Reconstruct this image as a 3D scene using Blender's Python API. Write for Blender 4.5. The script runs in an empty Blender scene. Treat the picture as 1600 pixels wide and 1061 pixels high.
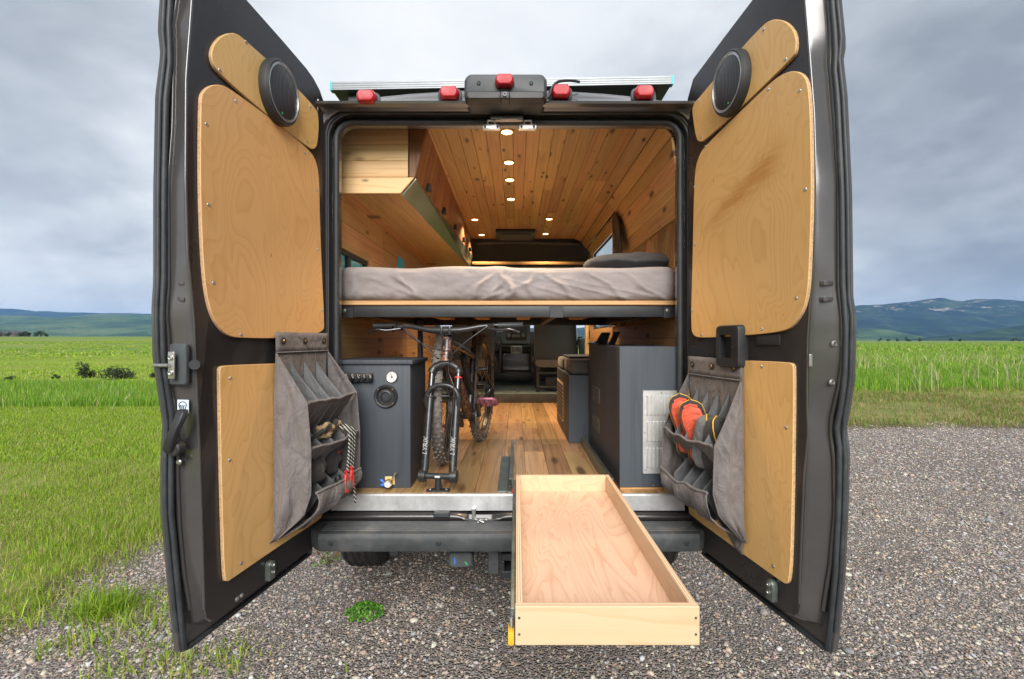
import bpy, bmesh, math, random
import numpy as np
from mathutils import Vector, Matrix, noise as mnoise

random.seed(7)
rng = np.random.default_rng(7)
SC = bpy.context.scene
COL = SC.collection
R = math.radians

# ------------------------------------------------------------------ camera, sky, sun, exposure
H, F, CX, CY = 1.36, 711.0, 807.0, 530.5       # eye height, focal length and vanishing point in photo pixels
cam_data = bpy.data.cameras.new("camera")
cam_data.sensor_width = 36.0
cam_data.lens = 16.0
cam_data.shift_x = -7.0 / 1600.0
cam_data.clip_start = 0.05
cam_data.clip_end = 40000.0
cam = bpy.data.objects.new("camera", cam_data)
COL.objects.link(cam)
cam.location = (0, 0, H)
cam.rotation_euler = (R(90), 0, 0)
SC.camera = cam

SUN_EL, SUN_AZ = 33.0, 177.0                    # azimuth clockwise from +Y
world = bpy.data.worlds.new("World")
SC.world = world
world.use_nodes = True
wt = world.node_tree
wt.nodes.clear()


class NT:
    """small helper round a node tree"""
    def __init__(s, tree):
        s.t = tree

    def n(s, typ, ins=None, **props):
        nd = s.t.nodes.new(typ)
        for k, v in props.items():
            setattr(nd, k, v)
        for k, v in (ins or {}).items():
            s.set(nd.inputs[k], v)
        return nd

    def set(s, sock, v):
        if isinstance(v, bpy.types.NodeSocket):
            s.t.links.new(v, sock)
        elif isinstance(v, bpy.types.Node):
            s.t.links.new(v.outputs[0], sock)
        else:
            if sock.type == 'RGBA' and len(v) == 3:
                v = (*v, 1)
            sock.default_value = v

    def math(s, op, a, b=0.0, c=0.0, clamp=False):
        nd = s.n('ShaderNodeMath', operation=op, use_clamp=clamp)
        s.set(nd.inputs[0], a); s.set(nd.inputs[1], b); s.set(nd.inputs[2], c)
        return nd.outputs[0]

    def vmath(s, op, a, b=(0, 0, 0)):
        nd = s.n('ShaderNodeVectorMath', operation=op)
        s.set(nd.inputs[0], a)
        if op == 'SCALE':
            s.set(nd.inputs[3], b)
        else:
            s.set(nd.inputs[1], b)
        return nd.outputs[0]

    def mix(s, fac, a, b, blend='MIX'):
        nd = s.n('ShaderNodeMix', data_type='RGBA', blend_type=blend, clamp_factor=True)
        s.set(nd.inputs[0], fac); s.set(nd.inputs[6], a); s.set(nd.inputs[7], b)
        return nd.outputs[2]

    def ss(s, x, a, b, lo=0.0, hi=1.0):
        nd = s.n('ShaderNodeMapRange', interpolation_type='SMOOTHSTEP')
        s.set(nd.inputs[0], x); s.set(nd.inputs[1], a); s.set(nd.inputs[2], b)
        s.set(nd.inputs[3], lo); s.set(nd.inputs[4], hi)
        return nd.outputs[0]

    def noise(s, vec, scale=1.0, detail=4.0, rough=0.5, dist=0.0, out=0):
        nd = s.n('ShaderNodeTexNoise', {'Scale': scale, 'Detail': detail, 'Roughness': rough, 'Distortion': dist})
        s.set(nd.inputs['Vector'], vec)
        return nd.outputs[out]

    def scale(s, vec, xyz, loc=(0, 0, 0)):
        nd = s.n('ShaderNodeMapping', {'Scale': xyz, 'Location': loc})
        s.set(nd.inputs[0], vec)
        return nd.outputs[0]

    def ramp(s, fac, stops):
        nd = s.n('ShaderNodeValToRGB')
        s.set(nd.inputs[0], fac)
        el = nd.color_ramp.elements
        while len(el) < len(stops):
            el.new(0.5)
        for e, (p, c) in zip(el, stops):
            e.position = p; e.color = (*c, 1)
        return nd.outputs[0]


w = NT(wt)
wtc = w.n('ShaderNodeTexCoord')
wdir = wtc.outputs['Generated']
wsep = w.n('ShaderNodeSeparateXYZ'); w.set(wsep.inputs[0], wdir)
dz = w.math('MAXIMUM', wsep.outputs[2], 0.0)
den = w.math('ADD', dz, 0.42)
flat = w.n('ShaderNodeCombineXYZ')
w.set(flat.inputs[0], w.math('DIVIDE', wsep.outputs[0], den))
w.set(flat.inputs[1], w.math('DIVIDE', wsep.outputs[1], den))
w.set(flat.inputs[2], w.math('MULTIPLY', wsep.outputs[2], 1.2))
fv = w.scale(flat.outputs[0], (1, 1, 1), (3.4, 1.7, 0))
c1 = w.noise(fv, 1.1, 5, 0.5, 0.2)
c2 = w.noise(fv, 4.2, 6, 0.55, 0.3)
cl = w.math('ADD', w.math('MULTIPLY', c1, 0.75), w.math('MULTIPLY', c2, 0.25))
# thinner, brighter cloud straight ahead over the van, heavier bank to both sides
glow = w.math('ABSOLUTE', w.math('ADD', w.math('DIVIDE', wsep.outputs[0], w.math('ADD', w.math('ABSOLUTE', wsep.outputs[1]), 0.2)), 0.10))
cl = w.math('ADD', cl, w.ss(glow, 0.1, 1.0, 0.075, -0.03))
cl = w.math('ADD', cl, w.ss(dz, 0.0, 0.22, 0.17, 0.0))
cl = w.math('ADD', cl, w.ss(wsep.outputs[0], -0.4, 0.8, 0.02, -0.10))
cloud = w.ramp(cl, [(0.33, (0.22, 0.245, 0.28)), (0.46, (0.38, 0.41, 0.45)), (0.56, (0.56, 0.585, 0.61)), (0.70, (0.68, 0.69, 0.70))])
sky = w.n('ShaderNodeTexSky', sky_type='NISHITA', sun_disc=False, sun_elevation=R(SUN_EL), sun_rotation=R(SUN_AZ))
skyc = w.vmath('SCALE', sky.outputs[0], 0.08)
wcol = w.mix(0.96, skyc, cloud)
bg = w.n('ShaderNodeBackground', {'Color': wcol, 'Strength': 0.45})
wo_ = w.n('ShaderNodeOutputWorld'); w.set(wo_.inputs[0], bg.outputs[0])

sun_data = bpy.data.lights.new("sun", 'SUN')
sun_data.energy = 1.5
sun_data.angle = R(40)
sun_data.color = (1.0, 0.965, 0.91)
sun = bpy.data.objects.new("sun", sun_data)
COL.objects.link(sun)
_sd = Vector((math.sin(R(SUN_AZ)) * math.cos(R(SUN_EL)), math.cos(R(SUN_AZ)) * math.cos(R(SUN_EL)), math.sin(R(SUN_EL))))
sun.rotation_euler = _sd.to_track_quat('Z', 'Y').to_euler()
sun.location = (0, -10, 20)

SC.view_settings.view_transform = 'Standard'
SC.view_settings.look = 'None'
SC.view_settings.exposure = 1.8
SC.view_settings.gamma = 1.0
SC.view_settings.use_curve_mapping = False
SC.render.engine = 'CYCLES'
SC.cycles.use_denoising = True
SC.cycles.max_bounces = 7
SC.cycles.diffuse_bounces = 4
SC.cycles.volume_bounces = 0
SC.cycles.caustics_reflective = False
SC.cycles.caustics_refractive = False


# ------------------------------------------------------------------ helpers
def P(px, py, Y):
    """point on the ray of a photo pixel at distance Y"""
    return Vector(((px - CX) / F * Y, Y, H - (py - CY) / F * Y))


def PX(px, Y):
    return (px - CX) / F * Y


def PZ(py, Y):
    return H - (py - CY) / F * Y


def ground_at(px, py):
    Y = H * F / (py - CY)
    return Vector(((px - CX) / F * Y, Y, 0))


WO = {}                                          # world origin of every object


class MB:
    """collects faces; build() links them as one mesh object"""
    def __init__(s):
        s.v, s.f = [], []

    def add(s, vs, fs):
        o = len(s.v)
        s.v += [Vector(p) for p in vs]
        s.f += [tuple(i + o for i in f) for f in fs]
        return s

    def box(s, x0, x1, y0, y1, z0, z1):
        return s.add([(x0, y0, z0), (x1, y0, z0), (x1, y1, z0), (x0, y1, z0), (x0, y0, z1), (x1, y0, z1), (x1, y1, z1), (x0, y1, z1)],
                     [(0, 3, 2, 1), (4, 5, 6, 7), (0, 1, 5, 4), (1, 2, 6, 5), (2, 3, 7, 6), (3, 0, 4, 7)])

    def hexa(s, a, b):
        """two quads (4 points each, same winding) joined"""
        return s.add(list(a) + list(b), [(0, 1, 2, 3), (7, 6, 5, 4), (0, 4, 5, 1), (1, 5, 6, 2), (2, 6, 7, 3), (3, 7, 4, 0)])

    def loft(s, rings, closed=True, cap0=True, cap1=True):
        n = len(rings[0]); o = len(s.v)
        for r in rings:
            s.v += [Vector(p) for p in r]
        m = n if closed else n - 1
        for k in range(len(rings) - 1):
            for i in range(m):
                j = (i + 1) % n
                s.f.append((o + k * n + i, o + k * n + j, o + (k + 1) * n + j, o + (k + 1) * n + i))
        if closed and cap0:
            s.f.append(tuple(o + i for i in reversed(range(n))))
        if closed and cap1:
            s.f.append(tuple(o + (len(rings) - 1) * n + i for i in range(n)))
        return s

    def tube(s, pts, r, n=10, closed=False):
        pts = [Vector(p) for p in pts]
        rs = r if isinstance(r, (list, tuple)) else [r] * len(pts)
        rings = []; prev = None
        for i, p in enumerate(pts):
            if closed:
                t = pts[(i + 1) % len(pts)] - pts[i - 1]
            else:
                t = (pts[min(i + 1, len(pts) - 1)] - pts[max(i - 1, 0)])
            t.normalize()
            if prev is None:
                a = Vector((0, 0, 1)) if abs(t.z) < 0.9 else Vector((1, 0, 0))
                prev = t.cross(a).normalized()
            prev = (prev - t * prev.dot(t)).normalized()
            b = t.cross(prev)
            rings.append([p + (prev * math.cos(2 * math.pi * k / n) + b * math.sin(2 * math.pi * k / n)) * rs[i] for k in range(n)])
        if closed:
            rings.append(rings[0])
            return s.loft(rings, True, False, False)
        return s.loft(rings)

    def lathe(s, prof, c=(0, 0, 0), axis=(0, 0, 1), n=24):
        """prof: (radius, height) along axis"""
        c = Vector(c); ax = Vector(axis).normalized()
        a = Vector((0, 0, 1)) if abs(ax.z) < 0.9 else Vector((1, 0, 0))
        e1 = ax.cross(a).normalized(); e2 = ax.cross(e1)
        rings = [[c + ax * h + (e1 * math.cos(2 * math.pi * k / n) + e2 * math.sin(2 * math.pi * k / n)) * max(r, 1e-5) for k in range(n)] for r, h in prof]
        return s.loft(rings)

    def prism(s, poly, d):
        """poly: 3d points; d: vector or offset function to the other face"""
        poly = [Vector(p) for p in poly]
        d = Vector(d)
        return s.loft([poly, [p + d for p in poly]])

    def grid(s, fn, nu, nv):
        o = len(s.v)
        for j in range(nv + 1):
            for i in range(nu + 1):
                s.v.append(Vector(fn(i / nu, j / nv)))
        for j in range(nv):
            for i in range(nu):
                a = o + j * (nu + 1) + i
                s.f.append((a, a + 1, a + nu + 2, a + nu + 1))
        return s

    def build(s, name, mat, parent=None, smooth=35, bevel=0.0, seg=1, bang=40, solid=0.0, sub=0, center=True):
        lo = Vector((min(p.x for p in s.v), min(p.y for p in s.v), min(p.z for p in s.v)))
        hi = Vector((max(p.x for p in s.v), max(p.y for p in s.v), max(p.z for p in s.v)))
        c = (lo + hi) / 2
        if parent is None:
            c.z = lo.z
        if not center:
            c = Vector((0, 0, 0))
        me = bpy.data.meshes.new(name)
        me.from_pydata([p - c for p in s.v], [], s.f)
        bm = bmesh.new(); bm.from_mesh(me)
        bmesh.ops.recalc_face_normals(bm, faces=bm.faces)
        if bevel > 0:
            es = [e for e in bm.edges if len(e.link_faces) == 2 and e.calc_face_angle(0) > R(bang)]
            bmesh.ops.bevel(bm, geom=es, offset=bevel, segments=seg, profile=0.6, affect='EDGES', clamp_overlap=True)
        bm.to_mesh(me); bm.free()
        if smooth:
            me.shade_smooth()
            me.set_sharp_from_angle(angle=R(smooth))
        if mat:
            me.materials.append(mat)
        o = bpy.data.objects.new(name, me)
        COL.objects.link(o)
        place(o, c, parent)
        if solid:
            m = o.modifiers.new('solid', 'SOLIDIFY'); m.thickness = solid; m.offset = 0
        if sub:
            m = o.modifiers.new('sub', 'SUBSURF'); m.levels = sub; m.render_levels = sub
        return o


def place(o, c, parent=None):
    WO[o.name] = Vector(c)
    if parent is not None:
        o.parent = parent
        o.location = Vector(c) - WO[parent.name]
    else:
        o.location = c


def tag(o, label=None, cat=None, group=None, kind=None):
    if label: o['label'] = label
    if cat: o['category'] = cat
    if group: o['group'] = group
    if kind: o['kind'] = kind
    return o


def thing(name, loc, label, cat, group=None):
    o = bpy.data.objects.new(name, None)
    o.empty_display_size = 0.1
    COL.objects.link(o)
    place(o, Vector(loc), None)
    return tag(o, label, cat, group)


def copy_at(src, c, parent=None, rot=None, scale=None):
    o = src.copy()
    COL.objects.link(o)
    o.parent = None
    place(o, c, parent)
    if rot is not None:
        o.rotation_euler = rot
    if scale is not None:
        o.scale = scale
    return o


def copy_tree(root, c, rot=None, scale=None):
    r = root.copy(); COL.objects.link(r)
    place(r, c)
    if rot: r.rotation_euler = rot
    if scale: r.scale = scale
    for ch in list(root.children):
        k = ch.copy(); COL.objects.link(k); k.parent = r
        WO[k.name] = WO[ch.name]
        for g in list(ch.children):
            q = g.copy(); COL.objects.link(q); q.parent = k
    return r


def chaikin(pts, it=2, closed=True):
    pts = [Vector(p) for p in pts]
    for _ in range(it):
        out = []
        n = len(pts)
        for i in range(n if closed else n - 1):
            a, b = pts[i], pts[(i + 1) % n]
            out += [a * 0.75 + b * 0.25, a * 0.25 + b * 0.75]
        if not closed:
            out = [pts[0]] + out + [pts[-1]]
        pts = out
    return pts


def bez(pts, n=8):
    """Catmull-Rom through points"""
    pts = [Vector(p) for p in pts]
    out = []
    for i in range(len(pts) - 1):
        p0 = pts[max(i - 1, 0)]; p1 = pts[i]; p2 = pts[i + 1]; p3 = pts[min(i + 2, len(pts) - 1)]
        for k in range(n):
            t = k / n
            out.append(0.5 * ((2 * p1) + (p2 - p0) * t + (2 * p0 - 5 * p1 + 4 * p2 - p3) * t * t + (3 * p1 - p0 - 3 * p2 + p3) * t ** 3))
    out.append(pts[-1])
    return out


def nz(x, y=0.0, z=0.0):
    return mnoise.noise(Vector((x, y, z)))


# ------------------------------------------------------------------ materials
def new_mat(name):
    m = bpy.data.materials.new(name)
    m.use_nodes = True
    t = m.node_tree
    t.nodes.clear()
    k = NT(t)
    b = k.n('ShaderNodeBsdfPrincipled')
    o = k.n('ShaderNodeOutputMaterial')
    k.set(o.inputs[0], b.outputs[0])
    return m, k, b


def bump(k, b, h, strength=0.3, dist=0.002):
    nd = k.n('ShaderNodeBump', {'Strength': strength, 'Distance': dist})
    k.set(nd.inputs['Height'], h)
    k.set(b.inputs['Normal'], nd.outputs[0])


def paint(name, col, rough=0.45, metal=0.0, coat=0.0, var=0.25, scale=6.0, bumpy=0.0, bscale=180.0, dirt=None, spec=0.5):
    """plain surface with uneven tone, roughness and a little dirt"""
    m, k, b = new_mat(name)
    tc = k.n('ShaderNodeTexCoord').outputs['Object']
    oi = k.n('ShaderNodeObjectInfo').outputs['Random']
    v = k.vmath('ADD', tc, k.n('ShaderNodeCombineXYZ', {0: k.math('MULTIPLY', oi, 17.0), 1: oi, 2: oi}).outputs[0])
    n1 = k.noise(v, scale, 5, 0.6)
    n2 = k.noise(v, scale * 9, 4, 0.6)
    f = k.math('ADD', k.math('MULTIPLY', n1, 0.65), k.math('MULTIPLY', n2, 0.35))
    lo = tuple(c * (1 - var) for c in col); hi = tuple(min(1, c * (1 + var)) for c in col)
    c = k.mix(k.ss(f, 0.32, 0.68), lo, hi)
    if dirt:
        c = k.mix(k.math('MULTIPLY', k.ss(k.noise(v, scale * 1.6, 5, 0.55), 0.48, 0.85), dirt[3]), c, dirt[:3])
    k.set(b.inputs['Base Color'], c)
    k.set(b.inputs['Roughness'], k.ss(n1, 0.25, 0.75, max(0.03, rough - 0.05), min(1, rough + 0.06)))
    b.inputs['Metallic'].default_value = metal
    b.inputs['Specular IOR Level'].default_value = spec
    if coat:
        b.inputs['Coat Weight'].default_value = coat
        b.inputs['Coat Roughness'].default_value = 0.15
    if bumpy:
        bump(k, b, k.noise(v, bscale, 3, 0.6), bumpy)
    return m


def wood(name, light, dark, axis='Y', ring=9.0, sc=(11, 0.55), fine=0.5, knots=0.0, rough=0.5, rand=0.22, contrast=1.0, warp=0.7, flecks=0.0, knot_scale=(5.5, 1.6), coat=0.0, thin='Z', blot=0.8):
    """sawn or peeled wood; axis = direction of the grain in object space"""
    m, k, b = new_mat(name)
    tc = k.n('ShaderNodeTexCoord').outputs['Object']
    oi = k.n('ShaderNodeObjectInfo').outputs['Random']
    off = k.n('ShaderNodeCombineXYZ', {0: k.math('MULTIPLY', oi, 37.3), 1: k.math('MULTIPLY', oi, 91.7), 2: k.math('MULTIPLY', oi, 53.1)}).outputs[0]
    v = k.vmath('ADD', tc, off)
    ax = 'XYZ'.index(axis)

    def s3(a, g):
        return tuple(g if i == ax else a for i in range(3))
    th = 'XYZ'.index(thin)

    def s2(a, g):
        return tuple(0.0 if i == th else (g if i == ax else a) for i in range(3))
    vs = k.scale(v, s3(sc[0], sc[1]))
    n = k.noise(vs, 1.0, 2.5, 0.45, warp)
    fr = k.math('FRACT', k.math('MULTIPLY', n, ring))
    late = k.math('POWER', fr, 3.0)                 # slow rise, sharp drop: growth rings
    late = k.math('MULTIPLY', late, k.ss(fr, 0.93, 1.0, 1.0, 0.0))
    band = k.noise(k.scale(v, s3(sc[0] * 0.7, sc[1] * 0.8)), 1.0, 4, 0.55, 0.3)
    fg = k.noise(k.scale(v, s3(300, 5)), 1.0, 3, 0.65)
    fg2 = k.noise(k.scale(v, s3(70, 1.4)), 1.0, 4, 0.6)
    f = k.math('ADD', k.math('MULTIPLY', late, 0.55 * contrast), k.math('MULTIPLY', k.math('SUBTRACT', fg, 0.5), fine))
    f = k.math('ADD', f, k.math('MULTIPLY', k.math('SUBTRACT', fg2, 0.5), fine * 1.3))
    f = k.math('ADD', f, k.math('MULTIPLY', k.math('SUBTRACT', band, 0.5), blot * contrast))
    f = k.math('ADD', f, 0.22)
    c = k.mix(k.ss(f, 0.0, 0.85), light, dark)
    val = k.math('ADD', 1 - rand, k.math('MULTIPLY', oi, 2 * rand))
    hs = k.n('ShaderNodeHueSaturation', {'Hue': k.math('ADD', 0.49, k.math('MULTIPLY', k.math('FRACT', k.math('MULTIPLY', oi, 7.7)), 0.02)), 'Saturation': 1.0, 'Value': val, 'Color': c})
    c = hs.outputs[0]
    if knots:
        vo = k.n('ShaderNodeTexVoronoi', {'Scale': 1.0, 'Randomness': 1.0})
        k.set(vo.inputs['Vector'], k.vmath('ADD', k.scale(v, s2(knot_scale[0], knot_scale[1])), k.n('ShaderNodeCombineXYZ', {2: k.math('MULTIPLY', oi, 0.0)}).outputs[0]))
        pick = k.n('ShaderNodeSeparateColor'); k.set(pick.inputs[0], vo.outputs['Color'])
        r = k.math('ADD', 0.004, k.math('MULTIPLY', k.ss(pick.outputs[0], 0.0, 1.0), 0.29))
        kn = k.math('SUBTRACT', 1.0, k.ss(vo.outputs['Distance'], k.math('MULTIPLY', r, 0.35), r))
        c = k.mix(k.math('MULTIPLY', kn, knots), c, tuple(x * 0.22 for x in dark))
    if flecks:
        vo = k.n('ShaderNodeTexVoronoi', {'Scale': 1.0})
        k.set(vo.inputs['Vector'], k.scale(v, s2(55, 14)))
        pick = k.n('ShaderNodeSeparateColor'); k.set(pick.inputs[0], vo.outputs['Color'])
        kn = k.math('MULTIPLY', k.math('SUBTRACT', 1.0, k.ss(vo.outputs['Distance'], 0.03, 0.16)), k.ss(pick.outputs[1], 0.965, 0.985))
        c = k.mix(k.math('MULTIPLY', kn, flecks), c, tuple(x * 0.2 for x in dark))
    k.set(b.inputs['Base Color'], c)
    k.set(b.inputs['Roughness'], k.ss(fg, 0.2, 0.8, rough - 0.08, rough + 0.12))
    if coat:
        b.inputs['Coat Weight'].default_value = coat
        b.inputs['Coat Roughness'].default_value = 0.25
    bump(k, b, fg, 0.12, 0.001)
    return m


def cloth(name, col, var=0.18, weave=900.0, rough=0.9, bstr=0.25, crease=0.0):
    m, k, b = new_mat(name)
    tc = k.n('ShaderNodeTexCoord').outputs['Object']
    n1 = k.noise(tc, 5, 5, 0.6)
    w1 = k.noise(k.scale(tc, (weave, weave * 0.12, weave * 0.12)), 1, 2, 0.5)
    w2 = k.noise(k.scale(tc, (weave * 0.12, weave * 0.12, weave)), 1, 2, 0.5)
    wv = k.math('ADD', w1, w2)
    f = k.math('ADD', k.math('MULTIPLY', n1, 0.5), k.math('MULTIPLY', wv, 0.25))
    c = k.mix(k.ss(f, 0.3, 0.7), tuple(x * (1 - var) for x in col), tuple(x * (1 + var) for x in col))
    k.set(b.inputs['Base Color'], c)
    b.inputs['Roughness'].default_value = rough
    b.inputs['Sheen Weight'].default_value = 0.15
    hgt = k.math('ADD', k.math('MULTIPLY', wv, 0.4), k.noise(tc, 60, 4, 0.6))
    if crease:
        # sharp-ridged creases of two sizes
        r1 = k.math('ABSOLUTE', k.math('SUBTRACT', k.noise(k.scale(tc, (7, 7, 4)), 1.0, 3, 0.5, 0.8), 0.5))
        r2 = k.math('ABSOLUTE', k.math('SUBTRACT', k.noise(k.scale(tc, (17, 17, 11)), 1.0, 3, 0.5, 0.6), 0.5))
        hgt = k.math('SUBTRACT', hgt, k.math('MULTIPLY', k.math('ADD', k.math('MULTIPLY', k.ss(r1, 0.0, 0.12), -6.0), k.math('MULTIPLY', k.ss(r2, 0.0, 0.10), -2.2)), crease))
    bump(k, b, hgt, bstr, 0.003)
    return m


def emit(name, col, strength):
    m, k, b = new_mat(name)
    b.inputs['Base Color'].default_value = (*col, 1)
    b.inputs['Emission Color'].default_value = (*col, 1)
    b.inputs['Emission Strength'].default_value = strength
    return m


def glass(name, tint, rough=0.03, alpha=0.35):
    """thin tinted pane: partly see-through, glossy"""
    m = bpy.data.materials.new(name); m.use_nodes = True
    t = m.node_tree; t.nodes.clear(); k = NT(t)
    tr = k.n('ShaderNodeBsdfTransparent', {'Color': tint})
    gl = k.n('ShaderNodeBsdfGlossy', {'Color': (0.9, 0.95, 0.95), 'Roughness': rough})
    lw = k.n('ShaderNodeLayerWeight', {'Blend': 0.25})
    mx = k.n('ShaderNodeMixShader'); k.set(mx.inputs[0], k.math('MULTIPLY', lw.outputs[0], alpha * 2, clamp=True))
    k.set(mx.inputs[1], tr.outputs[0]); k.set(mx.inputs[2], gl.outputs[0])
    o = k.n('ShaderNodeOutputMaterial'); k.set(o.inputs[0], mx.outputs[0])
    return m


M = {}
M['body'] = paint('van_paint', (0.082, 0.078, 0.077), 0.20, 0.3, 0.9, 0.08, 3, dirt=(0.11, 0.10, 0.085, 0.10))
M['inner_steel'] = paint('door_inner_paint', (0.032, 0.029, 0.029), 0.30, 0.2, 0.35, 0.12, 4, dirt=(0.08, 0.07, 0.06, 0.15))
M['rubber'] = paint('rubber_seal', (0.030, 0.034, 0.038), 0.55, 0, 0, 0.3, 12, 0.2, 300, dirt=(0.12, 0.11, 0.10, 0.25))
M['black_plastic'] = paint('black_plastic', (0.022, 0.023, 0.025), 0.5, 0, 0, 0.25, 10, 0.25, 600)
M['grey_plastic'] = paint('dark_grey_plastic', (0.055, 0.062, 0.068), 0.55, 0, 0, 0.25, 6, 0.3, 500, dirt=(0.16, 0.15, 0.13, 0.4))
M['bumper'] = paint('bumper_plastic', (0.050, 0.056, 0.060), 0.6, 0, 0, 0.3, 5, 0.3, 400, dirt=(0.20, 0.19, 0.17, 0.5))
M['black_metal'] = paint('black_powder_coat', (0.030, 0.033, 0.037), 0.42, 0.2, 0, 0.2, 8, 0.15, 500)
M['black_paint'] = wood('black_painted_plywood', (0.058, 0.069, 0.085), (0.040, 0.048, 0.061), 'Z', 3, (9, 1.0), 0.5, 0, 0.55, 0.1, 0.8)
M['steel'] = paint('zinc_steel', (0.55, 0.55, 0.53), 0.32, 0.9, 0, 0.25, 30, dirt=(0.25, 0.2, 0.15, 0.3))
M['rail'] = paint('slide_rail_steel', (0.20, 0.23, 0.21), 0.38, 0.7, 0, 0.35, 14, dirt=(0.1, 0.09, 0.07, 0.5))
M['alu'] = paint('aluminium_threshold', (0.62, 0.63, 0.64), 0.36, 0.75, 0, 0.15, 7, 0.1, 300, dirt=(0.30, 0.28, 0.26, 0.2))
M['alu_frame'] = paint('aluminium_frame', (0.20, 0.215, 0.23), 0.4, 0.4, 0, 0.1, 5)
M['louvre'] = paint('bright_stainless_louvre', (0.78, 0.79, 0.78), 0.32, 0.55, 0, 0.1, 9)
M['ply_y'] = wood('birch_plywood', (0.84, 0.525, 0.200), (0.64, 0.35, 0.100), 'Z', 26, (2.6, 1.5), 0.14, 0, 0.42, 0.04, 0.5, 1.0, 0.9, coat=0.12, thin='X', blot=0.35)
def streaked(base):
    """the same birch with one dark mineral streak and a tight knot"""
    m = base.copy(); m.name = 'birch_plywood_streaked'
    k = NT(m.node_tree)
    b = [n for n in m.node_tree.nodes if n.type == 'BSDF_PRINCIPLED'][0]
    src = b.inputs['Base Color'].links[0].from_socket
    tc = k.n('ShaderNodeTexCoord').outputs['Object']
    sp = k.n('ShaderNodeSeparateXYZ'); k.set(sp.inputs[0], tc)
    Yc, Zc = sp.outputs[1], sp.outputs[2]
    nn = k.math('MULTIPLY', k.math('SUBTRACT', k.noise(k.scale(tc, (3, 3, 3)), 1.0, 4, 0.6), 0.5), 0.16)
    line = k.math('ADD', k.math('SUBTRACT', Zc, k.math('ADD', k.math('MULTIPLY', Yc, -0.42), 0.10)), nn)
    along = k.math('MULTIPLY', k.ss(Yc, -0.26, -0.12), k.math('SUBTRACT', 1.0, k.ss(Yc, 0.05, 0.24)))
    mk = k.math('MULTIPLY', k.math('SUBTRACT', 1.0, k.ss(k.math('ABSOLUTE', line), 0.0, 0.085)), along)
    mk = k.math('MULTIPLY', mk, k.ss(k.noise(k.scale(tc, (4, 6, 40)), 1.0, 4, 0.6), 0.25, 0.6))
    k.set(b.inputs['Base Color'], k.mix(k.math('MULTIPLY', mk, 0.72), src, (0.50, 0.21, 0.04)))
    return m


M['ply_streak'] = streaked(M['ply_y'])
M['ply_edge'] = wood('plywood_edge', (0.62, 0.43, 0.24), (0.30, 0.18, 0.09), 'Y', 4, (160, 3), 0.3, 0, 0.6, 0.05, 1.0, 0.2)
M['tray'] = wood('pale_birch_tray', (0.63, 0.475, 0.32), (0.54, 0.365, 0.22), 'Y', 8, (5, 0.9), 0.25, 0, 0.5, 0.04, 0.6, 0.6, 0.5)
M['tray_bed'] = wood('pinkish_tray_bottom', (0.70, 0.49, 0.35), (0.56, 0.34, 0.225), 'Y', 22, (4.5, 1.1), 0.35, 0, 0.5, 0.04, 0.85, 0.9, 0.4, blot=0.6)
M['cedar'] = wood('knotty_cedar', (0.44, 0.25, 0.095), (0.25, 0.125, 0.040), 'Y', 8, (16, 0.35), 0.5, 0.95, 0.5, 0.2, 0.6, 0.35, knot_scale=(16, 6.0))
M['cedar_side'] = wood('knotty_cedar_wall', (0.50, 0.29, 0.115), (0.30, 0.145, 0.05), 'Y', 8, (16, 0.35), 0.5, 0.9, 0.5, 0.16, 0.6, 0.35, knot_scale=(13, 4.6), thin='X')
M['pine_x'] = wood('knotty_pine', (0.86, 0.60, 0.29), (0.66, 0.37, 0.13), 'X', 8, (18, 0.5), 0.25, 0.95, 0.48, 0.04, 0.7, 0.35, knot_scale=(9, 4.0), thin='Y')
M['cedar_z'] = wood('red_cedar_doors', (0.27, 0.115, 0.05), (0.15, 0.055, 0.024), 'Z', 7, (30, 0.4), 0.5, 0.3, 0.5, 0.16, 0.7, 0.3, thin='X')
M['chevron'] = wood('chevron_slats', (0.42, 0.24, 0.10), (0.22, 0.10, 0.035), 'Z', 5, (20, 2), 0.5, 0.3, 0.5, 0.38, thin='X')
M['floor'] = wood('hickory_floor', (0.52, 0.31, 0.138), (0.29, 0.15, 0.058), 'Y', 7, (12, 0.5), 0.4, 0.85, 0.34, 0.32, 0.9, 0.6, knot_scale=(9, 2.4), coat=0.25)
M['plat'] = wood('platform_ply', (0.60, 0.37, 0.16), (0.42, 0.22, 0.08), 'X', 4, (90, 1.2), 0.3, 0, 0.5, 0.05)
M['sheet'] = cloth('grey_cotton_sheet', (0.27, 0.238, 0.235), 0.08, 900.0, 0.9, 0.3, 0.22)
M['pillow'] = cloth('charcoal_pillowcase', (0.026, 0.028, 0.032), 0.12, 900.0, 0.85, 0.3, 0.3)
M['canvas'] = cloth('grey_canvas', (0.150, 0.132, 0.128), 0.16, 700, 0.8, 0.45, 0.7)
M['canvas_dark'] = cloth('grey_canvas_lining', (0.135, 0.138, 0.142), 0.14, 700, 0.8, 0.4, 0.5)
M['seat'] = cloth('grey_seat_cloth', (0.042, 0.055, 0.064), 0.12, 500)
M['cushion'] = cloth('brown_grey_cushion', (0.14, 0.13, 0.122), 0.12, 500)
M['tyre'] = paint('tyre_rubber', (0.026, 0.025, 0.024), 0.75, 0, 0, 0.3, 20, 0.3, 200, dirt=(0.16, 0.13, 0.10, 0.55))
M['bike_tyre'] = paint('dusty_bike_tyre', (0.16, 0.144, 0.128), 0.85, 0, 0, 0.3, 30, 0.3, 300, dirt=(0.22, 0.18, 0.14, 0.6))
M['bike_black'] = paint('bike_black', (0.025, 0.026, 0.029), 0.3, 0.1, 0.2, 0.25, 25, dirt=(0.2, 0.17, 0.13, 0.4))
M['stanchion'] = paint('fork_stanchion', (0.09, 0.09, 0.095), 0.16, 0.8, 0, 0.15, 10)
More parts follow.
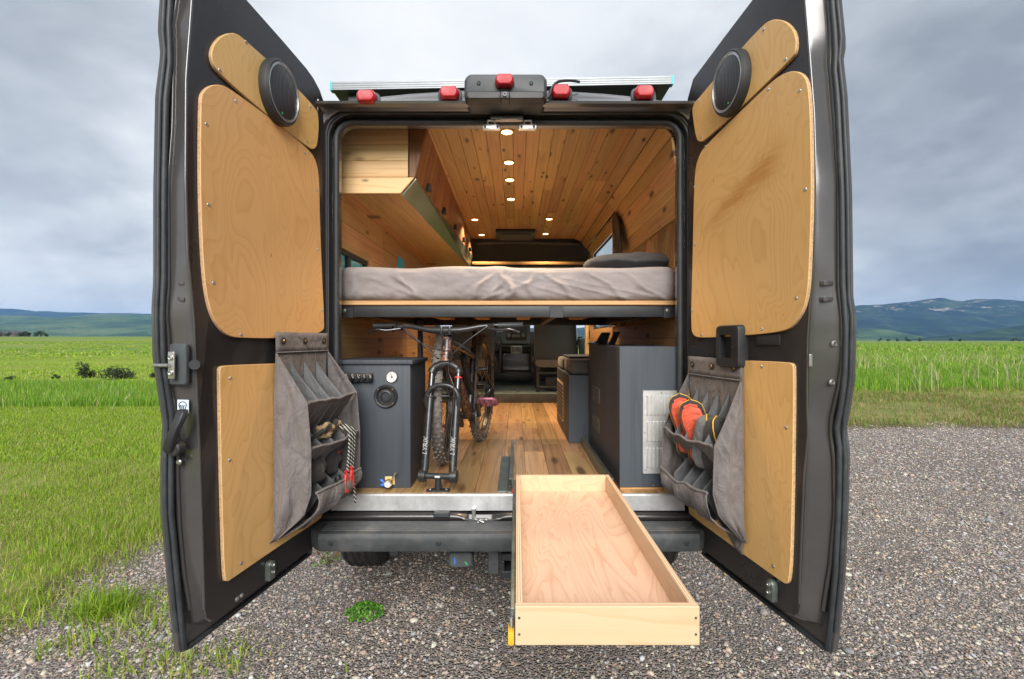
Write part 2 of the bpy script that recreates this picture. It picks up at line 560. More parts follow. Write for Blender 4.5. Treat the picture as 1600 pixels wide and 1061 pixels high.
M['bike_orange'] = paint('bike_orange', (0.60, 0.24, 0.05), 0.4, 0, 0.1, 0.25, 25, dirt=(0.06, 0.05, 0.04, 0.6))
def oilslick():
    m, k, b = new_mat('oil_slick_frame')
    tc = k.n('ShaderNodeTexCoord').outputs['Object']
    n1 = k.noise(k.scale(tc, (30, 30, 30)), 1.0, 3, 0.5, 0.8)
    c = k.ramp(n1, [(0.40, (0.018, 0.017, 0.020)), (0.50, (0.05, 0.028, 0.045)), (0.58, (0.36, 0.16, 0.05)), (0.63, (0.03, 0.025, 0.03))])
    k.set(b.inputs['Base Color'], c)
    b.inputs['Roughness'].default_value = 0.35
    b.inputs['Coat Weight'].default_value = 0.3
    return m


M['oilslick'] = oilslick()
M['pink'] = paint('pink_pedal', (0.42, 0.145, 0.20), 0.4, 0.3, 0, 0.2, 25, dirt=(0.2, 0.15, 0.12, 0.4))
M['white'] = paint('white_print', (0.62, 0.62, 0.60), 0.5, 0, 0, 0.1, 20)
M['red'] = paint('red_plastic', (0.62, 0.03, 0.025), 0.4, 0, 0, 0.15, 20)
M['blue'] = paint('blue_tap', (0.03, 0.16, 0.60), 0.4, 0, 0, 0.15, 20)
M['teal'] = paint('cyan_cap', (0.02, 0.48, 0.75), 0.4, 0, 0, 0.1, 20)
M['green'] = paint('green_mark', (0.03, 0.45, 0.15), 0.5, 0, 0, 0.1, 20)
M['brass'] = paint('brass_fitting', (0.60, 0.42, 0.16), 0.3, 0.9, 0, 0.2, 30)
M['yellow'] = paint('yellow_latch', (0.75, 0.42, 0.03), 0.4, 0, 0, 0.1, 20)
M['orange_sole'] = paint('orange_rubber_sole', (0.66, 0.10, 0.045), 0.6, 0, 0, 0.25, 40, 0.4, 120)
M['shoe'] = cloth('black_shoe_fabric', (0.035, 0.033, 0.032), 0.3, 400)
M['glove'] = cloth('tan_glove', (0.42, 0.30, 0.16), 0.3, 400)
M['mirror_strip'] = paint('brushed_dark_steel_strip', (0.22, 0.24, 0.20), 0.36, 0.9, 0, 0.12, 4)
M['headliner'] = cloth('dark_headliner', (0.032, 0.036, 0.035), 0.15, 400)
M['dash'] = paint('dashboard_plastic', (0.15, 0.20, 0.205), 0.5, 0, 0, 0.2, 8, 0.2, 500)
M['cab_floor'] = paint('cab_floor_rubber', (0.17, 0.21, 0.20), 0.6, 0, 0, 0.25, 12, 0.2, 300)
M['bulb'] = emit('downlight_glow', (1.0, 0.60, 0.24), 5.0)
M['glass_dark'] = glass('tinted_window_glass', (0.42, 0.66, 0.60))
M['glass_clear'] = glass('window_glass', (0.93, 0.97, 0.96), 0.03, 0.08)


def lens_mat():
    m, k, b = new_mat('red_lamp_lens')
    tc = k.n('ShaderNodeTexCoord').outputs['Object']
    wv = k.n('ShaderNodeTexWave', {'Scale': 110.0, 'Distortion': 0.0}); k.set(wv.inputs[0], tc)
    b.inputs['Base Color'].default_value = (0.45, 0.008, 0.018, 1)
    b.inputs['Roughness'].default_value = 0.22
    b.inputs['Coat Weight'].default_value = 0.15
    b.inputs['Subsurface Weight'].default_value = 0.25
    b.inputs['Subsurface Radius'].default_value = (0.02, 0.003, 0.003)
    b.inputs['Subsurface Scale'].default_value = 0.5
    bump(k, b, wv.outputs[1], 0.35, 0.002)
    return m


M['lens'] = lens_mat()

# ------------------------------------------------------------------ ground, hills, vegetation
def sstep(x, a, b):
    t = np.clip((np.asarray(x, float) - a) / (b - a), 0, 1)
    return t * t * (3 - 2 * t)


def vnoise(x, y, s, seed=0.0):
    """cheap smooth noise for arrays"""
    x = np.asarray(x, float) * s + seed * 1.7; y = np.asarray(y, float) * s + seed * 2.3
    return (np.sin(x * 1.3 + 1.9 * np.sin(y * 0.7 + 0.4)) + np.sin(y * 1.7 + 1.3 * np.sin(x * 0.9 + seed)) + np.sin((x + y) * 0.83 + seed * 3.1 + 1.1 * np.sin(x * 2.1 - y * 1.3))) / 3


def clump(s, seed, lo=-0.2, hi=0.5):
    return lambda x, y: sstep(vnoise(x, y, s, seed) + 0.6 * vnoise(x, y, s * 2.7, seed + 1), lo, hi)


def ground_z(x, y):
    x = np.asarray(x, float); y = np.asarray(y, float)
    d = np.hypot(x, y - 3)
    z = sstep(d, 9, 60) * (0.16 * vnoise(x, y, 0.23) + 0.12 * vnoise(x, y, 0.55, 2)) * (1 - 0.8 * sstep(d, 60, 200))
    z = z + 2.9 * sstep(y, 40, 250) * sstep(-x, 10, 70) * (1 - sstep(y, 300, 700))
    z = z + sstep(-x, 9, 26) * sstep(d, 16, 40) * (1 - sstep(d, 120, 260)) * (0.42 * vnoise(x, y * 2.2, 0.055, 1.2) + 0.15 * vnoise(x, y * 2, 0.13, 4))
    z = z - 3.0 * sstep(y, 350, 800)
    return z


def lot(x, y):
    """1 on the gravel, 0 on the grass"""
    n = vnoise(x, y, 2.2) * 0.16 + vnoise(x, y, 6.5, 3) * 0.09
    return sstep(np.asarray(x) + n, -2.62, -2.25) * (1 - sstep(np.asarray(y) + n * 2.5, 6.8, 7.5))


def fastmesh(name, v, tri, col=None, mat=None, smooth=True):
    me = bpy.data.meshes.new(name)
    v = np.ascontiguousarray(v, np.float32); tri = np.ascontiguousarray(tri, np.int32)
    me.vertices.add(len(v)); me.vertices.foreach_set('co', v.ravel())
    me.loops.add(tri.size); me.loops.foreach_set('vertex_index', tri.ravel())
    me.polygons.add(len(tri)); me.polygons.foreach_set('loop_start', np.arange(0, tri.size, 3, dtype=np.int32))
    me.update(calc_edges=True)
    if smooth:
        me.shade_smooth()
    if col is not None:
        a = me.color_attributes.new('tint', 'FLOAT_COLOR', 'POINT')
        c4 = np.ones((len(v), 4), np.float32); c4[:, :3] = col
        a.data.foreach_set('color', c4.ravel())
    if mat: me.materials.append(mat)
    o = bpy.data.objects.new(name, me); COL.objects.link(o)
    WO[o.name] = Vector((0, 0, 0))
    return o


def tint_mat(name, rough=0.8, trans=0.0, var=0.2):
    m, k, b = new_mat(name)
    at = k.n('ShaderNodeAttribute', attribute_name='tint')
    tc = k.n('ShaderNodeTexCoord').outputs['Object']
    c = k.mix(k.ss(k.noise(tc, 220, 2, 0.5), 0.3, 0.7), (1 - var,) * 3, (1 + var,) * 3)
    c = k.mix(1.0, at.outputs['Color'], c, 'MULTIPLY')
    k.set(b.inputs['Base Color'], c)
    b.inputs['Roughness'].default_value = rough
    if trans:
        tr = k.n('ShaderNodeBsdfTranslucent'); k.set(tr.inputs[0], c)
        mx = k.n('ShaderNodeMixShader', {0: trans}); k.set(mx.inputs[1], b.outputs[0]); k.set(mx.inputs[2], tr.outputs[0])
        out = [n for n in k.t.nodes if n.type == 'OUTPUT_MATERIAL'][0]
        k.set(out.inputs[0], mx.outputs[0])
    return m


M['blade'] = tint_mat('grass_blades', 0.55, 0.4)
M['pebble'] = tint_mat('pebbles', 0.8, 0.0, 0.3)
M['leaf'] = tint_mat('leaves', 0.6, 0.3)


def ground_mat():
    m, k, b = new_mat('meadow_and_gravel')
    g = k.n('ShaderNodeNewGeometry').outputs['Position']
    sp = k.n('ShaderNodeSeparateXYZ'); k.set(sp.inputs[0], g)
    X, Y = sp.outputs[0], sp.outputs[1]
    nb = k.math('MULTIPLY', k.math('SUBTRACT', k.noise(g, 2.6, 5, 0.65), 0.5), 1.1)
    lotm = k.math('MULTIPLY', k.ss(k.math('ADD', X, nb), -2.65, -2.25), k.math('SUBTRACT', 1.0, k.ss(k.math('ADD', Y, nb), 6.8, 7.5)))
    # gravel: cells of different stone colours
    vo = k.n('ShaderNodeTexVoronoi', {'Scale': 95.0}); k.set(vo.inputs['Vector'], g)
    vs = k.n('ShaderNodeSeparateColor'); k.set(vs.inputs[0], vo.outputs['Color'])
    stone = k.ramp(vs.outputs[0], [(0.0, (0.17, 0.158, 0.15)), (0.35, (0.30, 0.27, 0.25)), (0.6, (0.42, 0.375, 0.345)), (0.8, (0.50, 0.41, 0.36)), (0.93, (0.62, 0.59, 0.56))])
    stone = k.mix(k.ss(vo.outputs['Distance'], 0.004, 0.010), stone, (0.22, 0.195, 0.175))
    big = k.noise(g, 0.9, 5, 0.6)
    stone = k.mix(k.ss(big, 0.3, 0.7, 0.0, 0.35), stone, (0.44, 0.39, 0.35))
    soil = k.mix(k.noise(g, 30, 5, 0.7), (0.10, 0.075, 0.05), (0.26, 0.19, 0.12))
    # meadow
    gn = k.noise(k.scale(g, (0.10, 0.22, 0.2)), 1.0, 6, 0.6)
    gf = k.noise(g, 9.0, 5, 0.7)
    green = k.mix(k.ss(gn, 0.35, 0.65), (0.17, 0.27, 0.018), (0.26, 0.32, 0.036))
    green = k.mix(k.ss(gf, 0.4, 0.8), green, (0.12, 0.17, 0.03))
    streak = k.noise(k.scale(g, (0.022, 0.16, 0.2)), 1.0, 5, 0.6)
    green = k.mix(k.ss(streak, 0.52, 0.68, 0.0, 0.7), green, (0.17, 0.16, 0.07))
    rowv = k.n('ShaderNodeTexWave', {'Scale': 0.05, 'Distortion': 1.5, 'Detail': 2.0}); k.set(rowv.inputs[0], k.scale(g, (0.25, 1.0, 1.0)))
    far = k.mix(k.ss(k.noise(k.scale(g, (0.008, 0.05, 0.2)), 1.0, 5, 0.6), 0.35, 0.65), (0.11, 0.20, 0.024), (0.20, 0.25, 0.055))
    green = k.mix(k.ss(Y, 25, 70), green, far)
    green = k.mix(k.math('MULTIPLY', k.ss(Y, 60, 140), k.math('MULTIPLY', rowv.outputs[1], 0.4)), green, (0.16, 0.20, 0.07))
    # dry trodden verge beyond the gravel
    vm = k.math('MULTIPLY', k.ss(k.math('ADD', X, nb), -1.5, 2.0), k.math('SUBTRACT', 1.0, k.ss(k.math('ADD', Y, k.math('MULTIPLY', nb, 3.0)), 10.5, 13.0)))
    dry = k.mix(k.ss(k.noise(g, 5.0, 6, 0.7), 0.38, 0.62), (0.30, 0.225, 0.115), (0.13, 0.165, 0.045))
    green = k.mix(k.math('MULTIPLY', vm, 0.75), green, dry)
    near = k.math('SUBTRACT', 1.0, k.ss(Y, 4.0, 12.0))
    lawn = k.mix(k.ss(k.noise(g, 3.0, 6, 0.7), 0.40, 0.68), (0.14, 0.16, 0.04), (0.27, 0.22, 0.11))
    green = k.mix(k.math('MULTIPLY', near, 0.55), green, lawn)
    edge = k.math('MULTIPLY', k.math('MULTIPLY', lotm, k.math('SUBTRACT', 1.0, lotm)), 4.0)
    c = k.mix(lotm, green, stone)
    c = k.mix(k.math('MULTIPLY', edge, 0.7), c, soil)
    k.set(b.inputs['Base Color'], c)
    b.inputs['Roughness'].default_value = 0.95
    b.inputs['Specular IOR Level'].default_value = 0.15
    hgt = k.math('ADD', k.math('MULTIPLY', vo.outputs['Distance'], k.math('MULTIPLY', lotm, -40.0)), k.math('MULTIPLY', gf, k.math('SUBTRACT', 1.0, lotm)))
    bump(k, b, hgt, 0.6, 0.02)
    return m


def sp_axis(a, b, n, p=3.0):
    t = np.linspace(-1, 1, n)
    return np.where(t < 0, -np.abs(t) ** p * abs(a), np.abs(t) ** p * b)


gx = sp_axis(-7000, 7000, 181, 3.6); gy = sp_axis(-400, 7000, 181, 3.4) + 3
XX, YY = np.meshgrid(gx, gy)
gv = np.stack([XX.ravel(), YY.ravel(), ground_z(XX, YY).ravel()], 1)
nx_, ny_ = len(gx), len(gy)
ii, jj = np.meshgrid(np.arange(nx_ - 1), np.arange(ny_ - 1)); q = (jj * nx_ + ii).ravel()
gt = np.concatenate([np.stack([q, q + 1, q + nx_ + 1], 1), np.stack([q, q + nx_ + 1, q + nx_], 1)])
gnd = fastmesh('ground', gv, gt, None, ground_mat())
tag(gnd, 'flat green meadow with a gravel parking lot', kind='structure')


# hills and mountains
def hill_mat(name, cols, scale, rock=None):
    m, k, b = new_mat(name)
    g = k.n('ShaderNodeNewGeometry').outputs['Position']
    n1 = k.noise(k.scale(g, (scale, scale * 0.8, scale * 3.5)), 1.0, 7, 0.62, 0.4)
    c = k.ramp(n1, [(0.30, cols[0]), (0.46, cols[1]), (0.56, cols[2]), (0.72, cols[3])])
    n2 = k.noise(k.scale(g, (scale * 14, scale * 14, scale * 14)), 1.0, 4, 0.7)
    c = k.mix(k.ss(n2, 0.4, 0.65, 0.0, 0.5), c, tuple(x * 0.5 for x in cols[0]))
    if rock:
        sp = k.n('ShaderNodeSeparateXYZ'); k.set(sp.inputs[0], g)
        rn = k.noise(k.scale(g, (scale * 2.2, scale * 2.2, scale * 6)), 1.0, 7, 0.7, 0.6)
        rm = k.math('MULTIPLY', k.ss(rn, 0.56, 0.66), k.ss(sp.outputs[2], rock[3], rock[4]))
        c = k.mix(rm, c, rock[:3])
    k.set(b.inputs['Base Color'], c)
    b.inputs['Roughness'].default_value = 0.95
    b.inputs['Specular IOR Level'].default_value = 0.1
    bump(k, b, n2, 0.5, 8.0)
    return m


def ridge(name, label, prof, Yc, depth, mat, amp=0.12, n=220, m_=26, seed=0.0):
    pxs = np.array([p[0] for p in prof], float); pys = np.array([p[1] for p in prof], float)
    px = np.linspace(pxs[0], pxs[-1], n)
    hz = (CY - np.interp(px, pxs, pys)) / F * Yc + H
    t = np.linspace(-1, 0.8, m_)
    V = []
    for j, tj in enumerate(t):
        s = max(0.0, 1 - abs(tj)) ** 0.85
        for i in range(n):
            x = (px[i] - CX) / F * Yc
            y = Yc + tj * depth
            r = mnoise.fractal(Vector((x / depth * 5 + seed, y / depth * 5, seed)), 0.9, 2.1, 5)
            gully = abs(mnoise.noise(Vector((x / depth * 9 + seed, y / depth * 3, seed + 4))))
            z = hz[i] * s * (1 + amp * r * (1 - s * 0.72)) - hz[i] * gully * amp * 2.0 * s * (1 - s) * 4
            V.append((x, y, z - 8))
    q = np.array([j * n + i for j in range(m_ - 1) for i in range(n - 1)])
    T = np.concatenate([np.stack([q, q + 1, q + n + 1], 1), np.stack([q, q + n + 1, q + n], 1)])
    o = fastmesh(name, np.array(V), T, None, mat)
    return tag(o, label, kind='structure')


FOREST = [(0.007, 0.017, 0.015), (0.012, 0.028, 0.020), (0.028, 0.055, 0.026), (0.07, 0.11, 0.045)]
MEADOW = [(0.015, 0.038, 0.022), (0.06, 0.11, 0.035), (0.11, 0.17, 0.05), (0.16, 0.19, 0.08)]
ridge('mountain', 'forested mountain ridge with pale rock outcrops', [(500, 524), (850, 516), (1000, 500), (1150, 490), (1250, 484), (1330, 477), (1370, 474), (1410, 471), (1440, 469), (1460, 466), (1475, 464), (1492, 466), (1505, 469), (1530, 466), (1560, 466), (1600, 468), (1700, 466), (1850, 474), (2100, 470), (2500, 500)],
      3400, 1100, hill_mat('mountain_forest', FOREST, 0.0047, (0.42, 0.35, 0.30, 110, 230)), 0.16, seed=3.1)
ridge('foothill', 'low green foothill before the mountain', [(1150, 534), (1250, 522), (1320, 512), (1350, 509), (1375, 511), (1400, 522), (1430, 536)], 2200, 380, hill_mat('foothill_meadow', MEADOW, 0.006), 0.10, 90, 16, 7.7)
ridge('dark_hill', 'low dark forested hill before the mountain', [(1370, 535), (1440, 527), (1490, 520), (1540, 513), (1600, 504), (1700, 497), (1850, 492), (2200, 500)], 1750, 320, hill_mat('hill_forest', [(0.008, 0.02, 0.013), (0.014, 0.032, 0.018), (0.03, 0.06, 0.022), (0.07, 0.12, 0.04)], 0.010), 0.12, 120, 16, 5.2)
ridge('far_hills', 'pale blue far hill range on the horizon', [(-900, 486), (-500, 470), (-200, 484), (-60, 478), (20, 479), (60, 484), (100, 484), (130, 486), (170, 487), (210, 486), (260, 489), (400, 500), (600, 520)], 5200, 1100, hill_mat('far_hill_forest', FOREST, 0.004), 0.08, 140, 18, 1.3)
ridge('near_hills', 'broad green hills across the valley', [(-1200, 500), (-800, 478), (-400, 492), (-100, 488), (0, 490), (60, 492), (100, 496), (130, 492), (160, 487), (185, 491), (240, 489), (300, 492), (420, 500), (640, 524)], 3100, 1250, hill_mat('valley_hills', MEADOW, 0.0043), 0.10, 160, 26, 9.4)
ridge('gravel_pit', 'pale bare earth strip beyond the field crest', [(60, 530), (84, 525.0), (120, 524.4), (185, 525), (200, 530)], 900, 60, paint('bare_earth', (0.44, 0.34, 0.28), 0.9, var=0.2, scale=0.05), 0.05, 40, 10, 2.2)


# gravel stones: many small lumps, one mass
ICO_T = (1 + 5 ** 0.5) / 2
ICO_V = np.array([(-1, ICO_T, 0), (1, ICO_T, 0), (-1, -ICO_T, 0), (1, -ICO_T, 0), (0, -1, ICO_T), (0, 1, ICO_T), (0, -1, -ICO_T), (0, 1, -ICO_T), (ICO_T, 0, -1), (ICO_T, 0, 1), (-ICO_T, 0, -1), (-ICO_T, 0, 1)], float) / 1.9
ICO_F = np.array([(0, 11, 5), (0, 5, 1), (0, 1, 7), (0, 7, 10), (0, 10, 11), (1, 5, 9), (5, 11, 4), (11, 10, 2), (10, 7, 6), (7, 1, 8), (3, 9, 4), (3, 4, 2), (3, 2, 6), (3, 6, 8), (3, 8, 9), (4, 9, 5), (2, 4, 11), (6, 2, 10), (8, 6, 7), (9, 8, 1)])
OCT_V = np.array([(1, 0, 0), (0, 1, 0), (-1, 0, 0), (0, -1, 0), (0, 0, 1), (0, 0, -1)], float)
OCT_F = np.array([(0, 1, 4), (1, 2, 4), (2, 3, 4), (3, 0, 4)])       # the buried half is not needed
STONE = np.array([(0.075, 0.075, 0.08), (0.12, 0.11, 0.105), (0.17, 0.15, 0.14), (0.23, 0.20, 0.18), (0.16, 0.12, 0.095), (0.30, 0.24, 0.20), (0.34, 0.21, 0.165), (0.13, 0.14, 0.165), (0.45, 0.42, 0.40), (0.055, 0.05, 0.05), (0.26, 0.17, 0.11)])
SW = np.array([0.13, 0.15, 0.14, 0.12, 0.12, 0.07, 0.035, 0.06, 0.035, 0.11, 0.03]); SW = SW / SW.sum()


def stones(x, y, size, bv, bf, ctr=1.0):
    n = len(x)
    jit = 1 + rng.normal(0, 0.18, (n, len(bv), 3))
    v = bv[None] * jit
    s3 = np.stack([size * rng.uniform(0.8, 1.5, n), size * rng.uniform(0.7, 1.1, n), size * rng.uniform(0.45, 0.85, n)], 1)
    v = v * s3[:, None, :]
    tl = rng.normal(0, 0.35, n); c, s = np.cos(tl)[:, None], np.sin(tl)[:, None]
    v = np.stack([v[:, :, 0], v[:, :, 1] * c - v[:, :, 2] * s, v[:, :, 1] * s + v[:, :, 2] * c], 2)
    a = rng.uniform(0, 6.283, n); c, s = np.cos(a)[:, None], np.sin(a)[:, None]
    v = np.stack([v[:, :, 0] * c - v[:, :, 1] * s, v[:, :, 0] * s + v[:, :, 1] * c, v[:, :, 2]], 2)
    z0 = ground_z(x, y) + size * rng.uniform(0.0, 0.45, n)
    v += np.stack([x, y, z0], 1)[:, None, :]
    f = bf[None] + (np.arange(n) * len(bv))[:, None, None]
    ci = rng.choice(len(STONE), n, p=SW)
    col = STONE[ci] * np.array([2.3, 2.12, 1.96]) * rng.uniform(0.75, 1.3, (n, 1)) * (1 + rng.normal(0, 0.05, (n, 3)))
    col = 0.42 * np.array([1.0, 0.92, 0.86]) * (1 - ctr) + col * ctr
    col = np.repeat(np.clip(col, 0.06, 0.52), len(bv), 0)
    return v.reshape(-1, 3), f.reshape(-1, 3), col


def scatter(x0, x1, y0, y1, dens, keep):
    n = int((x1 - x0) * (y1 - y0) * dens)
    x = rng.uniform(x0, x1, n); y = rng.uniform(y0, y1, n)
    k = rng.random(n) < keep(x, y)
    return x[k], y[k]


def joinv(parts):
    V, T, C = [], [], []; o = 0
    for v, t, c in parts:
        V.append(v); T.append(t + o); C.append(c); o += len(v)
    return np.concatenate(V), np.concatenate(T), np.concatenate(C)


def seen_gravel(x, y):
    under = (np.abs(x) < 0.95) & (y > 3.4)
    return lot(x, y) * ~under


ps = []
x, y = scatter(-3.0, 4.2, 1.2, 4.3, 8200, lambda x, y: seen_gravel(x, y) * (0.62 + 0.38 * clump(1.3, 7, -0.6, 0.4)(x, y)))
ps.append(stones(x, y, np.clip(rng.lognormal(-5.38, 0.36, len(x)), 0.0025, 0.013), OCT_V, OCT_F, 0.85))
x, y = scatter(-3.0, 4.2, 1.2, 4.6, 240, lambda x, y: seen_gravel(x, y) * (0.3 + 0.7 * clump(1.7, 2, -0.4, 0.6)(x, y)))
ps.append(stones(x, y, np.clip(rng.lognormal(-4.72, 0.32, len(x)), 0.006, 0.021), ICO_V, ICO_F, 0.9))
x, y = scatter(1.5, 11, 4.2, 7.6, 2200, seen_gravel)
ps.append(stones(x, y, np.clip(rng.lognormal(-5.0, 0.35, len(x)), 0.004, 0.015), OCT_V, OCT_F, 0.8))
x, y = scatter(4.2, 8.0, 2.2, 4.2, 2600, seen_gravel)
ps.append(stones(x, y, np.clip(rng.lognormal(-5.0, 0.35, len(x)), 0.004, 0.016), OCT_V, OCT_F, 0.9))
x, y = scatter(-3.0, -1.05, 4.3, 7.6, 2000, seen_gravel)
ps.append(stones(x, y, np.clip(rng.lognormal(-5.0, 0.35, len(x)), 0.004, 0.015), OCT_V, OCT_F, 0.85))
v_, t_, c_ = joinv(ps)
o = fastmesh('gravel', v_, t_, c_, M['pebble'], smooth=False)
tag(o, 'loose grey and brown gravel stones covering the lot', 'gravel', kind='stuff')


# grass blades
def blades(x, y, h, wd, lean, pal, pw, curve=0.5):
    n = len(x)
    a = rng.uniform(0, 6.283, n); b_ = rng.uniform(0, 6.283, n)
    dx, dy = np.cos(a) * wd / 2, np.sin(a) * wd / 2
    ln = np.abs(rng.normal(0, lean, n))
    lx, ly = np.cos(b_) * ln * h, np.sin(b_) * ln * h
    z = ground_z(x, y) - 0.005
    p0 = np.stack([x - dx, y - dy, z], 1); p1 = np.stack([x + dx, y + dy, z], 1)
    mx, my = x + lx * (0.5 - 0.3 * curve), y + ly * (0.5 - 0.3 * curve)
    hz = h / np.sqrt(1 + ln ** 2)
    p2 = np.stack([mx - dx * 0.8, my - dy * 0.8, z + hz * 0.58], 1); p3 = np.stack([mx + dx * 0.8, my + dy * 0.8, z + hz * 0.58], 1)
    p4 = np.stack([x + lx, y + ly, z + hz], 1)
    v = np.stack([p0, p1, p2, p3, p4], 1).reshape(-1, 3)
    f = np.array([(0, 1, 3), (0, 3, 2), (2, 3, 4)])[None] + (np.arange(n) * 5)[:, None, None]
    pal = np.array(pal); ci = rng.choice(len(pal), n, p=np.array(pw) / sum(pw))
    col = pal[ci] * rng.uniform(0.75, 1.3, (n, 1))
    return v, f.reshape(-1, 3), np.repeat(col, 5, 0)


GREEN = [(0.25, 0.40, 0.024), (0.33, 0.45, 0.036), (0.17, 0.30, 0.022), (0.40, 0.42, 0.10), (0.48, 0.40, 0.21)]

TALL = [(0.18, 0.36, 0.024), (0.25, 0.40, 0.035), (0.13, 0.27, 0.02), (0.36, 0.40, 0.09), (0.50, 0.42, 0.22)]


def lawn_keep(x, y):
    return (1 - lot(x, y)) * (0.22 + 0.78 * clump(2.3, 5, -0.6, 0.2)(x, y)) * (0.45 + 0.55 * clump(0.9, 2, -0.5, 0.3)(x, y))


gs = []
x, y = scatter(-7.5, -2.0, 1.4, 5.0, 11500, lawn_keep)
gs.append(blades(x, y, rng.uniform(0.022, 0.062, len(x)) * (1.1 + 0.5 * vnoise(x, y, 1.7, 3)), rng.uniform(0.0025, 0.0045, len(x)), 0.55, GREEN, [4, 4, 3, 2.2, 1.8]))
x, y = scatter(-13, -2.0, 5.0, 9.0, 3300, lambda x, y: (1 - lot(x, y)) * (x < -0.35 * y - 0.3))
gs.append(blades(x, y, rng.uniform(0.035, 0.08, len(x)), rng.uniform(0.005, 0.009, len(x)), 0.55, GREEN, [4, 4, 3, 1.5, 0.8]))
# dead thatch in patches
x, y = scatter(-8.5, -2.0, 1.4, 8.0, 2600, lambda x, y: (1 - lot(x, y)) * (0.12 + 0.88 * clump(1.1, 11, 0.0, 0.7)(x, y)))
gs.append(blades(x, y, rng.uniform(0.015, 0.045, len(x)), rng.uniform(0.003, 0.006, len(x)), 1.1, [(0.40, 0.31, 0.17), (0.30, 0.22, 0.12), (0.36, 0.36, 0.12)], [3, 2, 2]))
# weedy margin at the gravel edge
def margin(x, y):
    return clump(3.0, 9, 0.25, 0.7)(x, y) * sstep(x, -3.2, -2.5) * (1 - sstep(x, -1.75, -1.35)) * (1 - sstep(y, 2.35, 2.6))
x, y = scatter(-3.4, -1.3, 1.3, 2.7, 2600, margin)
gs.append(blades(x, y, rng.uniform(0.03, 0.105, len(x)), rng.uniform(0.003, 0.007, len(x)), 0.7, GREEN, [4, 5, 2, 3, 2]))
x, y = scatter(-4.0, -1.4, 1.3, 4.0, 900, lambda x, y: lot(x, y) * sstep(-x, 1.5, 2.4) * clump(2.4, 3, 0.0, 0.6)(x, y))
gs.append(blades(x, y, rng.uniform(0.02, 0.06, len(x)), rng.uniform(0.002, 0.004, len(x)), 1.2, [(0.36, 0.27, 0.15), (0.28, 0.19, 0.10), (0.2, 0.24, 0.06)], [3, 2, 1]))
# taller band and the field behind it
x, y = scatter(-26, -2, 9.0, 13.5, 900, lambda x, y: (x < -0.32 * y - 0.5) * (0.5 + 0.5 * clump(0.8, 2)(x, y)))
gs.append(blades(x, y, rng.uniform(0.12, 0.27, len(x)), rng.uniform(0.008, 0.014, len(x)), 0.3, TALL, [5, 3, 4, 1, 0.6]))
x, y = scatter(-46, -5, 13.5, 36, 80, lambda x, y: (x < -0.35 * y - 1) * (0.4 + 0.6 * clump(0.5, 6)(x, y)))
gs.append(blades(x, y, rng.uniform(0.05, 0.12, len(x)), rng.uniform(0.02, 0.035, len(x)), 0.5, GREEN, [4, 3, 3, 2, 0.8]))
x, y = scatter(-120, -20, 36, 110, 12, lambda x, y: (x < -0.45 * y - 2) * (0.3 + 0.7 * clump(0.2, 6)(x, y)))
gs.append(blades(x, y, rng.uniform(0.08, 0.2, len(x)), rng.uniform(0.08, 0.16, len(x)), 0.5, GREEN, [4, 3, 3, 2, 0.8]))
# pale seed heads and dry stalks
x, y = scatter(-24, -6, 8.6, 14, 9, lambda x, y: (x < -0.32 * y - 0.5) * clump(0.7, 4, 0.0, 0.6)(x, y))
gs.append(blades(x, y, rng.uniform(0.22, 0.36, len(x)), rng.uniform(0.005, 0.010, len(x)), 0.4, [(0.5, 0.46, 0.36), (0.62, 0.6, 0.54)], [1, 1]))
# right-hand verge and tall grass
x, y = scatter(2.0, 19, 6.9, 12.8, 900, lambda x, y: (1 - lot(x, y)) * (x > 0.30 * y + 0.2) * (0.25 + 0.75 * clump(1.2, 8, -0.3, 0.5)(x, y)))
gs.append(blades(x, y, rng.uniform(0.04, 0.13, len(x)), rng.uniform(0.007, 0.013, len(x)), 0.7, [(0.15, 0.22, 0.035), (0.19, 0.26, 0.04), (0.34, 0.27, 0.13), (0.38, 0.25, 0.12)], [4, 3, 3, 1.2]))
x, y = scatter(3.4, 26, 11.4, 18, 520, lambda x, y: (x > 0.30 * y + 0.2) * (0.6 + 0.4 * clump(0.9, 1)(x, y)) * sstep(y + 1.6 * vnoise(x, y, 0.55, 2), 11.0, 14.6))
gs.append(blades(x, y, rng.uniform(0.10, 0.34, len(x)) * (1.15 + 0.6 * vnoise(x, y, 0.7, 5)), rng.uniform(0.012, 0.020, len(x)), 0.3, TALL, [6, 4, 5, 1, 0.5]))
x, y = scatter(6, 50, 18, 42, 90, lambda x, y: (x > 0.35 * y) * (0.6 + 0.4 * clump(0.5, 1)(x, y)))
gs.append(blades(x, y, rng.uniform(0.2, 0.5, len(x)), rng.uniform(0.025, 0.05, len(x)), 0.3, TALL, [4, 4, 3, 2, 1]))
x, y = scatter(22, 120, 42, 120, 14, lambda x, y: (x > 0.45 * y) * (0.5 + 0.5 * clump(0.2, 1)(x, y)))
gs.append(blades(x, y, rng.uniform(0.2, 0.55, len(x)), rng.uniform(0.08, 0.18, len(x)), 0.3, TALL, [4, 4, 3, 2, 1]))
x, y = scatter(7, 34, 11.6, 26, 8, lambda x, y: (x > 0.30 * y + 0.2) * clump(0.6, 4, -0.2, 0.6)(x, y))
gs.append(blades(x, y, rng.uniform(0.6, 0.95, len(x)), rng.uniform(0.012, 0.022, len(x)), 0.5, [(0.6, 0.52, 0.36), (0.5, 0.4, 0.24)], [1, 1], 1.0))
gq = ground_at(300, 1040)
x, y = gq.x + rng.normal(0, 0.15, 260), gq.y + rng.normal(0, 0.08, 260)
gs.append(blades(x, y, rng.uniform(0.03, 0.085, 260), np.full(260, 0.0055), 0.6, GREEN, [3, 3, 1, 2, 1]))
v_, t_, c_ = joinv(gs)
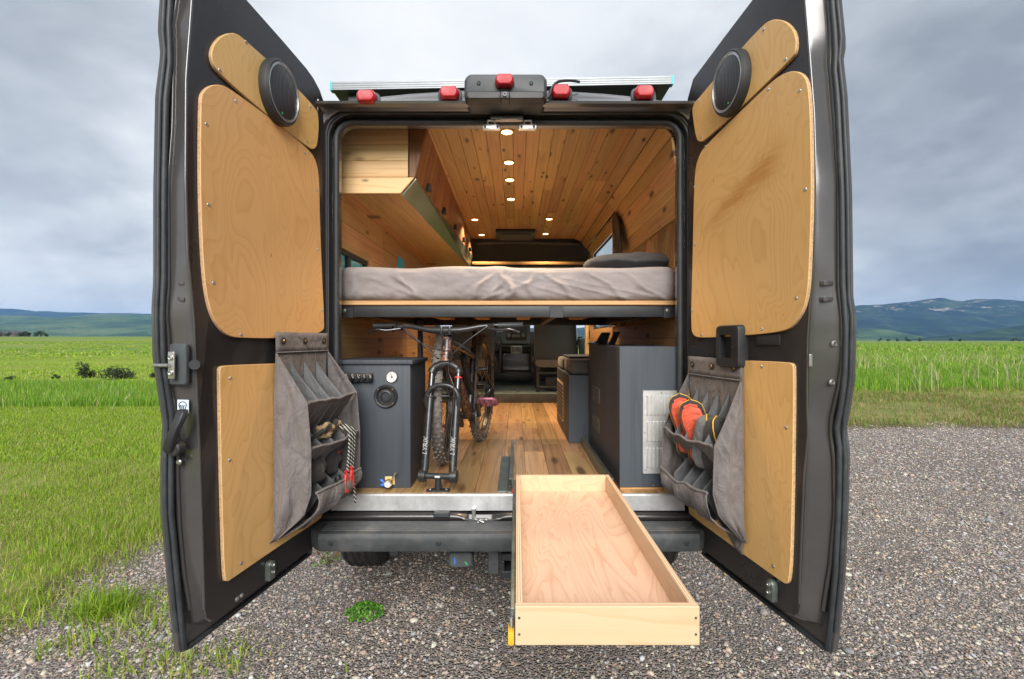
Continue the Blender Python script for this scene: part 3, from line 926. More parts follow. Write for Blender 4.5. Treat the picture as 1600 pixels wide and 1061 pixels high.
o = fastmesh('grass', v_, t_, c_, M['blade'])
tag(o, 'green meadow grass with dry stalks on both sides of the lot', 'grass', kind='stuff')


def leaves(pts, size, pal, jit=0.5):
    pts = np.asarray(pts); n = len(pts)
    a = rng.normal(0, 1, (n, 3)); a /= np.linalg.norm(a, axis=1)[:, None]
    b_ = rng.normal(0, 1, (n, 3)); b_ -= (a * b_).sum(1)[:, None] * a; b_ /= np.linalg.norm(b_, axis=1)[:, None]
    s = (size * rng.uniform(1 - jit, 1 + jit, n))[:, None]
    v = np.stack([pts - a * s, pts + b_ * s * 0.42, pts + a * s, pts - b_ * s * 0.42], 1).reshape(-1, 3)
    f = (np.array([(0, 1, 2), (0, 2, 3)])[None] + (np.arange(n) * 4)[:, None, None]).reshape(-1, 3)
    pal = np.array(pal); col = np.repeat(pal[rng.integers(0, len(pal), n)] * rng.uniform(0.7, 1.3, (n, 1)), 4, 0)
    return v, f, col


def bush(name, label, cat, c, wd, ht, n, leaf, pal, group=None, trunk_h=0.25, lobes=7):
    c = Vector(c)
    root = thing(name, c, label, cat, group)
    mb = MB()
    cents = []
    for i in range(lobes):
        a = rng.uniform(0, 6.28); r = wd * 0.5 * rng.uniform(0.1, 0.75); zz = ht * rng.uniform(trunk_h, 0.85) * (1 - 0.35 * r / (wd * 0.5))
        cents.append((c.x + math.cos(a) * r, c.y + math.sin(a) * r, c.z + zz, wd * rng.uniform(0.16, 0.30)))
        p0 = c + Vector((math.cos(a) * 0.02 * wd, math.sin(a) * 0.02 * wd, 0)); p1 = Vector(cents[-1][:3])
        mb.tube([p0, p0.lerp(p1, 0.5) + Vector((0, 0, ht * 0.08)), p1], [ht * 0.035, ht * 0.02, ht * 0.006], 5)
    mb.build('trunk', M['bark'], root)
    P_ = []
    for k in range(n):
        cx_, cy_, cz_, r_ = cents[k % lobes]
        d = rng.normal(0, 1, 3); d /= np.linalg.norm(d); rr = r_ * rng.uniform(0.35, 1.15) ** 0.6
        P_.append((cx_ + d[0] * rr, cy_ + d[1] * rr, max(c.z + 0.02 * ht, cz_ + d[2] * rr * min(1.3, ht / wd * 1.1))))
    v, f, col = leaves(np.array(P_) - np.array(c), leaf, pal)
    o = fastmesh('crown', v, f, col, M['leaf']); place(o, c, root)
    return root


M['bark'] = paint('bark', (0.07, 0.05, 0.035), 0.9, var=0.3, scale=20)
JUN = [(0.035, 0.060, 0.022), (0.055, 0.085, 0.03), (0.025, 0.045, 0.02), (0.08, 0.085, 0.04)]
g = ground_at(133, 591); g.z = float(ground_z(g.x, g.y))
bush('juniper_bush', 'upright dark green juniper bush with a pointed top in the meadow', 'bush', g, 0.55, 0.66, 900, 0.035, JUN, 'juniper bushes in the meadow', 0.15, 9)
g = ground_at(188, 593); g.z = float(ground_z(g.x, g.y))
bush('juniper_bush', 'widest rounded dark juniper bush in the meadow', 'bush', g, 1.0, 0.52, 1400, 0.035, JUN, 'juniper bushes in the meadow', 0.12, 14)
for (bx_, by_), wd, ht, lb in [((88, 592), 0.32, 0.2, 'small low dark shrub beside the upright juniper bush'), ((11, 596), 0.4, 0.2, 'small low dark shrub in the open meadow by tall grass'), ((238, 591), 0.22, 0.22, 'small dark shrub beside the widest juniper bush')]:
    g = ground_at(bx_, by_); g.z = float(ground_z(g.x, g.y))
    bush('low_shrub', lb, 'bush', g, wd, ht, 350, 0.025, JUN, 'low shrubs in the meadow', 0.1, 5)
TREE = [(0.02, 0.045, 0.018), (0.03, 0.07, 0.022), (0.05, 0.09, 0.03)]
for i, (px_, hh) in enumerate([(3, 4.0), (14, 2.6), (24, 3.4), (31, 3.0), (44, 2.4), (55, 2.7), (64, 3.3), (73, 2.2)]):
    Yt = 236 + 6 * (i % 3); xt = PX(px_, Yt)
    bush('field_tree', 'small dark tree in the row on the field crest', 'tree', (xt, Yt, float(ground_z(xt, Yt))), hh * 1.05, hh, 260, 0.28, TREE, 'row of trees on the field crest', 0.2, 6)
for i, (px_, hh) in enumerate([(1375, 3.0), (1388, 2.2), (1402, 2.6), (1417, 3.4), (1420, 2.2), (1437, 2.8), (1486, 2.4), (1500, 2.2), (1583, 3.6), (1590, 3.0)]):
    Yt = 330 + 5 * (i % 3); xt = PX(px_, Yt)
    bush('field_edge_tree', 'tiny dark tree at the foot of the mountain beyond tall grass', 'tree', (xt, Yt, float(ground_z(xt, Yt))), hh, hh, 160, 0.32, TREE, 'trees at the far field edge', 0.2, 5)
xb = PX(6, 245)
fb = thing('farm_building', (xb, 245, float(ground_z(xb, 245))), 'low dark farm building among the trees on the field crest', 'building')
zb = WO[fb.name].z
MB().box(xb - 5, xb + 8, 245, 251, zb, zb + 1.6).build('wall', paint('dark_shed_wall', (0.10, 0.085, 0.08), 0.8), fb)
MB().prism([(xb - 5.4, 244.6, zb + 1.6), (xb - 5.4, 251.4, zb + 1.6), (xb - 5.4, 248, zb + 3.0)], (13.8, 0, 0)).build('roof', paint('dark_shed_roof', (0.06, 0.055, 0.06), 0.7), fb)


def tuft(name, label, cat, c, n, hgt, spread, wd, pal, lean):
    x = rng.normal(0, spread, n); y = rng.normal(0, spread * 0.7, n)
    v, f, col = blades(x + c[0], y + c[1], rng.uniform(0.5, 1.0, n) * hgt, np.full(n, wd), lean, pal, [1] * len(pal), 1.0)
    v = v - np.array([c[0], c[1], 0])
    o = fastmesh(name, v, f, col, M['blade']); place(o, Vector((c[0], c[1], 0)))
    return tag(o, label, cat)


g = ground_at(165, 957)
tuft('grass_tuft', 'bushy bright green grass tuft alone on the gravel margin', 'grass tuft', (g.x, g.y), 420, 0.15, 0.075, 0.005, GREEN[:3], 0.9)
# clover-like weed in the gravel, and a red-stemmed sprig under the bumper
g = ground_at(570, 963)
root = thing('clover_plant', g, 'small round bright green clover plant growing in the gravel', 'plant')
pp = []
for i in range(700):
    a = rng.uniform(0, 6.28); r = 0.075 * rng.random() ** 0.55
    pp.append((math.cos(a) * r * 1.25, math.sin(a) * r, 0.012 + 0.055 * (1 - (r / 0.08) ** 2) * rng.uniform(0.5, 1)))
v, f, col = leaves(np.array(pp), 0.009, [(0.10, 0.30, 0.025), (0.16, 0.36, 0.035), (0.07, 0.22, 0.02)])
o = fastmesh('foliage', v, f, col, M['leaf']); place(o, g, root)
MB().tube([g, g + Vector((0.01, 0, 0.03))], 0.003, 5).tube([g, g + Vector((-0.03, 0.01, 0.03))], 0.002, 5).build('stem', M['bark'], root)
g = ground_at(512, 882)
root = thing('weed_sprig', g, 'sparse weed sprig with reddish leaves under the bumper end', 'plant')
pp = [(rng.normal(0, 0.035), rng.normal(0, 0.025), rng.uniform(0.01, 0.075)) for _ in range(45)]
v, f, col = leaves(np.array(pp), 0.016, [(0.12, 0.30, 0.03), (0.28, 0.10, 0.06), (0.18, 0.34, 0.04)])
o = fastmesh('foliage', v, f, col, M['leaf']); place(o, g, root)
MB().tube([g, g + Vector((0.0, 0, 0.07))], 0.002, 5).tube([g, g + Vector((-0.03, 0.0, 0.05))], 0.002, 5).build('stem', M['bark'], root)

# ------------------------------------------------------------------ the van: shell, frame, roof cap, bumper
def Z(r):
    return H + r


XL, XR, XC = -0.816, 0.740, -0.038
FL = -0.70                                       # floor below the eye
CE = 1.05                                        # ceiling above the eye
van = thing('camper_van', (XC, 2.9, 0), 'dark grey high-roof camper van with both rear doors swung open', 'van')


def uring(dx, dz, Y, rad=0.07, zb=-0.80, n=8, ztop=0.985):
    l, r, t = XL - dx, XR + dx, ztop + dz
    rad = max(0.012, rad)
    pts = [(l, Y, Z(zb)), (l, Y, Z(-0.2)), (l, Y, Z(0.4))]
    for k in range(n + 1):
        a = math.pi - (math.pi / 2) * k / n
        pts.append((l + rad + rad * math.cos(a), Y, Z(t - rad + rad * math.sin(a))))
    for k in range(n + 1):
        a = math.pi / 2 - (math.pi / 2) * k / n
        pts.append((r - rad + rad * math.cos(a), Y, Z(t - rad + rad * math.sin(a))))
    pts += [(r, Y, Z(0.4)), (r, Y, Z(-0.2)), (r, Y, Z(zb))]
    return pts


# opening frame: stepped pressed steel between the seal and the outer skin
rings = [uring(0.004, 0.004, 2.135, 0.07), uring(0.004, 0.004, 2.105, 0.07), uring(0.022, 0.022, 2.10, 0.08), uring(0.026, 0.026, 2.118, 0.09), uring(0.034, 0.034, 2.118, 0.10),
         uring(0.037, 0.037, 2.068, 0.105), uring(0.048, 0.041, 2.062, 0.10), uring(0.052, 0.043, 2.040, 0.09), uring(0.062, 0.046, 2.034, 0.07), uring(0.066, 0.047, 2.004, 0.03), uring(0.080, 0.050, 2.0, 0.02)]
MB().loft(rings, closed=False).build('opening_frame', M['body'], van, 30)
# rubber seal bead round the opening
MB().tube(uring(0.010, 0.010, 2.088, 0.075, -0.72), 0.0125, 10).build('opening_seal', M['rubber'], van, 60)
MB().tube(uring(0.043, 0.039, 2.056, 0.10, -0.80), 0.0055, 8).build('gutter_seal', M['rubber'], van, 60)
# folded hinge-side drip brackets in the upper corners
for s in (-1, 1):
    xx = XC + s * (XR - XC + 0.062)
    MB().hexa([(xx - s * 0.012, 1.992, Z(1.055)), (xx + s * 0.022, 1.992, Z(1.06)), (xx + s * 0.018, 1.992, Z(0.90)), (xx - s * 0.002, 1.992, Z(0.885))],
              [(xx - s * 0.012, 2.03, Z(1.055)), (xx + s * 0.022, 2.03, Z(1.06)), (xx + s * 0.018, 2.03, Z(0.90)), (xx - s * 0.002, 2.03, Z(0.885))]).build('corner_bracket', M['body'], van, 30, 0.006, 2)
    for py_ in (0.52, -0.33):                    # body-side door hinges
        MB().hexa([(xx - s * 0.012, 2.0, Z(py_ + 0.05)), (xx + s * 0.016, 2.0, Z(py_ + 0.05)), (xx + s * 0.016, 2.0, Z(py_ - 0.05)), (xx - s * 0.012, 2.0, Z(py_ - 0.05))],
                  [(xx - s * 0.012, 2.06, Z(py_ + 0.05)), (xx + s * 0.016, 2.06, Z(py_ + 0.05)), (xx + s * 0.016, 2.06, Z(py_ - 0.05)), (xx - s * 0.012, 2.06, Z(py_ - 0.05))]).build('hinge', M['body'], van, 30, 0.008, 2)


def section(Y, k=1.0, dz=0.0):
    half = [(-0.97, 0.42), (-1.005, 0.75), (-1.01, 1.25), (-0.985, 1.75), (-0.945, 2.15), (-0.90, 2.345), (-0.83, 2.415), (-0.62, 2.455), (-0.3, 2.485), (0.0, 2.495)]
    pts = half + [(-x, z) for x, z in reversed(half[:-1])]
    return [(XC + x * k, Y, z + dz) for x, z in pts]


# outer skin in strips along the van, with holes left for the windows
WIN = [(-1, 2.12, 3.45, 0.12, 0.60), (1, 3.66, 5.10, 0.10, 0.98), (-1, 3.72, 4.72, 0.10, 0.86), (1, 5.25, 6.05, 0.02, 0.62), (-1, 5.25, 6.05, 0.02, 0.62)]
shell = MB()
shell.loft([section(2.07, 1.0, -0.035), section(2.3, 1.0, -0.01), section(5.15)], closed=False)                       # roof and sides over the load space
# cut: drop the two side quads that carry windows and rebuild them in bands
side_keep = []
for f in shell.f:
    zc = sum(shell.v[i].z for i in f) / 4
    if not (1.0 < zc < 2.28):
        side_keep.append(f)
shell.f = side_keep


def side_x(z):
    zs = [0.42, 0.75, 1.25, 1.75, 2.15, 2.345]; xs = [0.97, 1.005, 1.01, 0.985, 0.945, 0.90]
    return float(np.interp(z, zs, xs))


for s in (-1, 1):
    ys = sorted({2.0, 5.15} | {v for q in WIN if q[0] == s for v in q[1:3] if v < 5.15} | {5.1})
    zs = [0.75, 1.0, 1.25, H + 0.02, H + 0.10, H + 0.12, H + 0.60, H + 0.86, 2.34, 2.345]
    for a, b in zip(ys[:-1], ys[1:]):
        for c, d in zip(zs[:-1], zs[1:]):
            ym, zm = (a + b) / 2, (c + d) / 2 - H
            if any(q[0] == s and q[1] < ym < q[2] and q[3] < zm < q[4] for q in WIN):
                continue
            shell.add([(XC + s * side_x(c), a, c), (XC + s * side_x(c), b, c), (XC + s * side_x(d), b, d), (XC + s * side_x(d), a, d)], [(0, 1, 2, 3)])
# cab: roof falls to the bonnet
nose = [(5.15, 1.0, 0.0), (5.6, 0.985, -0.03)]
cabpts = []
for Y, k, dz in nose:
    cabpts.append([p for p in section(Y, k, dz)])
shell.loft([r[5:14] for r in cabpts], closed=False)
for s in (-1, 1):
    xo = XC + s * 0.99
    for (a, b, c, d) in [(5.15, 5.25, 0.42, 2.35), (5.25, 6.05, 0.42, H + 0.02), (6.05, 6.75, 0.42, H + 0.0), (5.25, 5.6, H + 0.62, 2.35)]:
        shell.add([(xo, a, c), (xo, b, c), (xo - s * 0.02, b, d), (xo - s * 0.02, a, d)], [(0, 1, 2, 3)])
shell.add([(XC - 0.97, 6.75, 0.42), (XC + 0.97, 6.75, 0.42), (XC + 0.95, 6.75, 1.2), (XC - 0.95, 6.75, 1.2)], [(0, 1, 2, 3)])
shell.add([(XC - 0.95, 6.75, 1.2), (XC + 0.95, 6.75, 1.2), (XC + 0.95, 6.3, 1.40), (XC - 0.95, 6.3, 1.40)], [(0, 1, 2, 3)])
shell.add([(XC - 1.0, 2.12, 0.42), (XC + 1.0, 2.12, 0.42), (XC + 1.0, 6.7, 0.42), (XC - 1.0, 6.7, 0.42)], [(0, 1, 2, 3)])
# rear skin from the frame to the body corners
ur = uring(0.080, 0.050, 2.0, 0.02)
for s, (i0, i1) in ((-1, (0, 3)), (1, (len(ur) - 1, len(ur) - 4))):
    a0 = Vector(ur[i0]); a1 = Vector(ur[i1])
    zz = [0.42, 0.75, 1.25, 1.75, 2.15, 2.345]
    for c, d in zip(zz[:-1], zz[1:]):
        shell.add([(a0.x, 2.0, c), (XC + s * side_x(c), 2.0, c), (XC + s * side_x(d), 2.0, d), (a0.x, 2.0, d)], [(0, 1, 2, 3)])
shell.build('body_shell', M['body'], van, 40)

# roof cap above the opening: gently domed rear face
capn = 40


def cap_top(x):
    t = abs((x - XC) / 0.86)
    return float(np.interp(t, [0, 0.25, 0.5, 0.68, 0.8, 0.9, 1.0], [1.128, 1.124, 1.108, 1.09, 1.072, 1.062, 1.052]))


def cap(i, j):
    x = XC - 0.86 + 1.72 * i
    zt = cap_top(x); zb = 1.026
    prof = [(2.0, zb - 0.004), (1.978, zb), (1.975, zb + 0.010), (1.988, zb + 0.015), (2.006, zb + (zt - zb) * 0.45), (2.030, zb + (zt - zb) * 0.85), (2.060, zt), (2.4, zt + 0.02)]
    q = prof[int(round(j * 7))]
    return (x, q[0], Z(q[1]))


MB().grid(cap, capn, 7).build('roof_cap', M['body'], van, 50)


# marker lamps
def marker_lamp(c, wd=0.086, ht=0.056):
    """rounded wedge lens with chamfered ends"""
    c = Vector(c)
    mb = MB()
    a, b = wd / 2, ht / 2
    out = [(-a, -b * 0.35), (-a * 0.72, -b), (a * 0.72, -b), (a, -b * 0.35), (a, b * 0.35), (a * 0.72, b), (-a * 0.72, b), (-a, b * 0.35)]
    rings = []
    for k, dd in ((1.0, 0.0), (0.98, -0.022), (0.9, -0.034), (0.74, -0.041)):
        rings.append([c + Vector((x * k, dd, z * k + (-0.003 if dd < -0.02 else 0))) for x, z in out])
    mb.loft(rings)
    return mb.build('marker_lamp', M['lens'], van, 25, 0.0025, 2, 15)


def lamp_base(c, lamp, wd=0.105, ht=0.062):
    c = Vector(c); ring = []
    for k in range(20):
        a = 2 * math.pi * k / 20
        ring.append(c + Vector((math.copysign(abs(math.cos(a)) ** 0.6, math.cos(a)) * wd / 2, 0, math.copysign(abs(math.sin(a)) ** 0.6, math.sin(a)) * ht / 2)))
    MB().loft([ring, [p + Vector((0, -0.008, 0)) for p in ring], [c + (p - c) * 0.9 + Vector((0, -0.012, 0)) for p in ring]]).build('lamp_base', M['grey_plastic'], lamp, 40)


for px_, py_ in ((574, 153), (702.5, 147), (876, 144.5), (1005.5, 146)):
    c = P(px_, py_, 1.985); c.y = 2.0
    l = marker_lamp(c + Vector((0, -0.006, 0)))
    lamp_base(c + Vector((0, 0.004, 0)), l)

# central brake light housing with camera
hc = P(790, 138, 1.955)
hw, hh = 0.178, 0.060


def rrect(cx, cz, a, b, r, Y, n=6, rb=None):
    pts = []
    for (sx, sz, a0) in ((1, 1, 0), (-1, 1, 90), (-1, -1, 180), (1, -1, 270)):
        rr = r if sz > 0 or rb is None else rb
        for k in range(n + 1):
            t = R(a0 + 90 * k / n)
            pts.append(Vector((cx + sx * (a - rr) + rr * math.cos(t), Y, cz + sz * (b - rr) + rr * math.sin(t))))
    return pts


hous = MB()
hous.loft([rrect(hc.x, hc.z, hw, hh, 0.03, 2.06), rrect(hc.x, hc.z, hw, hh, 0.03, 1.965), rrect(hc.x, hc.z, hw - 0.006, hh - 0.005, 0.028, 1.948), rrect(hc.x, hc.z, hw - 0.014, hh - 0.012, 0.024, 1.942)])
bl = hous.build('brake_light_housing', M['grey_plastic'], van, 35)
MB().loft([rrect(hc.x, hc.z - 0.042, hw - 0.004, 0.019, 0.012, 1.975), rrect(hc.x, hc.z - 0.044, hw - 0.008, 0.017, 0.012, 1.93), rrect(hc.x, hc.z - 0.046, hw - 0.018, 0.012, 0.01, 1.922)]).build('housing_lip', M['black_plastic'], bl, 35)
c = P(788.5, 129, 1.94)
l = marker_lamp(Vector((c.x, 1.944, c.z)), 0.082, 0.052)
for px_ in (748, 830):
    c = P(px_, 130, 1.94); c.y = 1.9425
    MB().lathe([(0.0085, 0.0), (0.0085, 0.003), (0.006, 0.0045), (0.003, 0.003), (0.0, 0.003)], c, (0, -1, 0), 14).build('housing_screw', M['black_metal'], bl, 30)
c = P(789, 153, 1.925); c.y = 1.923
cb = MB().loft([rrect(c.x, c.z, 0.021, 0.016, 0.006, 1.945), rrect(c.x, c.z, 0.021, 0.016, 0.006, 1.905), rrect(c.x, c.z, 0.017, 0.012, 0.006, 1.900)]).build('reversing_camera', M['black_plastic'], van, 35)
MB().lathe([(0.009, 0), (0.009, 0.006), (0.006, 0.006), (0.0045, 0.003), (0, 0.004)], (c.x, 1.90, c.z), (0, -1, 0), 16).build('camera_lens', M['bike_black'], cb, 30)
pts = [P(845, 160, 1.96), P(858, 150, 1.955), P(862, 138, 1.955), P(872, 128, 1.97), P(890, 126, 2.02), P(905, 128, 2.06)]
MB().tube(bez(pts, 6), 0.006, 8).build('camera_cable', M['black_plastic'], van, 60)
# strikers at the top of the opening
for px_ in (768, 824.5):
    c = P(px_, 200.5, 2.07)
    st = MB().box(c.x - 0.040, c.x + 0.040, 2.05, 2.075, c.z - 0.013, c.z + 0.011).build('striker_plate', M['steel'], van, 30, 0.006, 2)
    t = c + Vector((0, -0.03, 0.008))
    MB().tube([t + Vector((-0.018, 0.02, 0)), t + Vector((-0.014, 0, 0.012)), t + Vector((0.014, 0, 0.012)), t + Vector((0.018, 0.02, 0))], 0.0045, 8).build('striker_loop', M['steel'], st, 60)
    for dx in (-0.028, 0.028):
        MB().lathe([(0.006, 0), (0.006, 0.003), (0, 0.004)], c + Vector((dx, -0.02, -0.002)), (0, -1, 0), 10).build('striker_bolt', M['black_metal'], st, 30)
c = P(792, 186, 2.06)
MB().box(c.x - 0.075, c.x + 0.075, 2.045, 2.115, c.z - 0.008, c.z + 0.010).build('latch_cover', M['body'], van, 30, 0.006, 2)

# threshold, lower sill and bumper
XA, XB = XL - 0.02, XR + 0.02
th = MB().add([(XA, 2.10, Z(FL - 0.001)), (XB, 2.10, Z(FL - 0.001)), (XB, 2.066, Z(FL - 0.001)), (XA, 2.066, Z(FL - 0.001)), (XA, 2.060, Z(FL - 0.008)), (XB, 2.060, Z(FL - 0.008)), (XB, 2.054, Z(-0.772)), (XA, 2.054, Z(-0.772)), (XA, 2.075, Z(-0.780)), (XB, 2.075, Z(-0.780))],
               [(0, 1, 2, 3), (3, 2, 5, 4), (4, 5, 6, 7), (7, 6, 9, 8)]).build('threshold_strip', M['alu'], van, 20)
tag(th, 'scuffed bare aluminium threshold strip')
# dark painted sill below it with a dip for the latch
def sill(i, j):
    x = XA - 0.06 + (XB - XA + 0.12) * i
    dip = math.exp(-((x - PX(752, 2.03)) / 0.085) ** 4)
    prof = [(2.075, -0.776), (2.050, -0.779), (2.040, -0.783), (2.034, -0.790), (2.032, -0.798), (2.036, -0.808), (2.050, -0.812), (2.062, -0.85)]
    y, z = prof[int(round(j * 7))]
    if 0.2 < j < 0.7:
        z -= 0.014 * dip; y += 0.0 * dip
    if j < 0.3:
        z -= 0.010 * dip
    return (x, y, Z(z))


MB().grid(sill, 90, 7).build('rear_sill', M['inner_steel'], van, 45)
# latch loop in the dip
lx = PX(752, 2.03)
ls = MB().box(lx - 0.03, lx + 0.03, 2.020, 2.034, Z(-0.806), Z(-0.798)).build('lower_striker', M['steel'], van, 30, 0.002)
MB().tube([(lx - 0.012, 2.03, Z(-0.80)), (lx - 0.012, 1.995, Z(-0.797)), (lx + 0.012, 1.995, Z(-0.797)), (lx + 0.012, 2.03, Z(-0.80))], 0.005, 8).build('striker_loop', M['steel'], ls, 60)
lx = PX(740, 2.03)
MB().box(lx - 0.009, lx + 0.009, 2.034, 2.052, Z(-0.800), Z(-0.758)).build('catch_plate', M['steel'], ls, 30, 0.002)
lx = PX(690, 2.03)
MB().box(lx - 0.036, lx + 0.036, 2.020, 2.050, Z(-0.792), Z(-0.770)).build('sill_pad', M['rubber'], van, 30, 0.004)

# bumper with ribbed step
bx0, bx1 = -0.885, 0.822
prof = [(2.06, -0.832)]
y = 2.055
prof += [(2.045, -0.838), (2.035, -0.838)]
for k in range(7):
    y0 = 2.028 - k * 0.0145
    prof += [(y0, -0.836), (y0 - 0.003, -0.832), (y0 - 0.008, -0.832), (y0 - 0.011, -0.836)]
prof += [(1.918, -0.834), (1.906, -0.838), (1.900, -0.848), (1.898, -0.862), (1.906, -0.905), (1.912, -0.915), (1.95, -0.918), (2.05, -0.90)]
NB = 30


def bring(x):
    e = max(0, abs((x + 0.0315) / 0.8535) - 0.93) / 0.07
    return [(x, yy + (0.05 * e * e if yy < 2.0 else 0), Z(zz + 0.024)) for yy, zz in prof]


bm_ = MB().loft([bring(bx0 + (bx1 - bx0) * i / NB) for i in range(NB + 1)], closed=False)
bumper = bm_.build('bumper', M['bumper'], van, 30)
for px_ in (517, 685, 1073):
    c = Vector((PX(px_, 1.898), 1.8985, Z(-0.850)))
    MB().lathe([(0.010, 0.0), (0.010, 0.002), (0.0085, 0.003), (0.0085, 0.001), (0, 0.001)], c, (0, -1, 0), 16).build('bumper_plug', M['black_plastic'], bumper, 30)

# underside: tyres, hitch, trailer socket, exhaust, spring shackle
def tyre_mesh(name, c, Rr, wd, mat, parent, tread=60, depth=0.008, groove=4, n=96):
    prof = []
    m_ = 22
    for k in range(m_ + 1):
        t = -1 + 2 * k / m_
        if abs(t) < 0.72:
            r = Rr - (depth if (int((t + 0.72) / 1.44 * (groove * 2 + 1)) % 2) else 0) - 0.004 * t * t
        else:
            e = (abs(t) - 0.72) / 0.28
            r = Rr - 0.01 - (Rr * 0.30) * (1 - math.sqrt(max(0, 1 - e * e)))
        prof.append((t * wd / 2, r))
    rings = []
    for k in range(n):
        a = 2 * math.pi * k / n
        rings.append([Vector(c) + Vector((x, r * math.cos(a), r * math.sin(a))) for x, r in prof])
    rings.append(rings[0])
    return MB().loft(rings, closed=False).build(name, mat, parent, 30)


for s in (-1, 1):
    c = Vector((XC + s * 0.845, 2.82, 0.345))
    wh = tyre_mesh('rear_tyre', c, 0.35, 0.235, M['tyre'], van)
    MB().lathe([(0.235, -0.05), (0.235, 0.05), (0.20, 0.06), (0.07, 0.03), (0, 0.03)], c, (-s, 0, 0), 24).build('wheel_rim', M['rail'], wh, 30)
ht = MB()
hx = PX(800, 1.98)
for (x0, x1, z0, z1) in ((-0.048, 0.048, -0.955, -0.925), (-0.048, 0.048, -1.03, -1.0), (-0.048, -0.032, -1.0, -0.955), (0.032, 0.048, -1.0, -0.955)):
    ht.box(hx + x0, hx + x1, 1.96, 2.3, Z(z0), Z(z1))
hitch = ht.build('hitch_receiver', M['black_metal'], van, 30, 0.004)
ht = MB().box(PX(762, 1.98), PX(780, 1.98), 1.99, 2.02, Z(-1.03), Z(-0.91)).build('chain_loop_plate', M['bumper'], hitch, 30, 0.006)
tx = PX(720, 1.99)
sock = MB().loft([rrect(tx, Z(-0.962), 0.052, 0.032, 0.018, 2.05), rrect(tx, Z(-0.962), 0.052, 0.032, 0.018, 1.985), rrect(tx, Z(-0.962), 0.044, 0.026, 0.014, 1.978)]).build('trailer_socket', M['grey_plastic'], van, 35)
MB().box(tx - 0.027, tx - 0.022, 1.9755, 1.978, Z(-0.975), Z(-0.948)).build('socket_mark', M['blue'], sock)
MB().hexa([(tx + 0.018, 1.9755, Z(-0.966)), (tx + 0.022, 1.9755, Z(-0.964)), (tx + 0.033, 1.9755, Z(-0.978)), (tx + 0.029, 1.9755, Z(-0.98))], [(tx + 0.018, 1.978, Z(-0.966)), (tx + 0.022, 1.978, Z(-0.964)), (tx + 0.033, 1.978, Z(-0.978)), (tx + 0.029, 1.978, Z(-0.98))]).build('socket_mark', M['green'], sock)
ex = PX(652, 2.3)
MB().lathe([(0.032, 0), (0.032, 0.5), (0.027, 0.5), (0.027, 0.0)], (ex, 2.75, Z(-1.02)), (0, -1, 0.1), 18).build('exhaust_pipe', paint('rusty_exhaust', (0.22, 0.16, 0.12), 0.7, 0.4, var=0.3, scale=20), van, 40)
MB().box(PX(612, 2.4), PX(626, 2.4), 2.35, 2.42, Z(-1.12), Z(-0.9)).build('spring_shackle', M['bumper'], van, 30, 0.01, 2)
MB().tube([(XC - 0.7, 2.86, 0.36), (XC + 0.7, 2.86, 0.36)], 0.05, 12).build('rear_axle', M['bumper'], van, 40)

# solar panel on the roof
sy, sz_ = 2.25, PZ(131, 2.25)
sp_root = thing('solar_panel', (PX(785, sy), sy + 0.4, sz_ - 0.02), 'aluminium framed solar panel raised above the van roof', 'solar panel')
xl_, xr_ = PX(518, sy), PX(1050, sy)


def tilt(x):
    return 0.030 * (x - xl_) / (xr_ - xl_) - 0.015


fr = MB()
for z0, z1 in ((0.0, 0.007), (0.009, 0.018), (0.020, 0.029), (0.031, 0.040)):
    fr.hexa([(xl_, sy, sz_ - 0.015 + z0 + tilt(xl_)), (xr_, sy, sz_ - 0.015 + z0 + tilt(xr_)), (xr_, sy + 0.03, sz_ - 0.015 + z0 + tilt(xr_)), (xl_, sy + 0.03, sz_ - 0.015 + z0 + tilt(xl_))],
            [(xl_, sy, sz_ - 0.015 + z1 + tilt(xl_)), (xr_, sy, sz_ - 0.015 + z1 + tilt(xr_)), (xr_, sy + 0.03, sz_ - 0.015 + z1 + tilt(xr_)), (xl_, sy + 0.03, sz_ - 0.015 + z1 + tilt(xl_))])
fr.build('frame_rail', M['alu_frame'], sp_root, 30)
MB().hexa([(xl_ + 0.002, sy + 0.004, sz_ - 0.017 + tilt(xl_)), (xr_ - 0.002, sy + 0.004, sz_ - 0.017 + tilt(xr_)), (xr_ - 0.002, sy + 0.75, sz_ - 0.017 + tilt(xr_)), (xl_ + 0.002, sy + 0.75, sz_ - 0.017 + tilt(xl_))],
          [(xl_ + 0.002, sy + 0.004, sz_ + 0.024 + tilt(xl_)), (xr_ - 0.002, sy + 0.004, sz_ + 0.024 + tilt(xr_)), (xr_ - 0.002, sy + 0.75, sz_ + 0.024 + tilt(xr_)), (xl_ + 0.002, sy + 0.75, sz_ + 0.024 + tilt(xl_))]).build('cell_tray', paint('solar_underside', (0.045, 0.05, 0.045), 0.5), sp_root, 30)
for x in (xl_, xr_):
    MB().box(x - 0.008 if x < 0 else x - 0.001, x + 0.001 if x < 0 else x + 0.008, sy - 0.001, sy + 0.031, sz_ - 0.016 + tilt(x), sz_ + 0.026 + tilt(x)).build('end_cap', M['teal'], sp_root, 30)
for x in (xl_ + 0.085, xl_ + 0.135, xr_ - 0.085, xr_ - 0.135):
    MB().tube([(x, sy + 0.05, sz_ - 0.016 + tilt(x)), (x, sy + 0.05, sz_ - 0.16)], 0.006, 8).build('mount_bolt', M['steel'], sp_root, 60)
for x in (xl_ + 0.11, xr_ - 0.11):
    MB().box(x - 0.045, x + 0.045, sy + 0.04, sy + 0.14, sz_ - 0.10, sz_ - 0.018 + tilt(x)).build('mount_block', M['black_metal'], sp_root, 30, 0.004)
    MB().box(x - 0.012, x + 0.012, sy + 0.07, sy + 0.11, sz_ - 0.24, sz_ - 0.09).build('mount_foot', M['black_metal'], sp_root, 30, 0.004)

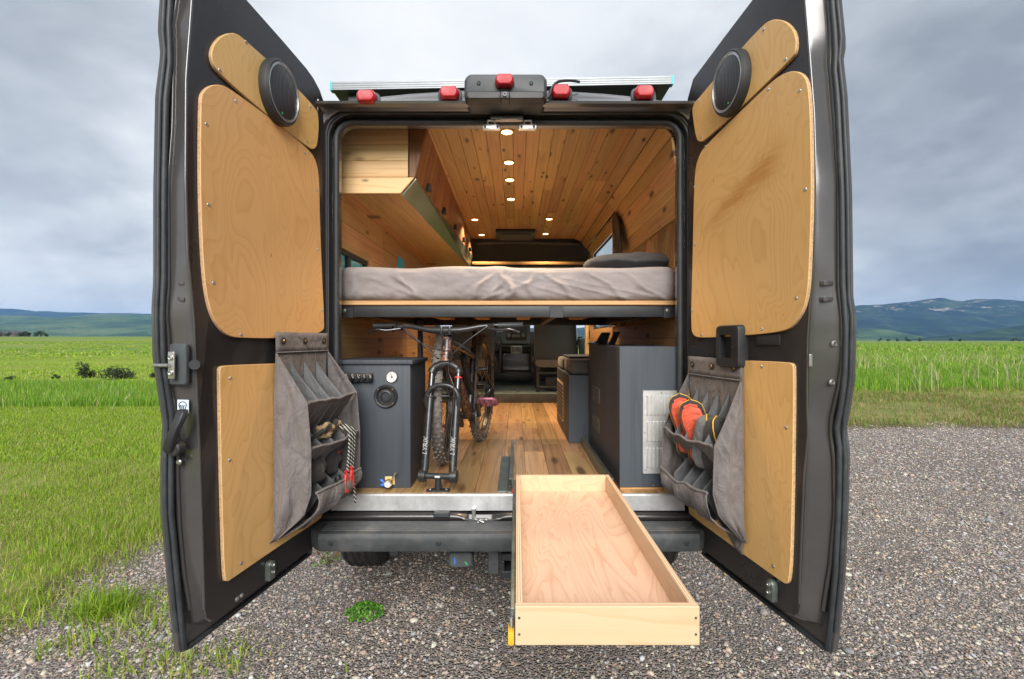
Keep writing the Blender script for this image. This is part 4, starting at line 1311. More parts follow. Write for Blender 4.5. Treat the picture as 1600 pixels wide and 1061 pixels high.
# ------------------------------------------------------------------ rear doors
class Door:
    def __init__(s, x0, k):
        s.h = Vector((x0, 2.05))
        s.U = Vector((k, -1)).normalized()
        s.W = Vector((-s.U.y, s.U.x)) if x0 < 0 else Vector((s.U.y, -s.U.x))
        s.sg = -1 if x0 < 0 else 1

    def pt(s, u, w, z):
        q = s.h + s.U * u + s.W * w
        return Vector((q.x, q.y, H + z))

    def uz(s, px, py, w=0.0):
        r = Vector(((px - CX) / F, 1.0))
        t = (s.h.dot(s.W) + w) / r.dot(s.W)
        return ((r * t - s.h).dot(s.U), -(py - CY) / F * t)

    def wdir(s):
        return Vector((s.W.x, s.W.y, 0))

    def udir(s):
        return Vector((s.U.x, s.U.y, 0))


DL = Door(-0.862, -0.156)
DR = Door(0.773, 0.190)


def curve_u(D, pts, w):
    a = sorted([(D.uz(px, py, w)[1], D.uz(px, py, w)[0]) for px, py in pts])
    zs = [q[0] for q in a]; us = [q[1] for q in a]
    return lambda z: float(np.interp(z, zs, us))


SPEC = {
    'L': dict(D=DL,
              inner=[(300, -105), (300, 0), (291, 120), (290, 280), (293, 400), (303, 500), (304, 530), (311, 700), (316, 850), (319, 960)],
              flange=[(277, -100), (276, 0), (268, 45), (271, 80), (269, 200), (262, 290), (262, 450), (258, 490), (262, 530), (264, 600), (272, 640), (277, 690), (276, 740), (279, 820), (286, 890), (297, 950), (303, 990)],
              sil=[(256, -120), (253, 0), (250, 45), (254, 85), (246, 150), (243, 300), (243, 440), (240, 485), (242, 560), (250, 615), (257, 660), (254, 720), (254, 800), (262, 880), (271, 950), (284, 1015)],
              top=[(296, -102), (385, 0), (440, 62), (482, 111), (497, 134), (506, 165)],
              A=[(345, 57), (360, 51), (372, 53), (384, 63), (440, 113), (492, 166), (499, 182), (497, 225), (491, 234), (482, 230), (420, 182), (345, 117), (334, 102), (330, 85), (334, 70)],
              B=[(314, 160), (316, 146), (324, 137), (335, 132), (348, 133), (362, 140), (430, 190), (480, 231), (493, 247), (499, 275), (500, 340), (503, 420), (507, 500), (506, 522), (440, 529), (375, 528), (358, 525), (345, 515), (331, 493), (322, 455), (317, 400), (313, 290)],
              C=[(343, 580), (345, 573), (352, 571), (430, 568), (504, 566), (507, 572), (507, 700), (505, 804), (500, 812), (440, 851), (362, 905), (356, 909), (351, 906), (347, 780)],
              sA=[(385, 66), (344, 110), (485, 167), (480, 222)],
              sB=[(369, 158), (323, 194), (477, 240), (326, 320), (334, 442), (377, 523), (495, 297), (496, 390), (504, 485)],
              sC=[(360, 591), (359, 719), (377, 880)],
              spk=(432, 146), bag=dict(near=430, far=510, ztop=0.026, rows=[(-0.232, 0.150), (-0.400, 0.165), (-0.565, 0.165)], zbot=-0.745, header=0.075)),
    'R': dict(D=DR,
              inner=[(1257, -110), (1258, 0), (1265, 85), (1272, 180), (1275, 290), (1273, 400), (1266, 470), (1262, 530), (1261, 640), (1263, 672), (1256, 760), (1252, 860), (1248, 960)],
              flange=[(1290, -105), (1295, 0), (1299, 50), (1298, 100), (1306, 200), (1312, 290), (1312, 450), (1317, 495), (1318, 560), (1313, 600), (1301, 650), (1299, 675), (1305, 720), (1306, 800), (1299, 880), (1290, 930), (1281, 990)],
              sil=[(1309, -125), (1312, 0), (1316, 40), (1319, 72), (1314, 86), (1321, 150), (1328, 300), (1330, 470), (1335, 490), (1333, 590), (1326, 640), (1320, 668), (1325, 705), (1323, 790), (1318, 890), (1309, 960), (1295, 1012)],
              top=[(1260, -110), (1176, 0), (1135, 54), (1097, 105), (1080, 128), (1075, 155)],
              A=[(1205, 31), (1215, 30), (1228, 34), (1240, 47), (1244, 62), (1243, 80), (1238, 90), (1165, 161), (1100, 220), (1092, 222), (1087, 215), (1081, 175), (1083, 162), (1090, 155), (1140, 95), (1192, 38)],
              B=[(1232, 112), (1243, 111), (1253, 115), (1260, 125), (1263, 140), (1266, 180), (1268, 300), (1265, 400), (1262, 455), (1255, 485), (1240, 508), (1228, 516), (1200, 521), (1140, 526), (1095, 528), (1083, 525), (1079, 510), (1082, 400), (1084, 300), (1086, 265), (1092, 242), (1103, 226), (1200, 132), (1218, 118)],
              C=[(1232, 566), (1238, 569), (1240, 576), (1239, 700), (1236, 860), (1233, 905), (1229, 913), (1222, 910), (1150, 858), (1080, 806), (1075, 800), (1074, 700), (1074, 570), (1078, 564), (1160, 563)],
              sA=[(1193, 46), (1227, 93), (1091, 157), (1096, 214)],
              sB=[(1200, 140), (1249, 142), (1102, 229), (1258, 296), (1244, 466), (1190, 514), (1085, 292), (1086, 382), (1081, 484), (1096, 523)],
              sC=[(1190, 573), (1228, 668), (1208, 885)],
              spk=(1147, 131), bag=dict(near=1160, far=1078, ztop=-0.075, rows=[(-0.385, 0.135), (-0.555, 0.140)], zbot=-0.735, header=0.075)),
}


def screw_proto():
    return MB().lathe([(0.0068, 0.0), (0.0068, 0.0015), (0.0055, 0.0034), (0.003, 0.0046), (0.0015, 0.0035), (0, 0.0035)], (0, 0, 0), (1, 0, 0), 12).build('screw', M['steel'], van, 60)


SCREW = [None]


def screw_at(D, px, py, w, parent):
    p = D.pt(*(lambda q: (q[0], w, q[1]))(D.uz(px, py, w)))
    ang = math.atan2(D.W.y, D.W.x)
    if SCREW[0] is None:
        SCREW[0] = screw_proto()
        o = SCREW[0]; o.parent = None
        place(o, p, parent)
    else:
        o = copy_at(SCREW[0], p, parent)
    o.rotation_euler = (rng.uniform(0, 3), 0, ang)
    # spin about its own axis first
    o.rotation_mode = 'XYZ'
    return o


def door_prism(D, pts_uz, w0, w1):
    return MB().loft([[D.pt(u, w0, z) for u, z in pts_uz], [D.pt(u, w1, z) for u, z in pts_uz]])


def make_door(key):
    S = SPEC[key]; D = S['D']
    ui = curve_u(D, S['inner'], 0.0); uf = curve_u(D, S['flange'], -0.066); us = curve_u(D, S['sil'], -0.078)
    zb = -0.893
    tops = sorted([D.uz(px, py, 0.0) for px, py in S['top']])
    tu = [q[0] for q in tops]; tz = [q[1] for q in tops]
    ztop = lambda u: float(np.interp(u, tu, tz))
    zt_free = ztop(ui(1.25))
    # outlines with matched vertices: free edge (bottom to top), top edge (free to hinge), hinge edge down
    zs = list(np.linspace(zb + 0.06, zt_free - 0.03, 70))

    def outline(kind):
        out = []
        dz = {'i': 0.0, 'f': 0.014, 's': 0.075}[kind]; dt = {'i': 0.0, 'f': 0.010, 's': 0.027}[kind]
        fu = {'i': ui, 'f': uf, 's': us}[kind]
        # lower free corner
        for t in (0.0, 0.35, 0.7):
            r = 0.055 if kind == 'i' else 0.02
            out.append((fu(zb + 0.03) - r * (1 - math.sin(t * math.pi / 2)), zb - dz + r * (1 - math.cos(t * math.pi / 2))))
        for z in zs:
            out.append((fu(z), z - dz * max(0, 1 - (z - zb) / 0.25)))
        uu0 = fu(zs[-1])
        for t in np.linspace(0, 1, 16):
            u = uu0 * (1 - t)
            out.append((u, ztop(min(u, tu[-1])) + dt))
        for z in (0.9, 0.5, 0.1, -0.3, -0.6):
            out.append((0.0 - (0.012 if kind != 'i' else 0), z))
        out.append((0.0, zb - dz))
        return out
    oi, of, os_ = outline('i'), outline('f'), outline('s')
    name = 'rear_door'
    mb = MB()
    mb.loft([[D.pt(u, -0.068, z) for u, z in of], [D.pt(u * 1.0 + 0.0, -0.012, z) for u, z in [(a[0] * 0.25 + b[0] * 0.75, a[1] * 0.25 + b[1] * 0.75) for a, b in zip(of, oi)]],
             [D.pt(u, -0.003, z) for u, z in [(a[0] * 0.06 + b[0] * 0.94, a[1] * 0.06 + b[1] * 0.94) for a, b in zip(of, oi)]], [D.pt(u - 0.004, 0.0, z) for u, z in oi]], cap0=False)
    door = mb.build(name, M['inner_steel'], van, 32)
    tag(door, 'open rear door lined with plywood, %s' % ('carrying the three-tier pocket organizer' if key == 'L' else 'carrying the two-tier pocket organizer and grab handle'))
    # outer skin
    mb = MB().loft([[D.pt(u, -0.086, z) for u, z in os_], [D.pt(u, -0.070, z) for u, z in os_], [D.pt(u * 0.3 + v * 0.7, -0.064, zz * 0.3 + z * 0.7) for (u, zz), (v, z) in zip(of, os_)]], cap1=False)
    mb.loft([[D.pt(u * 0.3 + v * 0.7, -0.064, zz * 0.3 + z * 0.7) for (u, zz), (v, z) in zip(of, os_)], [D.pt(u, -0.068, z) for u, z in of]], cap0=False, cap1=False)
    mb.build('outer_skin', M['body'], door, 32)
    # the shut face round the panel carries the body colour
    door.data.materials.append(M['body'])
    for f in door.data.polygons:
        if f.normal.x * D.W.x + f.normal.y * D.W.y < 0.80:
            f.material_index = 1
    # rubber bead along the free edge and the bottom
    path = [D.pt(u - 0.012, -0.062, z) for u, z in os_[2:72:2]]
    bott = [D.pt(u, -0.060, os_[0][1] + 0.010) for u in np.linspace(0.02, os_[0][0] - 0.01, 14)]
    MB().tube(bott + path, 0.0085, 8).build('door_seal', M['rubber'], door, 60)
    path = [D.pt(u - 0.002, -0.071, z) for u, z in os_[3:72:2]]
    MB().tube(path, 0.0065, 8).build('edge_trim', M['rubber'], door, 60)
    # raised flange ridge catching the light, and a soft ridge where the panel turns
    MB().tube([D.pt(u + 0.002, -0.0625, z) for u, z in of[3:72]], 0.0075, 8).build('flange_ridge', M['body'], door, 60)
    MB().tube([D.pt(u - 0.0035, -0.0035, z) for u, z in oi[3:72]], 0.0045, 8).build('panel_fold', M['body'], door, 60)
    # pressed ribs on the shut face
    for py_ in (443, 468):
        pxe = 281 if key == 'L' else 1293
        u, z = D.uz(pxe, py_, -0.035)
        e = 0.016
        c = D.pt(u + 0.006, -0.036, z)
        MB().hexa([c + D.wdir() * 0.02 + Vector((0, 0, e / 2)), c - D.wdir() * 0.016 + Vector((0, 0, e / 2)), c - D.wdir() * 0.016 - Vector((0, 0, e / 2)), c + D.wdir() * 0.02 - Vector((0, 0, e / 2))],
                  [p - D.udir() * 0.02 for p in (c + D.wdir() * 0.02 + Vector((0, 0, e / 2)), c - D.wdir() * 0.016 + Vector((0, 0, e / 2)), c - D.wdir() * 0.016 - Vector((0, 0, e / 2)), c + D.wdir() * 0.02 - Vector((0, 0, e / 2)))]).build('pressed_rib', M['body'], door, 40, 0.005, 2)
    # plywood panels
    for kk, scr in (('A', 'sA'), ('B', 'sB'), ('C', 'sC')):
        pts = [Vector(q) for q in S[kk]]
        pts = chaikin(pts, 2)
        uzs = [D.uz(q.x, q.y, 0.013) for q in pts]
        pan = door_prism(D, uzs, 0.0005, 0.013)
        po = pan.build('plywood_panel', M['ply_streak'] if (key, kk) == ('R', 'B') else M['ply_y'], door, 30, 0.0015, 1, 60)
        po.data.materials.append(M['ply_edge'])
        for f in po.data.polygons:
            if abs(f.normal.x * D.W.x + f.normal.y * D.W.y) < 0.5:
                f.material_index = 1
        if (key, kk) == ('R', 'B'):
            tag(po, 'large plywood panel with a dark orange diagonal streak')
        if kk == 'A':
            tag(po, 'small slanted plywood panel behind the speaker')
        # dark shadow gap gasket round the panel
        for px_, py_ in S[scr]:
            screw_at(D, px_, py_, 0.013, door)
    # speaker
    u, z = D.uz(*S['spk'], 0.013)
    ru, rz_ = 0.096, 0.119

    def oval(prof, nm, mt, ang):
        rings_ = []
        for k_, hh_ in prof:
            rings_.append([D.pt(u + ru * max(k_, 1e-4) * math.cos(2 * math.pi * q / 48), 0.013 + hh_, z + rz_ * max(k_, 1e-4) * math.sin(2 * math.pi * q / 48)) for q in range(48)])
        return MB().loft(rings_).build(nm, mt, door, ang)
    oval([(1.0, 0.0), (1.0, 0.020), (0.985, 0.028), (0.93, 0.034), (0.87, 0.0325), (0.86, 0.027), (0.0, 0.027)], 'speaker_pod', M['black_plastic'], 30)
    oval([(0.885, 0.033), (0.885, 0.036), (0.865, 0.036), (0.865, 0.032)], 'speaker_ring', M['steel'], 30)
    oval([(0.862, 0.030), (0.80, 0.0335), (0.4, 0.038), (0.0, 0.039)], 'speaker_grille', M['grille'], 60)
    c = D.pt(u + 0.016, 0.013 + 0.0365, z - 0.085)
    MB().lathe([(0.004, 0), (0.003, 0.001), (0, 0.001)], c, D.wdir(), 10).build('speaker_badge', M['green'], door)
    return door, D, S


def grille_mat():
    m, k, b = new_mat('perforated_speaker_grille')
    tc = k.n('ShaderNodeTexCoord').outputs['Object']
    vo = k.n('ShaderNodeTexVoronoi', {'Scale': 260.0, 'Randomness': 0.15}); k.set(vo.inputs['Vector'], tc)
    k.set(b.inputs['Base Color'], k.mix(k.ss(vo.outputs['Distance'], 0.3, 0.5), (0.008, 0.008, 0.009), (0.045, 0.047, 0.052)))
    b.inputs['Roughness'].default_value = 0.4
    bump(k, b, vo.outputs['Distance'], 0.3, 0.001)
    return m


M['grille'] = grille_mat()
M['sticker_blue'] = paint('pale_blue_sticker', (0.62, 0.74, 0.82), 0.5, var=0.08)
doorL, DL, SL = make_door('L')
doorR, DR, SR = make_door('R')


def oriented_box(D, px, py, w0, w1, du, dz, name, mat, parent, bevel=0.004, seg=2, doff=0.0):
    u, z = D.uz(px, py, (w0 + w1) / 2)
    u += doff
    q = [(u - du, z - dz), (u + du, z - dz), (u + du, z + dz), (u - du, z + dz)]
    return door_prism(D, q, w0, w1).build(name, mat, parent, 35, bevel, seg)


# left door: lock plate and striker pin on the shut face, pull handle, sticker
def face_pt(D, px, py, w, out=0.0):
    """point on the shut face (facing the camera side) at depth w"""
    u, z = D.uz(px, py, w)
    return D.pt(u + out, w, z)


def face_box(D, px, py, hw, hz, t, name, mat, parent, w=-0.035, bevel=0.004, rel=0.004):
    c = face_pt(D, px, py, w, rel)
    W_, U_ = D.wdir(), D.udir()
    up = Vector((0, 0, 1))
    a = [c + W_ * sx * hw + up * sz * hz for sx, sz in ((-1, -1), (1, -1), (1, 1), (-1, 1))]
    return MB().hexa(a, [p + U_ * t for p in a]).build(name, mat, parent, 35, bevel, 3)


lk = face_box(DL, 287, 569, 0.029, 0.062, 0.020, 'lock_housing', M['grey_plastic'], doorL, -0.030, 0.010)
face_box(DL, 281, 570, 0.0105, 0.040, 0.006, 'lock_plate', M['steel'], doorL, -0.030, 0.008, 0.024)
c = face_pt(DL, 281, 570, -0.030, 0.036)
MB().tube([c, c - DL.wdir() * 0.05], 0.0055, 10).build('lock_pin', M['steel'], doorL, 60)
for dzz in (0.022, -0.022):
    MB().lathe([(0.008, 0), (0.008, 0.003), (0.005, 0.004), (0.003, 0.002), (0, 0.002)], c + Vector((0, 0, dzz)) - DL.udir() * 0.006, DL.udir(), 14).build('lock_bolt', M['steel'], doorL, 30)
c = face_pt(DL, 306, 570, -0.002, 0.004)
MB().lathe([(0.016, 0), (0.016, 0.02), (0.013, 0.024), (0, 0.024)], c, (DL.udir() + DL.wdir()).normalized(), 18).build('rubber_stop', M['rubber'], doorL, 30)
st = face_box(DL, 291, 634.5, 0.0195, 0.0205, 0.0012, 'door_sticker', M['sticker_blue'], doorL, -0.032, 0, 0.010)
tag(st, 'square pale blue sticker with a line-drawn emblem')
c = face_pt(DL, 291, 634.5, -0.032, 0.0125)
W_, up = DL.wdir(), Vector((0, 0, 1))


def sk(pts, r, nm):
    MB().tube(bez([c + W_ * a + up * b for a, b in pts], 5), r, 6).build(nm, M['black_plastic'], doorL, 60)


sk([(-0.014, 0.004), (-0.009, 0.012), (0.0, 0.015), (0.009, 0.012), (0.014, 0.004)], 0.0010, 'sticker_line')
sk([(-0.012, 0.004), (-0.008, -0.008), (0.0, -0.016), (0.008, -0.008), (0.012, 0.004)], 0.0010, 'sticker_line')
for dx in (-0.007, -0.001, 0.005):
    sk([(dx, 0.005), (dx - 0.002, -0.004), (dx + 0.001, -0.010)], 0.0011, 'sticker_line')
# curved inside pull lever
hp = [(-0.060, 0.000, 0.012), (-0.045, 0.012, 0.030), (-0.030, 0.030, 0.045), (-0.008, 0.030, 0.070), (0.010, 0.026, 0.100), (0.016, 0.022, 0.112)]
c0 = face_pt(DL, 281, 699, -0.034, 0.0)
_W, _U = DL.wdir(), DL.udir()
lev = []
for (a_, b_, c_, hw_) in ((-0.012, -0.014, 0.020, 0.012), (-0.010, 0.0, 0.030, 0.019), (0.004, 0.030, 0.036, 0.018), (0.018, 0.062, 0.036, 0.016), (0.026, 0.088, 0.030, 0.017), (0.026, 0.108, 0.022, 0.018), (0.022, 0.116, 0.016, 0.014)):
    p_ = c0 + _W * a_ + up * b_ + _U * c_
    lev.append([p_ - _W * hw_ - _U * 0.009, p_ - _W * hw_ * 0.7 + _U * 0.006, p_ + _W * hw_ * 0.7 + _U * 0.006, p_ + _W * hw_ - _U * 0.009])
ph = MB().loft(lev).build('pull_lever', M['black_plastic'], doorL, 60, 0.003, 2, 50)
MB().lathe([(0.022, 0), (0.022, 0.022), (0.018, 0.026), (0, 0.026)], c0, DL.udir(), 18).build('lever_pivot', M['black_plastic'], doorL, 30)
for px_, py_ in ((283, 721),):
    MB().lathe([(0.009, 0), (0.009, 0.002), (0.006, 0.005), (0, 0.005)], face_pt(DL, px_, py_, -0.04, 0.006), DL.udir(), 14).build('face_bolt', M['steel'], doorL, 30)
# guide plates and bolts at the bottom of both doors
for D, dr, px_, py_ in ((DL, doorL, 418, 891), (DR, doorR, 1210, 922)):
    u, z = D.uz(px_, py_, 0.0)
    pts = []
    for k in range(9):
        t = math.pi * k / 8
        pts.append((u + 0.016 * math.cos(t), z + 0.022 + 0.016 * math.sin(t)))
    pts += [(u - 0.016, z - 0.032), (u + 0.016, z - 0.032)]
    door_prism(D, pts, 0.0, 0.022).build('guide_plate', M['rail'], dr, 35, 0.003, 2)
    for dzz in (0.022, -0.004):
        MB().lathe([(0.008, 0), (0.008, 0.002), (0.005, 0.003), (0.004, 0.001), (0, 0.001)], D.pt(u, 0.022, z + dzz), D.wdir(), 14).build('guide_bolt', M['steel'], dr, 30)
for px_, py_ in ((370, 936), (377, 930.5)):
    u, z = DL.uz(px_, py_, 0.0)
    MB().lathe([(0.008, 0), (0.008, 0.002), (0.005, 0.005), (0, 0.005)], DL.pt(u, 0.0, z), DL.wdir(), 12).build('corner_bolt', M['steel'], doorL, 30)

# right door: grab handle, latch, bolts
u, z = DR.uz(1150, 541, 0.0)
hb = MB()
q0 = rrect(0, 0, 0.068, 0.080, 0.016, 0, 5)
q1 = rrect(0.012, 0, 0.036, 0.044, 0.008, 0, 5)


def map_h(q, w):
    return [DR.pt(u - p.x, w, z + p.z) for p in q]


hb.loft([map_h(q0, 0.0), map_h(q0, 0.030), map_h([Vector((p.x * 0.95, 0, p.z * 0.95)) for p in q0], 0.040), map_h(q1, 0.038), map_h(q1, 0.010)], cap1=True)
hand = hb.build('grab_handle', M['black_plastic'], doorR, 35)
for a, b in ((-0.040, 0.0),):
    MB().lathe([(0.007, 0), (0.007, 0.002), (0.005, 0.002), (0.004, -0.001), (0, -0.001)], DR.pt(u - a + 0.0, 0.0395, z + b), DR.wdir(), 12).build('handle_screw', M['black_metal'], doorR, 30)
pad = oriented_box(DR, 1200, 531, 0.0, 0.006, 0.055, 0.018, 'rubber_pad', M['black_plastic'], doorR, 0.006, 2)
cc = face_pt(DR, 1277, 563.5, -0.036, 0.004)
face_box(DR, 1266, 563, 0.013, 0.020, 0.008, 'latch_body', M['steel'], doorR, -0.012, 0.004)
face_box(DR, 1279, 565, 0.019, 0.010, 0.008, 'latch_tongue', M['steel'], doorR, -0.036, 0.004)
for px_, py_ in ((1282, 537), (1299, 537), (1295.5, 597)):
    MB().lathe([(0.0095, 0), (0.0095, 0.002), (0.0065, 0.006), (0.003, 0.005), (0, 0.005)], face_pt(DR, px_, py_, -0.034 - 0.0007 * (px_ - 1282), 0.008), DR.udir(), 14).build('face_bolt', M['steel'], doorR, 30)


# ------------------------------------------------------------------ hanging pocket organizers
def organizer(key, label, rows, near_px, far_px, ztop, zbot, header, n_div, seed):
    S = SPEC[key]; D = S['D']
    u1 = D.uz(near_px, 600, 0.018)[0]; u0 = D.uz(far_px, 600, 0.018)[0]      # u1 = free side, u0 = hinge side
    c = D.pt((u0 + u1) / 2, 0.02, zbot)
    root = thing('pocket_organizer', c, label, 'organizer')

    def wob(u, z, a=0.006):
        return a * (nz(u * 9 + seed, z * 7, seed) + 0.5 * nz(u * 25, z * 18 + seed, 2))

    # back sheet
    hem = lambda t: zbot - 0.02 + 0.035 * math.sin(t * 7 + seed) * (0.4 + 0.6 * t) + (0.05 if key == 'R' else 0.03) * (1 - t)

    def back(i, j):
        u = u0 + (u1 - u0) * i
        zt = ztop; zb_ = hem(i)
        z = zt + (zb_ - zt) * j
        return D.pt(u + 0.006 * nz(j * 5, i, seed), 0.019 + abs(wob(u, z, 0.008)) * min(1, j * 4), z)
    MB().grid(back, 24, 50).build('back_panel', M['canvas'], root, 80, solid=0.002)

    def head(i, j):
        u = u0 - 0.002 + (u1 - u0 + 0.004) * i
        return D.pt(u, 0.0235 + 0.002 * nz(u * 12, j), ztop + 0.002 - header * j)
    MB().grid(head, 16, 4).build('header_band', M['canvas'], root, 80, solid=0.003)
    MB().tube([D.pt(u0 + (u1 - u0) * t, 0.026, ztop - header) for t in np.linspace(0, 1, 8)], 0.003, 6).build('hem_seam', M['canvas'], root, 60)
    for t in (0.1, 0.5, 0.9):
        p = D.pt(u0 + (u1 - u0) * t, 0.026, ztop - header * 0.42)
        gr = MB().lathe([(0.012, 0), (0.014, 0.002), (0.012, 0.004), (0.008, 0.004), (0.006, 0.001), (0, 0.001)], p, D.wdir(), 18).build('grommet', M['black_metal'], root, 40)
        MB().lathe([(0.006, 0), (0.006, 0.004), (0.003, 0.006), (0, 0.006)], p, D.wdir(), 10).build('grommet_stud', M['brass'], gr, 30)
    zh = ztop - header
    # pocket fronts: lip out, bottom back against the sheet
    nrow = len(rows)
    for r, (zl, wl) in enumerate(rows):
        last = r == nrow - 1
        zb_ = rows[r + 1][0] - 0.01 if not last else zbot
        sag = 0.022 if key == 'L' else 0.03

        def front(i, j, zl=zl, wl=wl, zb_=zb_, last=last):
            u = u0 + 0.004 + (u1 - u0 - 0.008) * i
            zz = zl - sag * math.sin(math.pi * i) * (1 - j) * (0.6 + 0.5 * nz(i * 4, seed, r))
            if last:
                zlow = zb_ + (0.045 if key == 'R' else 0.03) * (1 - i)
                z = zz + (zlow - zz) * j
                bulge = wl * (1 - j ** 2.2) + 0.018 * math.sin(math.pi * j)
                w_ = 0.022 + (bulge - 0.0) * 0.98
            else:
                z = zz + (zb_ - zz) * j
                w_ = 0.026 + (wl - 0.022) * (1 - j) ** 1.1
            fold = 0.010 * math.sin(i * 19 + j * 3 + seed) * j * (1 - j) * 2 + wob(u, z, 0.012) * (0.4 + j)
            return D.pt(u, max(0.022, w_ + fold * (1.6 if last else 0.7)), z + 0.006 * nz(u * 14, j * 6, seed + 9))
        MB().grid(front, 36, 20).build('pocket', M['canvas'], root, 80, solid=0.002)
        lip = [front(t, 0.0) + Vector((0, 0, 0.002)) for t in np.linspace(0, 1, 25)]
        MB().tube(lip, 0.0055, 8).build('pocket_hem', M['canvas'], root, 60)
        # dividers
        for d in range(n_div):
            t = (d + 1) / (n_div + 1)
            ztp = (zh if r == 0 else rows[r - 1][0] - 0.02)

            def div(i, j, t=t, zl=zl, wl=wl, zb_=zb_, ztp=ztp):
                u = u0 + (u1 - u0) * (t + 0.02 * nz(j * 3, t * 9, seed + r))
                z0 = ztp + (zb_ + 0.02 - ztp) * j
                zedge = zl - sag * 0.8 * math.sin(math.pi * t)
                # top edge runs from the sheet down to the lip
                wmax = wl if z0 <= zedge else max(0.0, (ztp - z0) / max(1e-3, ztp - zedge)) ** 1.25 * wl
                low = max(0.0, min(1.0, (z0 - zb_) / max(1e-3, zedge - zb_))) if z0 < zedge else 1.0
                return D.pt(u + 0.014 * math.sin(i * 3.1) * nz(j * 4 + d, seed, r), 0.022 + (wmax * (0.25 + 0.75 * low) - 0.02) * i * 0.98, z0)
            MB().grid(div, 8, 18).build('divider', M['canvas_dark'], root, 80, solid=0.0016)
    # gusset sides
    for s_, uu in ((0, u0), (1, u1)):
        prof = [(zh - 0.005, 0.024)] + [(zl, wl + 0.004) for zl, wl in rows] + [((rows[-1][0] + zbot) / 2 + 0.01, rows[-1][1] * 0.86), (zbot + (0.03 if s_ == 0 else 0.0), 0.026)]
        pz = [q[0] for q in prof][::-1]; pw = [q[1] for q in prof][::-1]

        def side(i, j, uu=uu, s_=s_):
            z = zh - 0.005 + (zbot - zh + 0.005) * j
            wm = float(np.interp(z, pz, pw))
            w_ = 0.021 + (wm - 0.021) * i
            zz = z
            du = (0.012 * math.sin(i * 9 + z * 7 + seed) + 0.022 * nz(i * 2.5, z * 7, seed + 3) + 0.010 * nz(i * 7, z * 15, seed)) * math.sin(math.pi * i) + (-0.022 if s_ == 0 else 0.024) * math.sin(math.pi * (0.12 + 0.76 * i)) + (-0.004 if s_ == 0 else 0.003)
            return D.pt(uu + du * min(1.0, j * 4.0 + 0.05), w_, zz)
        MB().grid(side, 16, 44).build('side_gusset', M['canvas'], root, 80, solid=0.002)
        MB().tube([side(1.0, t) for t in np.linspace(0.0, 1.0, 40)], 0.0035, 6).build('gusset_piping', M['canvas'], root, 60)
        MB().tube([side(0.0, t) + D.wdir() * 0.004 for t in np.linspace(0.0, 1.0, 30)], 0.003, 6).build('gusset_seam', M['canvas_dark'], root, 60)
    return root, D, u0, u1


bg = SL['bag']
bagL, _, bLu0, bLu1 = organizer('L', 'grey canvas three-tier pocket organizer holding rope and climbing gear', bg['rows'], bg['near'], bg['far'], bg['ztop'], bg['zbot'], bg['header'], 3, 1.7)
bg = SR['bag']
bagR, _, bRu0, bRu1 = organizer('R', 'grey canvas two-tier pocket organizer holding shoes below the grab handle', bg['rows'], bg['near'], bg['far'], bg['ztop'], bg['zbot'], bg['header'], 4, 4.2)


# contents of the organizers
def blob(c, r3, seed, amp=0.25, n=14):
    c = Vector(c)
    mb = MB()
    rings = []
    for j in range(n + 1):
        t = math.pi * j / n
        ring = []
        for i in range(18):
            a = 2 * math.pi * i / 18
            d = Vector((math.sin(t) * math.cos(a), math.sin(t) * math.sin(a), math.cos(t)))
            k = 1 + amp * mnoise.fractal(d * 1.7 + Vector((seed, 0, 0)), 1.0, 2.0, 3)
            ring.append(c + Vector((d.x * r3[0] * k, d.y * r3[1] * k, d.z * r3[2] * k)))
        rings.append(ring)
    return mb.loft(rings)


um = lambda t: bLu0 + (bLu1 - bLu0) * t
o = blob(DL.pt(um(0.50), 0.11, -0.372), (0.034, 0.055, 0.028), 3, 0.5).build('bundled_gloves', M['glove'], None, 60)
tag(o, 'tan and black work gloves stuffed in the middle organizer tier', 'gloves')
for q in range(6):
    t = 0.30 + 0.07 * q
    MB().tube(bez([DL.pt(um(t), 0.11, -0.385), DL.pt(um(t + 0.03), 0.145, -0.345 + 0.012 * math.sin(q * 2.1)), DL.pt(um(t + 0.08), 0.13, -0.36 - 0.01 * (q % 2)), DL.pt(um(t + 0.10), 0.11, -0.39)], 5), 0.009, 8).build('glove_finger', M['shoe'] if q % 2 else M['glove'], o, 60)
o = blob(DL.pt(um(0.70), 0.10, -0.515), (0.05, 0.085, 0.062), 8, 0.35).build('gear_pouch', M['shoe'], None, 60)
tag(o, 'black fabric gear pouch bulging from the lowest organizer tier', 'pouch')
o = blob(DL.pt(um(0.30), 0.10, -0.50), (0.035, 0.05, 0.07), 11, 0.3).build('gear_pouch', M['shoe'], None, 60)
tag(o, 'slim black pouch with red stripe beside the hanging rope', 'pouch')
MB().box(*(lambda p: (p.x - 0.0, p.x + 0.004, p.y - 0.016, p.y + 0.016, p.z - 0.0015, p.z + 0.0015))(DL.pt(um(0.30), 0.141, -0.47))).build('pouch_stripe', M['red'], o)
rope_m, k_, b_ = new_mat('black_white_rope')
tcx = k_.n('ShaderNodeTexCoord').outputs['Object']
wv = k_.n('ShaderNodeTexWave', {'Scale': 38.0, 'Distortion': 0.6}, bands_direction='DIAGONAL'); k_.set(wv.inputs[0], tcx)
k_.set(b_.inputs['Base Color'], k_.mix(k_.ss(wv.outputs[1], 0.6, 0.75), (0.02, 0.02, 0.02), (0.5, 0.49, 0.45)))
b_.inputs['Roughness'].default_value = 0.9
